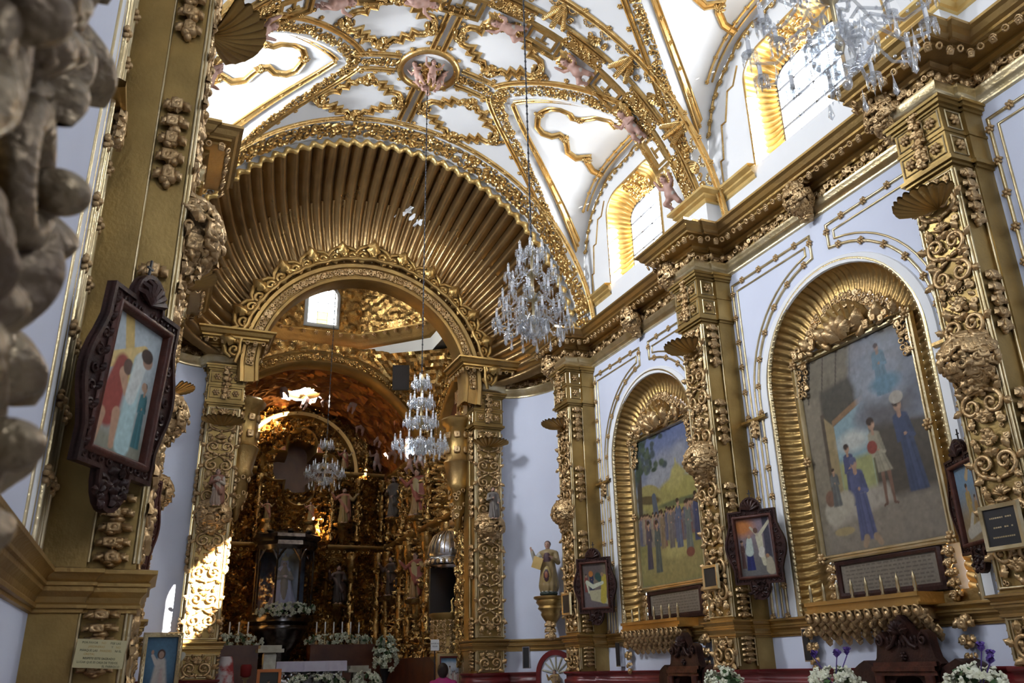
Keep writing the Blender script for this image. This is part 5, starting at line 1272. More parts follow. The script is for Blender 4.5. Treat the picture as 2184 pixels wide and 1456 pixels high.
m = MB(); m.box(-.085, .085, -.02, .02, -.10, .10); o = m.build('book', GOLDY, None, smooth=False); o.location = (6.28, 13.93, 3.22); o.rotation_euler = (.1, .35, math.radians(-38)); tag(o, 'small ochre book hanging from the raised arm of the vested saint', 'book')
# small red-edged niche below
t = thing('arched_recess', 'small arched recess with dark red border under the vested saint', 'niche', (6.62, 13.95, 0)); fN = np.array((-.80, -.60, 0)); M = frame((6.60, 13.98, 0), fN, (0, 0, 1)); S_ = lambda a, b, h: tuple((M @ np.array([a, b, h, 1]))[:3])
ol = [(.34*cos(PI*i/20), 1.38+.36*sin(PI*i/20)) for i in range(21)]
m = MB(); sweep2(m, [(.34, .3)]+ol+[(-.34, .3)], [(-.04, 0), (-.04, .05), (.04, .05), (.04, 0)], S_, step=.2); m.build('red_border', RED, t)
m = MB(); m.add([S_(*p, .012) for p in [(.34, .3)]+ol+[(-.34, .3)]], [tuple(range(23))]); m.build('recess', WALL, t, smooth=False)
m = MB()
for i in range(7): a = PI*(i+.5)/7; m.tube([S_(.05*cos(a), 1.40+.05*sin(a), .02), S_(.27*cos(a), 1.40+.27*sin(a), .02)], .016, 5)
m.build('shell_ribs', MARBLE, t)
saint_obj('red', 'little figurine in red robe inside the small red-edged recess', (6.52, 13.90, 1.02), .44, -.6)
# ------------------------------------------------------------------ carved wooden seats against the right wall
def seat(label, y, s):
    t = thing('confessional', label, 'confessional', (6.8, y, 0)); M = panelM(6.65, y, 0); S = lambda a, b, h: tuple((M @ np.array([a, b, h, 1]))[:3])
    out = [(-.40, 0), (.40, 0), (.40, 1.40), (.46, 1.46), (.40, 1.52), (.37, 1.62), (.36, 1.72), (.28, 1.76), (.22, 1.70), (.17, 1.66), (.16, 1.74), (.11, 1.78), (.09, 1.84), (0, 1.90), (-.09, 1.84), (-.11, 1.78), (-.16, 1.74), (-.17, 1.66), (-.22, 1.70), (-.28, 1.76), (-.36, 1.72), (-.37, 1.62), (-.40, 1.52), (-.46, 1.46), (-.40, 1.40)]
    out = [(x*s, z) for x, z in out]; n = len(out); m = MB()
    m.add([S(*p, h) for h in (-.10, 0) for p in out], [(i, (i+1) % n, n+(i+1) % n, n+i) for i in range(n)]); x0_, x1_ = y-.40*s, y+.40*s
    m.grid([[(6.66, yy, z), (6.98, yy, z)] for yy, z in ((x0_, 0), (x0_, 1.46), (x1_, 1.46), (x1_, 0))])
    m.grid([[S(x*s, z, 0) for x in (-.40, -.27)] for z in (0, 1.40)]); m.grid([[S(x*s, z, 0) for x in (.27, .40)] for z in (0, 1.40)]); m.add([S(*p, 0) for p in out[2:25]], [tuple(range(23))])
    m.grid([[S(x*s, z, h) for h in (-.28, 0)] for x, z in ((-.27, 0), (-.27, 1.2), (-.15, 1.34), (0, 1.38), (.15, 1.34), (.27, 1.2), (.27, 0))]); m.add([S(x*s, z, -.002) for x, z in ((-.27, 1.2), (-.15, 1.34), (0, 1.38), (.15, 1.34), (.27, 1.2), (.27, 1.41), (-.27, 1.41))], [tuple(range(7))])
    m.add([S(x*s, z, -.28) for x, z in ((-.27, 0), (.27, 0), (.27, 1.38), (-.27, 1.38))], [(0, 1, 2, 3)]); m.build('body', WOOD, t, smooth=False)
    m = MB(); x0 = -.42*s
    for z, d in ((1.36, .04), (1.40, .06), (1.44, .03)): m.grid([[S(x*s, z+zz, h) for h, zz in ((0, 0), (d, 0), (d, .04), (0, .04))] for x in (-.43, .43)])
    m.build('cornice', WOODR, t, smooth=False)
    m = MB()
    for q in (1, -1):
        m.tube([S(p[0]*s, p[1], p[2]+.02) for p in scroll_pts((q*.30, 1.67), .055, PI/2, 1.2, 0, 16, sgn=q)], .014, 6); m.tube([S(q*x*s, z, .03) for x, z in ((.41, 1.30), (.44, 1.2), (.39, 1.1), (.37, .9))], [.03, .045, .04, .03], 6)
        m.tube([S(q*x*s, z, .02) for x, z in ((.20, 1.60), (.12, 1.63), (.05, 1.72))], .02, 6)
    for i in range(7): m.addM(LEAFV, M @ np.array(Matrix.Translation((0, 1.74, .01)) @ Matrix.Rotation((i-3)*.45, 4, 'Z') @ Matrix.Scale(.12, 4)))
    for i in range(8): m.addM(LEAFV, M @ np.array(Matrix.Translation(((i-3.5)*.055*s, 1.60+.012*abs(i-3.5), .005)) @ Matrix.Diagonal((.05, .07, .03, 1))))
    m.addM(rosette_mb().arrays(), M @ TS((0, 1.53, .0), .045)); m.build('crest_carving', WOOD, t)
    m = MB()
    for q in (1, -1): m.lathe([(.05, 0), (.05, .3), (.035, .34), (.05, .6), (.03, .9), (.05, 1.1), (.045, 1.36)], 10, np.array(Matrix.Translation(S(q*.34*s, 0, .05))))
    m.build('turned_posts', WOODR, t)
    for q, nm in ((1, 'near'), (-1, 'far')):
        w = MB(); o2 = [(.40, 0), (.82, 0), (.82, 1.34), (.78, 1.43), (.70, 1.47), (.62, 1.50), (.52, 1.46), (.44, 1.43), (.40, 1.36)]; o2 = [S(q*x*s, z, h) for h in (-.28, -.02) for x, z in o2]
        w.add(o2, [(i, (i+1) % 9, 9+(i+1) % 9, 9+i) for i in range(9)]+[tuple(range(9, 18))]); w.build('side_wing', WOOD, t, smooth=False)
seat('dark carved wooden confessional below the cloud vision painting', 6.42, .88)
seat('dark carved wooden confessional below the temple crowd painting', 10.14, .84)
# ------------------------------------------------------------------ flower arrangements
def blooms(label, c, rx, ry, rz, n, seed, violet=0, group=None, vase=True):
    t = thing('flower_arrangement', label, 'flowers', c, None, group); rnd = random.Random(seed); P = MB(); G = MB(); Vv = MB()
    for i in range(n):
        u = rnd.uniform(-.5, 1); a = rnd.uniform(0, 2*PI); k = math.sqrt(max(0, 1-u*u)); q = np.array((k*cos(a), k*sin(a), u)); p = np.array(c)+q*np.array((rx, ry, rz))*rnd.uniform(.8, 1.05)
        Mx = frame(p, q+np.array([rnd.uniform(-.5, .5) for _ in 'xyz']), (0, 0, 1), .07*rnd.uniform(.7, 1.2)); h = rnd.uniform(.1, .6)
        for j in range(6): P.addM(LEAFV, Mx @ np.array(Matrix.Rotation(j*PI/3, 4, 'Z') @ Matrix.Rotation(h, 4, 'X')))
        if i % 3 == 0: G.addM(LEAFV, frame(p-q*.06, (rnd.uniform(-1, 1), rnd.uniform(-1, 1), .4), q, .11))
    P.build('white_petals', PETAL, t); G.build('leaves', LEAF, t)
    for i in range(violet):
        a = rnd.uniform(0, 2*PI); e = np.array(c)+np.array((rx*.7*cos(a), ry*.7*sin(a), rz+rnd.uniform(.04, .14))); Vv.tube([c, e], .005, 4)
        for j in range(6): Vv.addM(LEAFV, frame(e, (rnd.uniform(-1, 1), rnd.uniform(-1, 1), .6), (0, 0, 1), .07))
    if violet: Vv.build('violet_flowers', VIOLET, t)
    if vase: m = MB(); b = c[2]-rz*.4; m.lathe([(.05, 0), (.13, .01), (.13, .03), (.04, .06), (.04, b-.25), (.10, b-.1), (.13, b)], 12, np.array(Matrix.Translation((c[0], c[1], 0)))); m.build('flower_stand', IRON, t)
    return t
blooms('white lilies with violet iris on a stand, left of the near confessional', (5.95, 6.62, 1.27), .2, .22, .15, 46, 1, 3)
blooms('white lilies on a stand, in front of the middle pilaster', (5.95, 8.34, 1.30), .16, .18, .13, 34, 2, 0)
blooms('white lilies with violet iris on a stand, right of the near confessional', (5.95, 5.07, 1.26), .2, .22, .15, 46, 3, 3)
# ------------------------------------------------------------------ crystal chandeliers
pm = MB(); pm.lathe([(0, -.13), (.02, -.10), (.012, -.06), (.003, 0), (0, .06)], 8); PEAR = pm.build('pear_drop', CRYSTAL, None); COL.objects.unlink(PEAR)
def chandelier(label, x, y, ztop, zbot, R, zc, seed, tiers=((.86, .36, 6), (.64, .66, 8), (.40, .84, 10), (.20, 1.0, 12)), cand=.075, chain=True):
    H = ztop-zbot; t = thing('chandelier', label, 'chandelier', (x, y, zbot)); O = np.array((x, y, 0)); rnd = random.Random(seed); T = np.array(Matrix.Translation((x, y, 0)))
    st = MB(); st.lathe([(.012, zbot+.16*H), (.03, zbot+.2*H), (.012, zbot+.25*H), (.015, zbot+.4*H), (.05, zbot+.42*H), (.07, zbot+.46*H), (.015, zbot+.49*H), (.015, zbot+.62*H), (.05, zbot+.65*H), (.06, zbot+.68*H), (.014, zbot+.70*H), (.014, zbot+.85*H), (.05, zbot+.88*H), (.012, zbot+.9*H), (.02, zbot+.97*H), (.008, ztop)], 12, T); st.build('stem', GOLDL, t)
    bw = MB(); bw.lathe([(.02, zbot+.07*H), (R*.20, zbot+.09*H), (R*.34, zbot+.15*H), (R*.40, zbot+.21*H), (R*.38, zbot+.215*H)], 20, T)
    for i in range(70):
        u = rnd.random(); a = rnd.uniform(0, 2*PI); r = R*(.12+.28*u); bw.ball((x+r*cos(a), y+r*sin(a), zbot+H*(.075+.13*u**1.3)), .016, 5, 4)
    bw.build('crystal_bowl', CRYSTAL, t)
    fb = MB(); fb.ball((x, y, zbot+.035), (.03, .03, .045), 8, 6); fb.build('drop_pendant', CRYSTAL, t)
    if chain:
        m = MB(); L = zc-ztop; n = int(L/.05)
        m.tube([(x, y, ztop), (x, y, zc)], .008, 5)
        for i in range(n): m.ball((x, y, ztop+.05*i), (.015, .009, .022) if i % 2 else (.009, .015, .022), 5, 4)
        m.build('hanging_chain', IRON, t)
    pris = prism = None
    for ti, (f, rf, n) in enumerate(tiers):
        for i in range(n):
            a = 2*PI*(i+.5*(ti % 2))/n+.2*ti; r = R*rf*rnd.uniform(.93, 1.0); z0 = zbot+H*f; c, s = cos(a), sin(a)
            arm = MB(); r0 = .03; arm.tube([(x+q*c, y+q*s, z) for q, z in ((r0, z0+.02*H), (r0+.35*(r-r0), z0+.05*H), (r0+.7*(r-r0), z0-.05*H), (r, z0-.03*H), (r, z0+.015*H))], .011, 6)
            e = np.array((x+r*c, y+r*s, z0)); arm.lathe([(.012, 0), (.045, .012), (.05, .022), (.02, .018), (.018, .03)], 10, TS(e, 1)); ao = arm.build('arm', CRYSTAL, t)
            cn = MB(); cn.lathe([(.013, .02), (.013, .02+cand), (.004, .022+cand)], 8, TS(e, 1)); cn.build('candle', CANDLE, ao)
            bl = MB(); bl.lathe([(.006, .02+cand), (.016, .035+cand), (.011, .052+cand), (.002, .07+cand)], 8, TS(e, 1)); bl.build('bulb', CRYSTAL, ao)
            dr = MB()
            for k in range(7):
                b = 2*PI*k/7; q = e+(.043*cos(b), .043*sin(b), .01); L = rnd.uniform(.06, .11)
                dr.lathe([(0, -L), (.009, -L*.6), (.008, -.02), (0, -.012)], 4, TS(q, 1)); dr.ball(q+(0, 0, -.006), .007, 4, 3)
            for k in range(9):
                u = k/8; q = r0+(r-r0)*u; dr.ball((x+q*c, y+q*s, z0+.06*H*(1-u)-.05*H*sin(PI*u)), .011, 4, 3)
            dr.build('crystal_drops', CRYSTAL, ao)
    fr = MB()
    for k in range(26):
        a = 2*PI*k/26; r = R*.40; q = (x+r*cos(a), y+r*sin(a), zbot+.20*H); fr.lathe([(0, -.10), (.012, -.06), (.01, -.015), (0, 0)], 4, TS(q, 1))
    fr.build('crystal_fringe', CRYSTAL, t)
    for k in range(12):
        a = 2*PI*k/12; r = R*.75; inst(PEAR, TS((x+r*cos(a), y+r*sin(a), zbot+.12*H), 1), t).name = 'pear_drop'
    return t
chandelier('crystal chandelier in front of the right end of the great shell', 3.18, 6.97, 5.56, 4.42, .37, 10.7, 1)
chandelier('crystal chandelier before the chancel arch, hung from the keystone by a thin chain', 3.24, 11.0, 5.44, 4.18, .36, 10.35, 2, ((.88, .30, 6), (.66, .44, 8), (.44, .58, 10), (.18, 1.0, 14)))
chandelier('large crystal chandelier cut off by the top edge, nearest the viewer', 3.30, 2.87, 6.0, 4.50, .50, 10.7, 3, ((.62, .6, 8), (.40, .85, 10), (.22, 1.0, 12)), .10)
chandelier('dim crystal chandelier inside the chancel, left of the retable corner', 3.09, 17.43, 6.05, 5.02, .42, 13.2, 4, ((.88, .30, 6), (.30, .95, 12), (.45, .6, 8)))
# ------------------------------------------------------------------ very near gilded carving at the left edge
t = thing('carved_retable_post', 'blurred carved gilded post very close at the left edge of view', 'carved post', (-.25, .85, 0))
m = MB(); m.box(-.42, -.215, .55, 1.08, 0, 4.2); m.build('core', GOLDP, t, smooth=False)
m = carved_panel_mb(.52, 3.3, 5, .30); cl = m.build('leaf_carving', mat('dull worn gilding', (.30, .235, .15), .38, .7, (.16, .12, .085), 9, .5, 50, rvar=.1), t, local=True, auto=0)
sd = cl.modifiers.new('smooth', 'SUBSURF'); sd.levels = sd.render_levels = 2
cl.matrix_local = Matrix.Translation(-Vector(tuple(ORG[t.name]))) @ Matrix(np.array([[0, 0, 1.1, -.215], [1, 0, 0, .83], [0, 1, 0, .7], [0, 0, 0, 1.]]))
# ------------------------------------------------------------------ the chancel beyond the arch
def relief(mb, S, w, h, nx, ny, amp, seed, cell=.42, mask=None, sym=True):   # carved all-over scrollwork as a height field
    rng = np.random.default_rng(seed); u = np.linspace(-w/2, w/2, nx); v = np.linspace(0, h, ny); U, V = np.meshgrid(u, v, indexing='ij'); X = np.abs(U) if sym else U
    H = np.zeros_like(U); W = np.full_like(U, 1e9)
    n = int(w*h/(cell*cell)*(.9 if sym else 1.3))
    for _ in range(n):
        cx, cy = rng.uniform(0 if sym else -w/2, w/2), rng.uniform(0, h); s = rng.choice([-1, 1]); r = np.hypot(X-cx, V-cy)/cell; a = np.arctan2(V-cy, X-cx)
        f = (.5+.5*np.cos(s*a*1+r*9))*np.clip(1.1-r, 0, 1)+.5*np.exp(-(r*5)**2)+.25*np.cos(5*a)*np.exp(-((r-.3)*6)**2)
        m = r < W; H = np.where(m, f, H); W = np.where(m, r, W)
    H = H+.10*rng.normal(0, 1, H.shape)
    G = [[S(U[i, j], V[i, j], amp*H[i, j]) for j in range(ny)] for i in range(nx)]
    P = np.array(G).reshape(-1, 3); Fc = []
    for i in range(nx-1):
        for j in range(ny-1):
            if mask is None or mask((U[i, j]+U[i+1, j])/2, (V[i, j]+V[i, j+1])/2): Fc.append((i*ny+j, (i+1)*ny+j, (i+1)*ny+j+1, i*ny+j+1))
    mb.add(P, Fc)
FZ = .55                                  # raised chancel floor
mb = MB(); mb.box(.3, 6.3, 15.6, 23.9, .0, FZ); mb.box(.9, 5.7, 15.3, 15.6, 0, .36); mb.box(1.0, 5.6, 15.1, 15.35, 0, .18); struct(mb.build('floor_chancel', STONE, smooth=False))
AY, AR, AZ = 19.6, 2.87, 5.80            # arch between crossing and apse
XA, XB = .38, 6.16
# side walls
for nm, x, s in (('wall_chancel_side_right', XB, 1), ('wall_chancel_side_left', XA, -1)):
    mb = MB(); mb.grid([[(x+s*.12, y, z) for y in (15.4, 24.0)] for z in (0, 6.3)]); mb.grid([[(x+s*.12, y, z) for y in (15.2, 19.75)] for z in (6.3, 9.2)]); struct(mb.build(nm, WOODB, smooth=False))
mb = MB(); mb.grid([[(x, 24.3, z) for x in (XA-.2, XB+.2)] for z in (0, 8.85)]); struct(mb.build('wall_apse', WOODB, smooth=False))
# outside of the drum: closes the crossing above the chancel arch
def octa(r, a0=PI/8): return [(3.27+r/cos(PI/8)*cos(a0+PI/4*i), 17.75+r/cos(PI/8)*sin(a0+PI/4*i)) for i in range(8)]
DR = 2.46
def octring(mb, prof):
    rows = [[(*p, z) for p in octa(DR+o)] for o, z in prof]; mb.grid(np.array(rows).transpose(1, 0, 2), closeu=True)
mb = MB(); octring(mb, [(0, 8.82), (0, 9.22)]); struct(mb.build('wall_drum_base', WHITE, smooth=False))
mb = MB(); octring(mb, [(.0, 9.20), (-.05, 9.24), (-.05, 9.30), (-.12, 9.36), (-.12, 9.42), (-.22, 9.50), (-.22, 9.55), (-.05, 9.58), (0, 9.60)]); co = struct(mb.build('trim_9', GOLD, smooth=False))
mb = MB()
for i in range(8):
    a, b = np.array(octa(DR-.22)[i]), np.array(octa(DR-.22)[(i+1) % 8])
    for k in range(6): p = a+(b-a)*(k+.5)/6; mb.addM(rosette_mb().arrays(), frame((*p, 9.46), (3.27-p[0], 17.75-p[1], -.6), (0, 0, 1), .06))
mb.build('rosettes', GOLDC, co)
OC = octa(DR)
for i in range(8):
    a, b = np.array(OC[i]), np.array(OC[(i+1) % 8]); d = b-a; L = np.linalg.norm(d); d /= L; n_ = np.array((-d[1], d[0])); c = (a+b)/2
    S = lambda u, v, h, c=c, d=d, n_=n_: (c[0]+d[0]*u+n_[0]*h, c[1]+d[1]*u+n_[1]*h, v)
    wo = [(-.36, 9.78), (.36, 9.78), (.36, 10.55)]+[(.36*cos(t), 10.55+.28*sin(t)) for t in (PI*k/10 for k in range(1, 10))]+[(-.36, 10.55)]
    mb = MB()
    solid = i not in (1, 3)
    if solid: mb.grid([[S(u, z, 0) for u in (-L/2, L/2)] for z in (9.55, 11.1)])
    else: plate(mb, [(-L/2, 9.55), (L/2, 9.55), (L/2, 11.1), (-L/2, 11.1)], wo, S)
    w = struct(mb.build('wall_drum_%d' % (i+1), GOLDR, smooth=False))
    mb = MB(); relief(mb, lambda u, v, h: S(u, v+9.62, h), L, 1.45, 46, 30, .06, i+3, .3, lambda u, v: solid or abs(u) > .46 or v > 1.32); mb.build('drum_relief', GOLDR, w)
    if solid: continue
    mb = MB(); sweep2(mb, wo, [(-.0, -.2), (0, .05), (-.05, .06), (-.09, .03), (-.09, 0)], S, True, 9); f = mb.build('window_surround', WHITE if i == 1 else GOLD, w, smooth=False)
    g = MB(); g.add([S(*p, -.15) for p in wo], [tuple(range(len(wo)))]); struct(g.build('window_%d' % (i+8), PANE, None, smooth=False))
    if i == 1:
        AMB = mat_glass('amber glass', (1, .72, .12), gl=.03); yg = MB(); yg.add([S(u, v, -.12) for u, v in ((-.16, 9.82), (.10, 9.82), (.10, 10.16), (-.16, 10.16))], [(0, 1, 2, 3)]); yg.build('amber_pane', AMB, f, smooth=False)
        bb = MB()
        for u in (-.16, .10): bb.tube([S(u, 9.78, -.11), S(u, 10.80, -.11)], .008, 4)
        for v in (9.95, 10.16, 10.42): bb.tube([S(-.36, v, -.11), S(.36, v, -.11)], .007, 4)
        bb.build('glazing_bars', IRON, f)
mb = MB(); octring(mb, [(0, 11.08), (-.10, 11.12), (-.10, 11.2), (-.2, 11.28), (-.2, 11.34), (0, 11.4)]); struct(mb.build('trim_10', GOLD, smooth=False))
mb = MB(); octring(mb, [(0, 11.38), (0, 11.6)]); struct(mb.build('wall_drum_top', WHITE, smooth=False))
mb = MB(); rows = [[(3.27+(p[0]-3.27)*cos(t), 17.75+(p[1]-17.75)*cos(t), 11.6+2.5*sin(t)) for p in octa(DR)] for t in np.linspace(0, PI/2*.98, 10)]; mb.grid(np.array(rows).transpose(1, 0, 2), closeu=True); struct(mb.build('ceiling_dome', WHITE, smooth=False))
mb = MB(); plate(mb, [(.1, 14.9), (6.4, 14.9), (6.4, 20.3), (.1, 20.3)], octa(DR), lambda a, b, h: (a, b, 8.92)); struct(mb.build('ceiling_crossing', WHITE, smooth=False))
mb = MB()
for i in range(8):
    for e in (0, .5):
        q = np.array(octa(DR-.06)[i])*(1-e)+np.array(octa(DR-.06)[(i+1) % 8])*e
        mb.tube([(3.27+(q[0]-3.27)*cos(t), 17.75+(q[1]-17.75)*cos(t), 11.6+2.45*sin(t)) for t in np.linspace(0, 1.5, 10)], .07, 6)
mb.build('dome_ribs', GOLDV, bpy.data.objects['ceiling_dome'])
# spandrel walls at the crossing up to the drum, with openings for the arches
def arch_wall(name, S, w, zc, R, ztop, mat_, seed, cx=0):
    o = [(R*cos(PI*i/40), zc+R*sin(PI*i/40)) for i in range(41)]; mb = MB()
    plate(mb, [(-w/2, 0), (w/2, 0), (w/2, ztop), (-w/2, ztop)], [(-R, .01), (R, .01)]+o, S); wl = struct(mb.build(name, mat_, smooth=False))
    mb = MB(); relief(mb, lambda u, v, h: S(u, v+zc, h), w, ztop-zc, 110, 60, .10, seed, .34, lambda u, v: u*u+v*v > (R+.22)**2); mb.build('spandrel_relief', GOLDR, wl)
    mb = MB(); G = [[S(r*cos(PI*i/60), zc+r*sin(PI*i/60), h) for r, h in ((R-.0, -.4), (R-.02, .05), (R+.05, .10), (R+.10, .06), (R+.22, .05), (R+.27, .11), (R+.33, .08), (R+.34, 0))] for i in range(61)]
    mb.grid(G); mb.build('archivolt', GOLD, wl)
    mb = MB(); band(mb, lambda a, b, h: S((R+.16+b)*cos(a/(R+.16)), zc+(R+.16+b)*sin(a/(R+.16)), h+.05), [((R+.16)*PI*i/60, 0) for i in range(61)], .10, .05, 2, seed); mb.build('flower_band', GOLDR, wl); return wl
arch_wall('wall_apse_arch', lambda a, b, h: (3.27+a, AY-h, b), 6.0, AZ, 2.68, 9.0, GOLDR, 41)
arch_wall('wall_crossing_right', lambda a, b, h: (XB-.02-h, 17.5-a, b), 4.3, AZ+.3, 1.75, 9.0, GOLDR, 42)
# pendentives: slanting panels from the corners up to the octagon
for s in (1, -1):
    mb = MB(); x1 = 3.27+s*2.84; A_ = np.array((x1, AY-.05, 6.9)); B_ = np.array((3.27+s*1.10, AY-.05, 8.84)); C_ = np.array((x1, 18.4, 8.84))
    k = 26; P = []
    for i in range(k+1): P.append([A_+(B_+(C_-B_)*j/k-A_)*i/k for j in range(k+1)])
    rngp = np.random.default_rng(7); P = np.array(P); P = P+np.array((-s*.5, -.6, -.3))*(.09*rngp.random((k+1, k+1, 1))); mb.grid(P); struct(mb.build('wall_pendentive_%s' % ('right' if s > 0 else 'left'), GOLDR, auto=20))
t = thing('loudspeaker', 'black box loudspeaker fixed high on the gold spandrel right of the altar arch', 'speaker', (5.07, 19.0, 8.15)); t.rotation_euler = (.25, 0, -.3)
m = MB(); m.box(-.20, .20, -.12, .12, -.30, .30); m.build('case', DARK, t, smooth=False, local=True); m = MB(); m.box(-.17, .17, -.13, -.12, -.27, .27); m.build('grille', IRON, t, smooth=False, local=True)
# apse vault with its oculus
mb = MB(); VR = 2.95; V_N, V_M = 90, 80
rng = np.random.default_rng(5); G = []
for i in range(V_N+1):
    a = PI*i/V_N; row = []
    for j in range(V_M+1):
        y = 19.7+3.9*j/V_M; wv = .10*(.5+.5*sin(a*26+2.2*sin(y*5)))*(.5+.5*cos(y*9+2*sin(a*14)))+.05*rng.random(); R_ = VR-wv-.06*(y-19.7)
        row.append((3.27+R_*cos(a), y, AZ+R_*sin(a)))
    G.append(row)
P = np.array(G).reshape(-1, 3); Fc = []
for i in range(V_N):
    for j in range(V_M):
        q = P[i*(V_M+1)+j]
        if ((q[0]-6.0)**2+(q[1]-20.9)**2+(q[2]-6.85)**2 < .10) or ((q[0]-5.9)**2+(q[1]-22.6)**2+(q[2]-7.15)**2 < .05): continue
        if ((q[0]-3.25)/.50)**2+((q[1]-22.35)/.55)**2 < 1 and q[2] > 7: continue
        Fc.append((i*(V_M+1)+j, (i+1)*(V_M+1)+j, (i+1)*(V_M+1)+j+1, i*(V_M+1)+j+1))
mb.add(P, Fc); struct(mb.build('ceiling_apse', mat('reddish gilded vault', (.42, .19, .06), .38, .75, (.22, .075, .035), 5, .3, 40), auto=20))
t = thing('oculus', 'bright oval skylight in the reddish gilded vault over the altar', 'window', (3.25, 22.35, 8.72))
mb = MB(); sweep2(mb, [(3.25+.50*cos(2*PI*i/32), 22.35+.56*sin(2*PI*i/32)) for i in range(32)], [(-.03, 8.70), (-.03, 8.62), (.02, 8.58), (.08, 8.64), (.08, 8.72)], lambda a, b, h: (a, b, h), True, 9); mb.build('oval_frame', GOLD, t)
mb = MB(); mb.add([(3.25+.5*cos(2*PI*i/32), 22.35+.56*sin(2*PI*i/32), 8.68) for i in range(32)], [tuple(range(32))]); mb.build('glass_pane', PANE, t, smooth=False)
# ------------------------------------------------------------------ altarpieces
RX, RY = 3.36, 23.45
def estipite(mb, M, h, w):
    k = h/2.; mb.lathe([(w*.9, 0), (w*.9, .12*k), (w*.55, .16*k), (w*.65, .22*k), (w*.40, .34*k), (w*.62, .75*k), (w*.95, .98*k), (w*.60, 1.02*k), (w*.75, 1.08*k), (w*.75, 1.28*k), (w*.55, 1.32*k), (w*.62, 1.42*k), (w*.45, 1.5*k), (w*.85, 1.78*k), (w*1.0, 1.8*k), (w*1.0, 2.*k)], 8, M)
    rnd = random.Random(int(w*1000)+int(h*10)); A_ = np.array(M)
    for i in range(60):
        z = rnd.uniform(.1, 1.95)*k; a = rnd.uniform(0, 2*PI); mb.addM(RINGF if i % 2 else LEAFV, A_ @ frame((w*.72*cos(a), w*.72*sin(a), z), (cos(a), sin(a), 0), (0, 0, 1), w*(.42 if i % 2 else .8)))
def niche_mb(S, w, h):
    m = MB(); o = [(-w/2, 0), (w/2, 0)]+[(w/2*cos(PI*i/14), h-w/2+w/2*sin(PI*i/14)) for i in range(15)]
    sweep2(m, o, [(.0, -.25), (0, .10), (-.04, .13), (-.09, .10), (-.09, 0)], S, True, 9); return m
def ledge(S, u0, u1, v, d=.28): 
    m = MB(); sweep2(m, [(u0, v), (u1, v)], [(-.14, 0), (-.12, d*.4), (-.06, d*.5), (-.04, d*.8), (.0, d), (.07, d), (.10, 0)], S, step=.4)
    for p in along([(u0, v), (u1, v)], .16): m.addM(RINGF, frame(S(p[0], v-.10, d*.55), np.subtract(S(p[0], v, 1), S(p[0], v, 0)), (0, 0, 1), .05))
    return m
def altarpiece(label, S, w, h, cols, tiers, niches, seed, arc_top=None, hole=None):
    t = thing('altarpiece', label, 'altarpiece', S(0, FZ, 0)); k = 36
    msk = (lambda u, v: (hole is None or not hole(u, v)) and (arc_top is None or v < arc_top[0] or u*u+(v-arc_top[0])**2 < arc_top[1]**2))
    mb = MB(); relief(mb, lambda u, v, hh: S(u, v+.5, hh), w, h-.5, int(w*k), int((h-.5)*k), .22, seed, .34, lambda u, v: msk(u, v+.5)); mb.build('carved_ground', GOLDR, t)
    for i, (u, z0, z1, r) in enumerate(cols):
        m = MB(); x, y, _ = S(u, 0, .22); estipite(m, np.array(Matrix.Translation((x, y, z0))), z1-z0, r); m.build('estipite_column', GOLDR, t)
    for u0, u1, v in tiers: ledge(S, u0, u1, v).build('entablature', GOLD, t)
    for u, v, nw, nh in niches:
        niche_mb(lambda a, b, hh, u=u, v=v: S(a+u, b+v, hh), nw, nh).build('niche_frame', GOLD, t)
        m = MB(); x, y, _ = S(u, 0, .22); m.lathe([(.0, -.55), (.05, -.5), (.12, -.35), (.16, -.12), (nw*.55, -.08), (nw*.6, 0), (0, 0)], 10, np.array(Matrix.Translation((x, y, v)))); m.build('niche_corbel', GOLDR, t)
    return t
Sb = lambda a, b, h: (RX+a, RY-h, b)
def quad(s, n=10):                        # quatrefoil outline
    P = []
    for i in range(4):
        a0 = PI/2*i-PI/4; c = np.array((cos(PI/2*i), sin(PI/2*i)))*.62*s
        for j in range(n+1): a = PI/2*i-PI/2*.95+PI*.95*j/n; P.append((c[0]+.40*s*cos(a), c[1]+.40*s*sin(a)))
        P.append((.50*s*cos(PI/2*i+PI/4)*1.1, .50*s*sin(PI/2*i+PI/4)*1.1))
    return P
QC = (.10, 6.78)
back = altarpiece('gilded high altarpiece at the back of the chancel with a quatrefoil window', Sb, 5.7, 8.75,
    [(-2.55, .8, 4.5, .20), (-1.75, .8, 4.5, .17), (1.62, .8, 4.5, .17), (2.35, .8, 4.5, .18), (-2.5, 4.8, 6.5, .15), (-1.55, 4.8, 6.5, .13), (-.95, 4.8, 6.5, .11), (1.0, 4.8, 6.5, .11), (1.72, 4.8, 6.5, .14), (2.4, 4.8, 6.5, .15), (-1.9, 6.75, 7.7, .11), (1.9, 6.75, 7.7, .11)],
    [(-2.85, -.95, 4.62), (.95, 2.85, 4.62), (-2.85, -1.05, 6.62), (1.05, 2.85, 6.62), (-2.85, 2.85, .75)],
    [(1.32, 5.25, .5, 1.15), (-1.95, 5.25, .5, 1.1), (1.28, 3.15, .5, 1.15), (-2.2, 3.1, .5, 1.1), (2.55, 3.35, .45, 1.15)], 11, (AZ, 2.86), lambda u, v: (u-QC[0])**2+(v-QC[1])**2 < .72**2)
mb = MB(); G = []
for s_, dep in ((1.12, .10), (1.05, .22), (.98, .16), (.92, .05), (.86, -.3), (.78, -.9), (.66, -1.5), (.62, -1.7)):
    G.append([Sb(QC[0]+p[0]*s_, QC[1]+p[1]*s_, dep) for p in quad(1.0)])
mb.grid(np.array(G).transpose(1, 0, 2), closeu=True); mb.build('quatrefoil_tunnel', GOLD, back, auto=40)
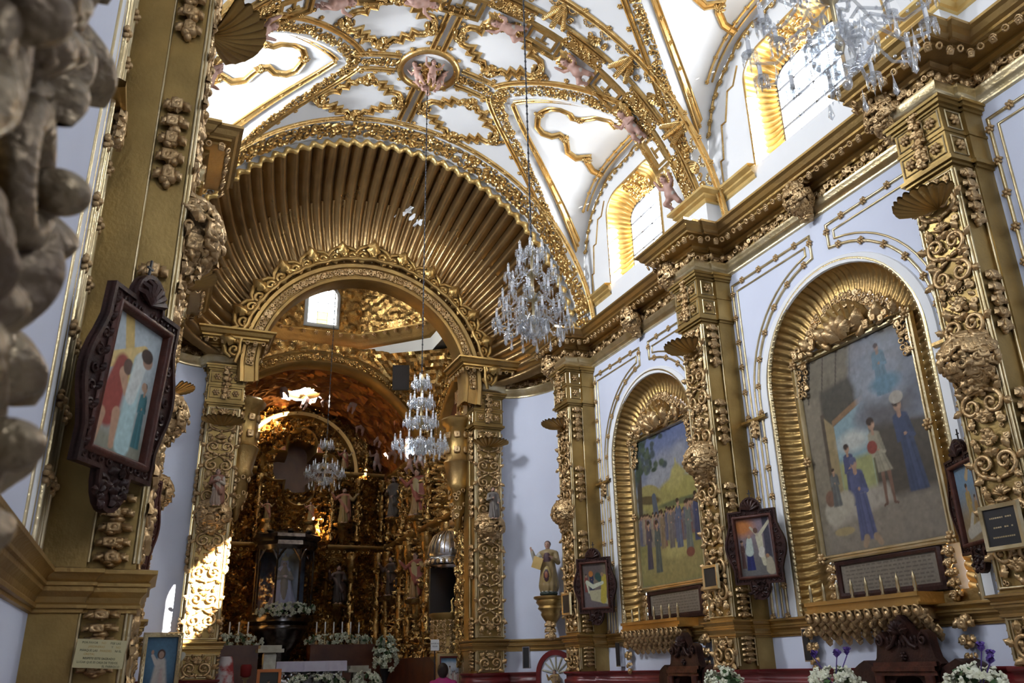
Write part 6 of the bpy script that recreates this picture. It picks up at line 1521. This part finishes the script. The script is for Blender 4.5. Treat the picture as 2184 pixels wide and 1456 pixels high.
mb = MB(); mb.add([Sb(QC[0]+p[0]*.64, QC[1]+p[1]*.64, -1.68) for p in quad(1.0)], [tuple(range(len(quad(1.0))))]); mb.build('mirror', SILVERD, back, smooth=False)
mb = MB(); G = [[Sb(.02+r*cos(PI*i/50), 6.66+1.58*r/1.58*sin(PI*i/50), h) for r, h in ((1.52, .05), (1.55, .25), (1.64, .28), (1.68, .2), (1.72, .05))] for i in range(51)]; mb.grid(G); mb.build('arched_cornice', GOLD, back)
Sr = lambda a, b, h: (XB-.05-h, 19.9-a, b)
altarpiece('gilded side altarpiece along the right wall of the chancel', Sr, 7.0, 6.6,
    [(3.1, .8, 4.5, .17), (2.1, .8, 4.5, .16), (.65, .8, 4.5, .17), (-.9, .8, 4.5, .17), (-1.7, .8, 4.5, .15), (-3.0, .8, 4.5, .16), (3.1, 4.8, 6.4, .14), (.65, 4.8, 6.4, .14), (-.9, 4.8, 6.4, .14), (-1.7, 4.8, 6.4, .13), (-3.0, 4.8, 6.4, .14)],
    [(-3.4, 3.4, 4.62), (-3.4, 3.4, 6.55), (-3.4, 3.4, .75)], [(-.1, 4.98, .55, 1.35), (-2.35, 5.3, .5, 1.3), (-.1, 3.05, .55, 1.25), (-2.4, 3.3, .5, 1.2)], 12)
Sl = lambda a, b, h: (XA+.05+h, 19.9+a, b)
altarpiece('gilded side altarpiece along the left wall of the chancel, seen edge-on', Sl, 7.0, 6.6, [(-2.4, .8, 4.5, .17), (0, .8, 4.5, .17), (2.2, .8, 4.5, .17), (0, 4.8, 6.4, .14), (2.2, 4.8, 6.4, .14)], [(-3.4, 3.4, 4.62), (-3.4, 3.4, 6.55)], [(1.1, 5.2, .5, 1.2), (1.1, 3.1, .5, 1.2)], 13)
mb = MB(); mb.box(XB-.75, XB+.1, 16.9, 23.2, FZ, 1.75); struct(mb.build('wainscot', WOODB, smooth=False)); bpy.data.objects['wainscot'].name = 'trim_11'
mb = MB(); mb.box(XA-.1, 2.3, 22.6, 23.3, FZ, 1.7); mb.box(4.1, XB, 22.7, 23.3, FZ, 1.7); struct(mb.build('trim_12', WOODB, smooth=False))
# statues standing in the niches
for kind, lb, (x, y, z), h, r in (
    ('gold', 'saint statue in gold tunic with arms spread, upper niche right of the quatrefoil window', Sb(1.32, 5.25, .25), .98, 0),
    ('white', 'saint statue in dark habit and white tunic, upper niche left of the quatrefoil window', Sb(-1.95, 5.25, .25), .92, 0),
    ('dark', 'dark saint statue in the lower niche just right of the glass shrine', Sb(1.28, 3.15, .25), 1.0, 0),
    ('red', 'saint statue in red in the lower far left niche of the high altarpiece', Sb(-2.2, 3.1, .25), .95, 0),
    ('red', 'praying red saint statue in the lower right corner niche of the altarpiece', Sb(2.55, 3.35, .25), 1.0, -.5),
    ('tunic', 'tall winged-armed statue in short tunic, upper niche of the right side altarpiece', Sr(-.1, 4.98, .28), 1.18, -.95),
    ('grey', 'grey saint statue in the upper corner niche of the right side altarpiece', Sr(-2.35, 5.3, .28), 1.12, -.95),
    ('tunic', 'statue in short tunic in the lower niche of the right side altarpiece', Sr(-.1, 3.05, .28), 1.08, -.95),
    ('dark', 'dark robed statue in the lower corner niche of the right side altarpiece', Sr(-2.4, 3.3, .28), 1.0, -.95),
    ('white', 'small white statue on the bracket high beside the right chancel pilaster', (5.66, 15.95, 4.28), .92, -.4),
    ('gold', 'little gold figure on the pedestal left below the quatrefoil window', Sb(-.72, 5.28, .3), .5, 0),
    ('gold', 'little gold figure with arms spread right below the quatrefoil window', Sb(.42, 5.28, .3), .52, 0),
    ('red', 'saint statue in red standing on the upper left corner of the altarpiece', Sb(-1.9, 6.78, .35), .7, 0),
    ('tunic', 'small statue with raised arms on the upper right cornice of the altarpiece', Sb(1.25, 6.75, .35), .55, 0)):
    saint_obj(kind, lb, (x, y, z), h, r)
for i, (lb, a) in enumerate((('left', -.72), ('right', .42))):
    x, y, z = Sb(a, 5.28, .3); t = thing('figure_pedestal', 'gilded pedestal under the little gold figure on the %s below the quatrefoil' % lb, 'pedestal', (x, y, z-.45)); m = MB(); m.lathe([(0, z-.45), (.14, z-.4), (.20, z-.25), (.16, z-.12), (.24, z-.05), (.24, z), (0, z)], 10, np.array(Matrix.Translation((x, y, 0)))); m.build('pedestal_body', GOLDR, t)
rnd = random.Random(8); ang_lb = ['left of the skylight, low', 'left of the skylight', 'under the left of the skylight', 'under the middle of the skylight', 'under the right of the skylight', 'right of the skylight', 'right of the skylight, higher', 'right of the skylight, lower', 'lowest on the right slope', 'beside the right end of the altar arch', 'at the left foot of the vault', 'on the curve above the altarpiece corner']
for i, lb in enumerate(ang_lb):
    a = PI*(.93-.80*i/11); y = 22.9-.5*(i % 3); R_ = 2.55; p = np.array((3.27+R_*cos(a), y, AZ+R_*sin(a)-.05)); inw = np.array((-cos(a), -.6, -sin(a)))
    cherub_obj('reddish angel on the apse vault, %s' % lb, figM(p, (cos(a)*.5+rnd.uniform(-.3, .3), -.1, .8), inw, .62), i % 2)
cherub_obj('small pink child perched on the cornice at the right corner of the altarpiece', figM(Sb(2.2, 6.75, .3), (0, 0, 1), (-.3, -1, 0), .7), 0, False)
cherub_obj('pink child with raised arms on the left, above the statue in a tunic', figM(Sr(-.55, 6.1, .35), (0, 0, 1), (-1, -.7, 0), .55), 1, False)
cherub_obj('pink child with raised arms on the right, above the statue in a tunic', figM(Sr(.35, 6.05, .35), (0, 0, 1), (-1, -.7, 0), .55), 1, False)
# ------------------------------------------------------------------ glass shrine with its crowned statue
KX, KY = 3.10, 22.35
t = thing('glass_shrine', 'eight-sided glass shrine on a dark baluster in front of the high altarpiece', 'shrine', (KX, KY, FZ)); T = np.array(Matrix.Translation((KX, KY, 0))); T8 = T @ rotz(PI/8)
m = MB(); m.lathe([(0, FZ), (.55, FZ), (.55, .75), (.30, .85), (.26, 1.3), (.24, 1.75), (.30, 1.85), (.28, 1.95), (.45, 2.15), (.66, 2.45), (.70, 2.55), (.66, 2.60), (.78, 2.66), (.78, 2.80), (.74, 2.84), (0, 2.84)], 24, T); m.build('baluster_base', SILVERD, t)
m = MB()
for k in range(8):
    a = PI/8+PI/4*k; p = (KX+.72*cos(a), KY+.72*sin(a)); m.tube([(*p, 2.80), (*p, 4.55)], .024, 8)
m.lathe([(.76, 2.80), (.78, 2.86), (.72, 2.92), (.70, 2.84)], 8, T8); m.lathe([(.73, 4.35), (.80, 4.46), (.78, 4.56), (.88, 4.64), (.86, 4.72), (.60, 4.80), (.3, 4.84), (0, 4.85)], 8, T8)
for k in range(8):
    a0, a1 = PI/8+PI/4*k, PI/8+PI/4*(k+1); A_, B_ = np.array((KX+.72*cos(a0), KY+.72*sin(a0))), np.array((KX+.72*cos(a1), KY+.72*sin(a1)))
    m.tube([(*(A_+(B_-A_)*u), 4.10+.32*math.sin(PI*u)) for u in np.linspace(0, 1, 9)], .03, 5); c = (A_+B_)/2*1.0; m.ball((c[0], c[1], 4.80), (.09, .09, .05), 8, 5)
m.build('frame', SILVERD, t, auto=40)
g = MB()
for k in range(8):
    a0, a1 = PI/8+PI/4*k, PI/8+PI/4*(k+1); g.add([(KX+.70*cos(a), KY+.70*sin(a), z) for z in (2.86, 4.5) for a in (a0, a1)], [(0, 1, 3, 2)])
g.build('glass_panes', CASEGLASS, t, smooth=False)
blp = mat('dusty blue curtain', (.13, .16, .22), .8, 0, (.09, .11, .15), 6); m = MB(); m.grid([[(KX+.62*cos(a), KY+.62*sin(a)*1., z) for z in (2.86, 4.40)] for a in np.linspace(.15*PI, .85*PI, 40)]); m.build('blue_curtain', blp, t)
def virgin():
    man, dr = (.50, .46, .62), (.26, .17, .08)
    P = [('c', (0, 0, .05), (0, 0, .50), .20, .13, dr, .03), ('c', (0, 0, .50), (0, 0, .78), .12, .085, dr, .03), ('c', (0, .05, .04), (0, .05, .72), .30, .12, man, .03), ('e', (0, .02, .80), (.13, .09, .07), man, .03)]
    P += head_prims((0, -.01, .895), .058, None)+[('e', (0, .025, .91), (.082, .075, .095), man, .02)]
    P += arm_prims((-.10, 0, .75), (-.15, -.07, .63), (-.02, -.16, .66), .035, dr)+arm_prims((.10, 0, .75), (.15, -.07, .63), (.02, -.16, .66), .035, dr)
    P += [('c', (0, -.12, .06), (0, -.09, .60), .10, .06, dr, .02)]
    P += [('e', (0, 0, 1.0), (.065, .065, .05), (.62, .45, .10), .01), ('c', (0, 0, 1.02), (0, 0, 1.10), .03, .015, (.62, .45, .10), .01)]
    return figure(P, .015, fold=lambda X: -.012*np.clip((.6-X[..., 2])/.5, 0, 1)*np.sin(np.arctan2(X[..., 0], -X[..., 1])*14))
o = virgin().build('virgin_statue', VCOL, None, auto=0); o.location = (KX, KY, 2.87); o.scale = (1.25, 1.25, 1.32); tag(o, 'crowned statue in brown dress and lilac mantle inside the glass shrine', 'statue')
blooms('white flowers heaped along the front of the glass shrine', (KX, KY-.82, 2.88), .66, .14, .18, 90, 14, 0, vase=False)
# ------------------------------------------------------------------ altars and liturgical furniture
t = thing('altar_table', 'altar table with a silver carved front in the chancel', 'altar', (3.05, 17.6, FZ))
m = MB(); m.box(2.46, 3.64, 17.4, 17.9, FZ, 1.66); m.build('table_body', SILVERD, t, smooth=False)
m = MB(); relief(m, lambda u, v, h: (3.05+u, 17.39-h, FZ+v), 1.18, 1.08, 60, 50, .04, 5, .2, lambda u, v: abs(u) > .40 or v > .85); m.build('carved_front', SILVER, t)
o = MB(); w = [(2.40, 17.32), (3.70, 17.32), (3.70, 17.98), (2.40, 17.98)]
nf = 60; pf = resample(w, .03, True); rows = [[(3.05, 17.65, 1.705)]*len(pf), [(*p, 1.705) for p in pf], [(*p, 1.70) for p in off2d(pf, -.012, True)], [(*(p+.010*sin(i*1.3)*np.array((0, 1))), 1.52) for i, p in enumerate(off2d(pf, -.018, True))]]
o.grid(np.array(rows).transpose(1, 0, 2), closeu=True); o = o.build('altar_cloth', CLOTH, None); tag(o, 'lilac white cloth over the altar table', 'cloth')
t = thing('marble_stand', 'pale marble lectern stand left of the altar', 'lectern', (2.10, 16.2, FZ)); m = MB(); m.lathe([(0, FZ), (.20, FZ), (.17, .7), (.13, .8), (.15, 1.8), (.13, 1.84), (0, 1.84)], 4, np.array(Matrix.Translation((2.10, 16.2, 0)) @ Matrix.Rotation(PI/4, 4, 'Z'))); m.build('shaft', MARBLE, t, smooth=False)
m = MB(); m.box(1.88, 2.32, 16.0, 16.4, 1.84, 1.90); m.box(1.92, 2.28, 16.04, 16.36, 1.90, 1.96); m.build('top', MARBLE, t, smooth=False)
o = dup(t); o.location = (3.98, 17.55, FZ-.35); tag(o, 'pale marble stand behind the right end of the altar cloth', 'lectern')
t = thing('framed_print', 'orange framed dark print standing before the altar', 'picture', (2.06, 15.75, .75)); m = MB(); c = Canvas(.30, .56, 40, 60, (.06, .06, .055)); c.person(.5, .1, .7, (.22, .22, .2)); c.ell(.5, .62, .35, .06, (.25, .25, .22)); c.mesh(np.array([[1, 0, 0, 1.91], [0, 0, -1, 15.75], [0, 1, 0, .96], [0, 0, 0, 1.]])).build('print', VPAINT, t, smooth=False)
m = MB(); sweep2(m, [(1.91, .96), (2.21, .96), (2.21, 1.52), (1.91, 1.52)], [(0, 0), (0, .03), (-.05, .03), (-.05, -.02)], lambda a, b, h: (a, 15.75-h, b), True, 9); m.box(1.95, 2.17, 15.76, 15.80, .36, .96); m.build('orange_frame', mat('orange frame paint', (.55, .16, .03), .5), t, smooth=False)
ORD = mat('red velvet', (.30, .02, .02), .8)
t = thing('draped_stand', 'tall stand draped in red and white cloth left of the altar', 'stand', (1.45, 17.0, FZ)); m = MB(); m.lathe([(.05, FZ), (.32, FZ+.02), (.2, 1.2), (.12, 1.75), (.10, 1.8), (0, 1.8)], 14, np.array(Matrix.Translation((1.45, 17.0, 0)))); m.build('drape', mat('red and white cloth', (.50, .07, .06), .8, 0, (.72, .62, .6), 4, mixpos=(.45, .55)), t)
t = thing('sanctuary_lamp', 'red glass votive lamp on a gold stand left of the altar', 'lamp', (1.80, 16.9, FZ)); m = MB(); m.lathe([(.12, FZ), (.03, FZ+.06), (.03, 1.40), (.09, 1.44)], 10, np.array(Matrix.Translation((1.80, 16.9, 0)))); m.build('stand', GOLDL, t); m = MB(); m.lathe([(.03, 1.44), (.09, 1.47), (.10, 1.62), (.08, 1.66)], 12, np.array(Matrix.Translation((1.80, 16.9, 0)))); m.build('red_glass', ORD, t)
t = thing('side_ledge', 'dark altar step ledge with flower boxes, left half behind the altar', 'ledge', (1.7, 21.0, FZ)); m = MB(); m.box(1.0, 2.45, 20.8, 21.3, FZ, 2.1); m.build('ledge_body', WOODB, t, smooth=False)
t = thing('side_ledge', 'dark altar step ledge with flower boxes, right half behind the altar', 'ledge', (4.4, 21.0, FZ)); m = MB(); m.box(3.6, 5.1, 20.8, 21.3, FZ, 2.1); m.build('ledge_body', WOODB, t, smooth=False)
blooms('row of white flowers on the ledge left of the shrine base', (1.8, 21.0, 2.18), .75, .16, .14, 70, 15, vase=False)
blooms('row of white flowers on the ledge right of the shrine base', (4.3, 21.0, 2.18), .75, .16, .14, 70, 16, vase=False)
blooms('tall cone of white flowers at the right rear of the altar', (4.95, 19.2, 1.75), .24, .22, .5, 80, 17)
blooms('white flowers low in front of the altar', (3.1, 17.1, 1.28), .62, .14, .16, 70, 18, vase=False)
bk = thing('flower_trough', 'dark trough under the white flowers in front of the altar', 'trough', (3.1, 17.1, FZ)); m = MB(); m.box(2.5, 3.7, 17.0, 17.22, FZ, 1.2); m.build('trough_body', WOOD, bk, smooth=False)
blooms('white flowers low at the right foot of the altar', (4.02, 16.9, 1.30), .26, .18, .18, 34, 19)
cs = None
for i, (x, y, z) in enumerate([(1.2+.2*k, 21.0, 2.1) for k in range(6)]+[(3.75+.2*k, 21.0, 2.1) for k in range(6)]):
    side = 'left' if i < 6 else 'right'; k = i % 6; lb = '%s candlestick from the shrine on the %s flower ledge' % (['sixth', 'fifth', 'fourth', 'third', 'second', 'first'][k] if i < 6 else ['first', 'second', 'third', 'fourth', 'fifth', 'sixth'][k], side)
    t = thing('candlestick', lb, 'candlestick', (x, y, z), None, 'candlesticks on the flower ledges')
    if cs is None:
        m = MB(); m.lathe([(.05, 0), (.02, .03), (.015, .2), (.03, .23), (.012, .26)], 10); a = m.build('holder', GOLDL, t, local=True); m = MB(); m.lathe([(.016, .26), (.016, .50), (0, .51)], 8); b = m.build('candle', CANDLE, t, local=True); cs = (a, b)
    else:
        for q in cs: c_ = q.copy(); COL.objects.link(c_); c_.parent = t
# pulpit with its sounding board, on the right
t = thing('pulpit', 'carved gilded pulpit at the right side of the chancel arch', 'pulpit', (5.54, 16.6, FZ)); T = np.array(Matrix.Translation((5.54, 16.6, 0))) @ rotz(PI/8)
m = MB(); m.lathe([(0, FZ), (.22, FZ), (.12, .8), (.10, 1.3), (.16, 1.5), (.33, 1.68), (.38, 1.74), (.36, 1.78), (.36, 2.44), (.40, 2.48), (.40, 2.53), (.34, 2.53), (.34, 1.8)], 8, T); m.build('drum', GOLD, t, smooth=False)
for k in range(8):
    a = PI/4*k; p = carved_panel_mb(.22, .60, k, .2) if k == 0 else None
    if k == 0: pn = p.build('carved_panel', GOLDC, t, local=True)
    else: pn = pn.copy(); COL.objects.link(pn); pn.parent = t
    q = np.array((5.54+.335*cos(a), 16.6+.335*sin(a), 1.81)); pn.matrix_local = Matrix.Translation(-Vector(tuple(ORG[t.name]))) @ Matrix(frame(q, (cos(a), sin(a), 0), (0, 0, 1)))
t = thing('sounding_board', 'silvery half-round gilded canopy above the pulpit', 'canopy', (5.52, 16.6, 3.5)); T = np.array(Matrix.Translation((5.52, 16.6, .06)))
m = MB(); m.lathe([(.36, 3.38), (.46, 3.40), (.46, 3.50), (.40, 3.54), (.42, 3.58), (.40, 3.75), (.30, 3.95), (.15, 4.05), (0, 4.08)], 24, T); m.build('dome', SILVER, t)
m = MB()
for k in range(24):
    a = 2*PI*k/24; m.addM(LEAFV, frame((5.52+.44*cos(a), 16.6+.44*sin(a), 3.56), (cos(a), sin(a), .1), (0, 0, -1), .12))
    m.tube([(5.52+r*cos(a), 16.6+r*sin(a), z+.06) for r, z in ((.42, 3.60), (.405, 3.76), (.305, 3.96), (.15, 4.06))], .012, 4)
m.build('leaf_fringe', GOLDC, t)
t = thing('dark_backing', 'thin dark upright sheet between the pulpit and its canopy', 'backing', (5.75, 16.9, FZ)); m = MB(); m.box(5.30, 6.15, 17.10, 17.2, 2.2, 3.5); m.build('dark_sheet', DARK, t, smooth=False)  # near black thin sheet standing behind the gap above the pulpit
o = thing('gold_ornament', 'tiny bright gold figure on the rim of the pulpit', 'ornament', (5.48, 16.22, 2.53)); m = MB(); m.lathe([(.05, 2.53), (.02, 2.56), (.02, 2.60), (.03, 2.62), (.012, 2.66)], 8, np.array(Matrix.Translation((5.48, 16.22, 0)))); m.tube([(5.48, 16.22, 2.64), (5.46, 16.22, 2.74), (5.50, 16.22, 2.80)], [.02, .02, .01], 6); m.build('figure', GOLDY, o)
t = thing('paper_notice', 'white paper notice with two lines of print on the pulpit', 'notice', (4.98, 15.7, 1.93)); m = MB(); m.box(4.89, 5.05, 15.70, 15.705, 1.83, 2.02); m.build('paper', mat('white paper', (.8, .8, .8), .6), t, smooth=False)
text('FAVOR NO', np.array([[1, 0, 0, -.01], [0, 0, -1, -.005], [0, 1, 0, .02], [0, 0, 0, 1.]]).tolist(), .034, DARK, t); text('PASAR', np.array([[1, 0, 0, -.01], [0, 0, -1, -.005], [0, 1, 0, -.03], [0, 0, 0, 1.]]).tolist(), .034, DARK, t)
m = MB(); m.box(4.96, 4.98, 15.705, 15.72, FZ, 1.95); m.build('notice_stand', IRON, t, smooth=False)
t = thing('framed_poster', 'framed colour poster of a pale group under a blue sky, below the pulpit', 'picture', (5.27, 15.75, 1.3))
c = Canvas(.36, .54, 50, 70, (.6, .6, .62)); c.grad((.55, .45, .40), (.25, .42, .62), .3, .9); c.ell(.5, .75, .5, .12, (.7, .75, .8), .7)
for i in range(11): c.person(.08+.084*i, .15+.05*(i % 3), .35+.12*(i == 5)+.04*(i % 2), [(.66, .6, .52), (.55, .35, .3), (.7, .68, .62)][i % 3], wd=.14)
c.noise(.06, 3).mesh(np.array([[1, 0, 0, 5.09], [0, 0, -1, 15.73], [0, 1, 0, 1.16], [0, 0, 0, 1.]])).build('print', VPAINT, t, smooth=False)
m = MB(); sweep2(m, [(5.09, 1.16), (5.45, 1.16), (5.45, 1.70), (5.09, 1.70)], [(0, 0), (0, .03), (-.03, .03)], lambda a, b, h: (a, 15.73-h, b), True, 9); m.build('red_border', RED, t, smooth=False)
m = MB(); sweep2(m, [(5.06, 1.13), (5.48, 1.13), (5.48, 1.73), (5.06, 1.73)], [(0, .02), (0, .05), (-.04, .05), (-.05, -.02)], lambda a, b, h: (a, 15.73-h, b), True, 9); m.box(5.2, 5.34, 15.76, 15.8, .36, 1.1); m.build('gold_frame', GOLDL, t, smooth=False)
# devotional picture at the foot of the left pilasters
t = thing('devotional_picture', 'tall gold framed picture of a white robed figure on deep blue, at lower left', 'picture', (.26, 12.5, 1.5))
c = Canvas(.37, .80, 60, 120, (.05, .12, .22)); c.grad((.03, .07, .14), (.07, .17, .28), 0, .9); c.ell(.5, .6, .5, .3, (.10, .22, .33), .9); c.cap((.5, .02), (.5, .62), .34, .16, (.62, .56, .50)); c.cap((.40, .1), (.5, .5), .05, .05, (.5, .45, .42), 1, .6); c.cap((.36, .60), (.22, .72), .07, .05, (.66, .6, .54)); c.ell(.21, .77, .045, .035, (.48, .3, .22)); c.ell(.5, .74, .13, .075, (.10, .05, .035)); c.ell(.5, .73, .085, .055, (.45, .29, .21)); c.cap((.55, .2), (.55, .5), .09, .05, (.62, .40, .34), .8, .5); c.noise(.05, 3)
c.mesh(np.array([[1, 0, 0, .075], [0, 0, -1, 12.5], [0, 1, 0, 1.17], [0, 0, 0, 1.]])).build('canvas', VPAINT, t, smooth=False)
m = MB(); S_ = lambda a, b, h: (a, 12.5-h, b); sweep2(m, [(.075, 1.17), (.445, 1.17), (.445, 1.97), (.075, 1.97)], [(0, 0), (0, .04), (-.03, .05), (-.05, .03), (-.06, -.03)], S_, True, 9)
for p in along([(.05, 1.15), (.47, 1.15), (.47, 2.0), (.05, 2.0)], .06, True): m.addM(FLORET, frame(S_(p[0], p[1], .04), (0, -1, 0), (0, 0, 1), .018))
m.box(.15, .36, 12.52, 12.56, 0, 1.2); m.build('gilt_frame', GOLDL, t, smooth=False)
t = thing('heart_plaque', 'wooden heart-shaped plaque beside the devotional picture', 'plaque', (.50, 13.4, 1.72)); m = MB(); hp = [(.075*(1.15*sin(a)**3), .075*(.95*cos(a)-.36*cos(2*a)-.14*cos(3*a))) for a in np.linspace(0, 2*PI, 40)[:-1]]
m.add([(.50+p[0]*1.1, 13.4-h, 1.74+p[1]*1.1) for h in (-.015, .015) for p in hp], [(i, (i+1) % 39, 39+(i+1) % 39, 39+i) for i in range(39)]+[tuple(range(39)), tuple(range(39, 78))]); m.build('heart', MARBLE, t, smooth=False); m = MB(); m.ball((.50, 13.385, 1.83), (.03, .02, .045)); m.box(.49, .51, 13.40, 13.42, 1.0, 1.7); m.build('stand', WOODR, t)
# ------------------------------------------------------------------ the visitor
def visitor():
    pk, dk = (.42, .02, .16), (.03, .03, .05); sk = (.36, .20, .14)
    P = [('c', (-.09, 0, .82), (-.10, 0, .45), .095, .07, dk, .04), ('c', (-.10, 0, .45), (-.10, .01, .07), .068, .045, dk, .03), ('c', (.09, 0, .82), (.10, 0, .45), .095, .07, dk, .04), ('c', (.10, 0, .45), (.10, .01, .07), .068, .045, dk, .03)]
    P += [('e', (s*.10, -.06, .04), (.045, .12, .04), (.05, .04, .04), .02) for s in (1, -1)]
    P += [('c', (0, 0, .88), (0, 0, 1.02), .155, .135, pk, .05), ('c', (0, 0, 1.02), (0, 0, 1.22), .14, .15, pk, .05), ('e', (0, 0, 1.27), (.19, .10, .07), pk, .04), ('c', (0, 0, 1.30), (0, -.01, 1.38), .05, .047, sk, .02)]
    P += head_prims((0, -.015, 1.46), .095, (.02, .012, .01), sk=sk); P += [('e', (0, .05, 1.47), (.098, .09, .125), (.02, .012, .01), .02), ('e', (0, .10, 1.52), (.05, .05, .05), (.02, .012, .01), .02)]
    for s in (1, -1): P += arm_prims((s*.19, 0, 1.26), (s*.23, -.03, 1.0), (s*.17, -.22, 1.02), .047, pk, sk)
    return figure(P, .02)
o = visitor().build('person', VCOL, None, auto=0); o.location = (4.92, 15.05, .02); o.rotation_euler = (0, 0, math.radians(155)); tag(o, 'person with short dark hair and a bright pink top standing below the pulpit', 'person')
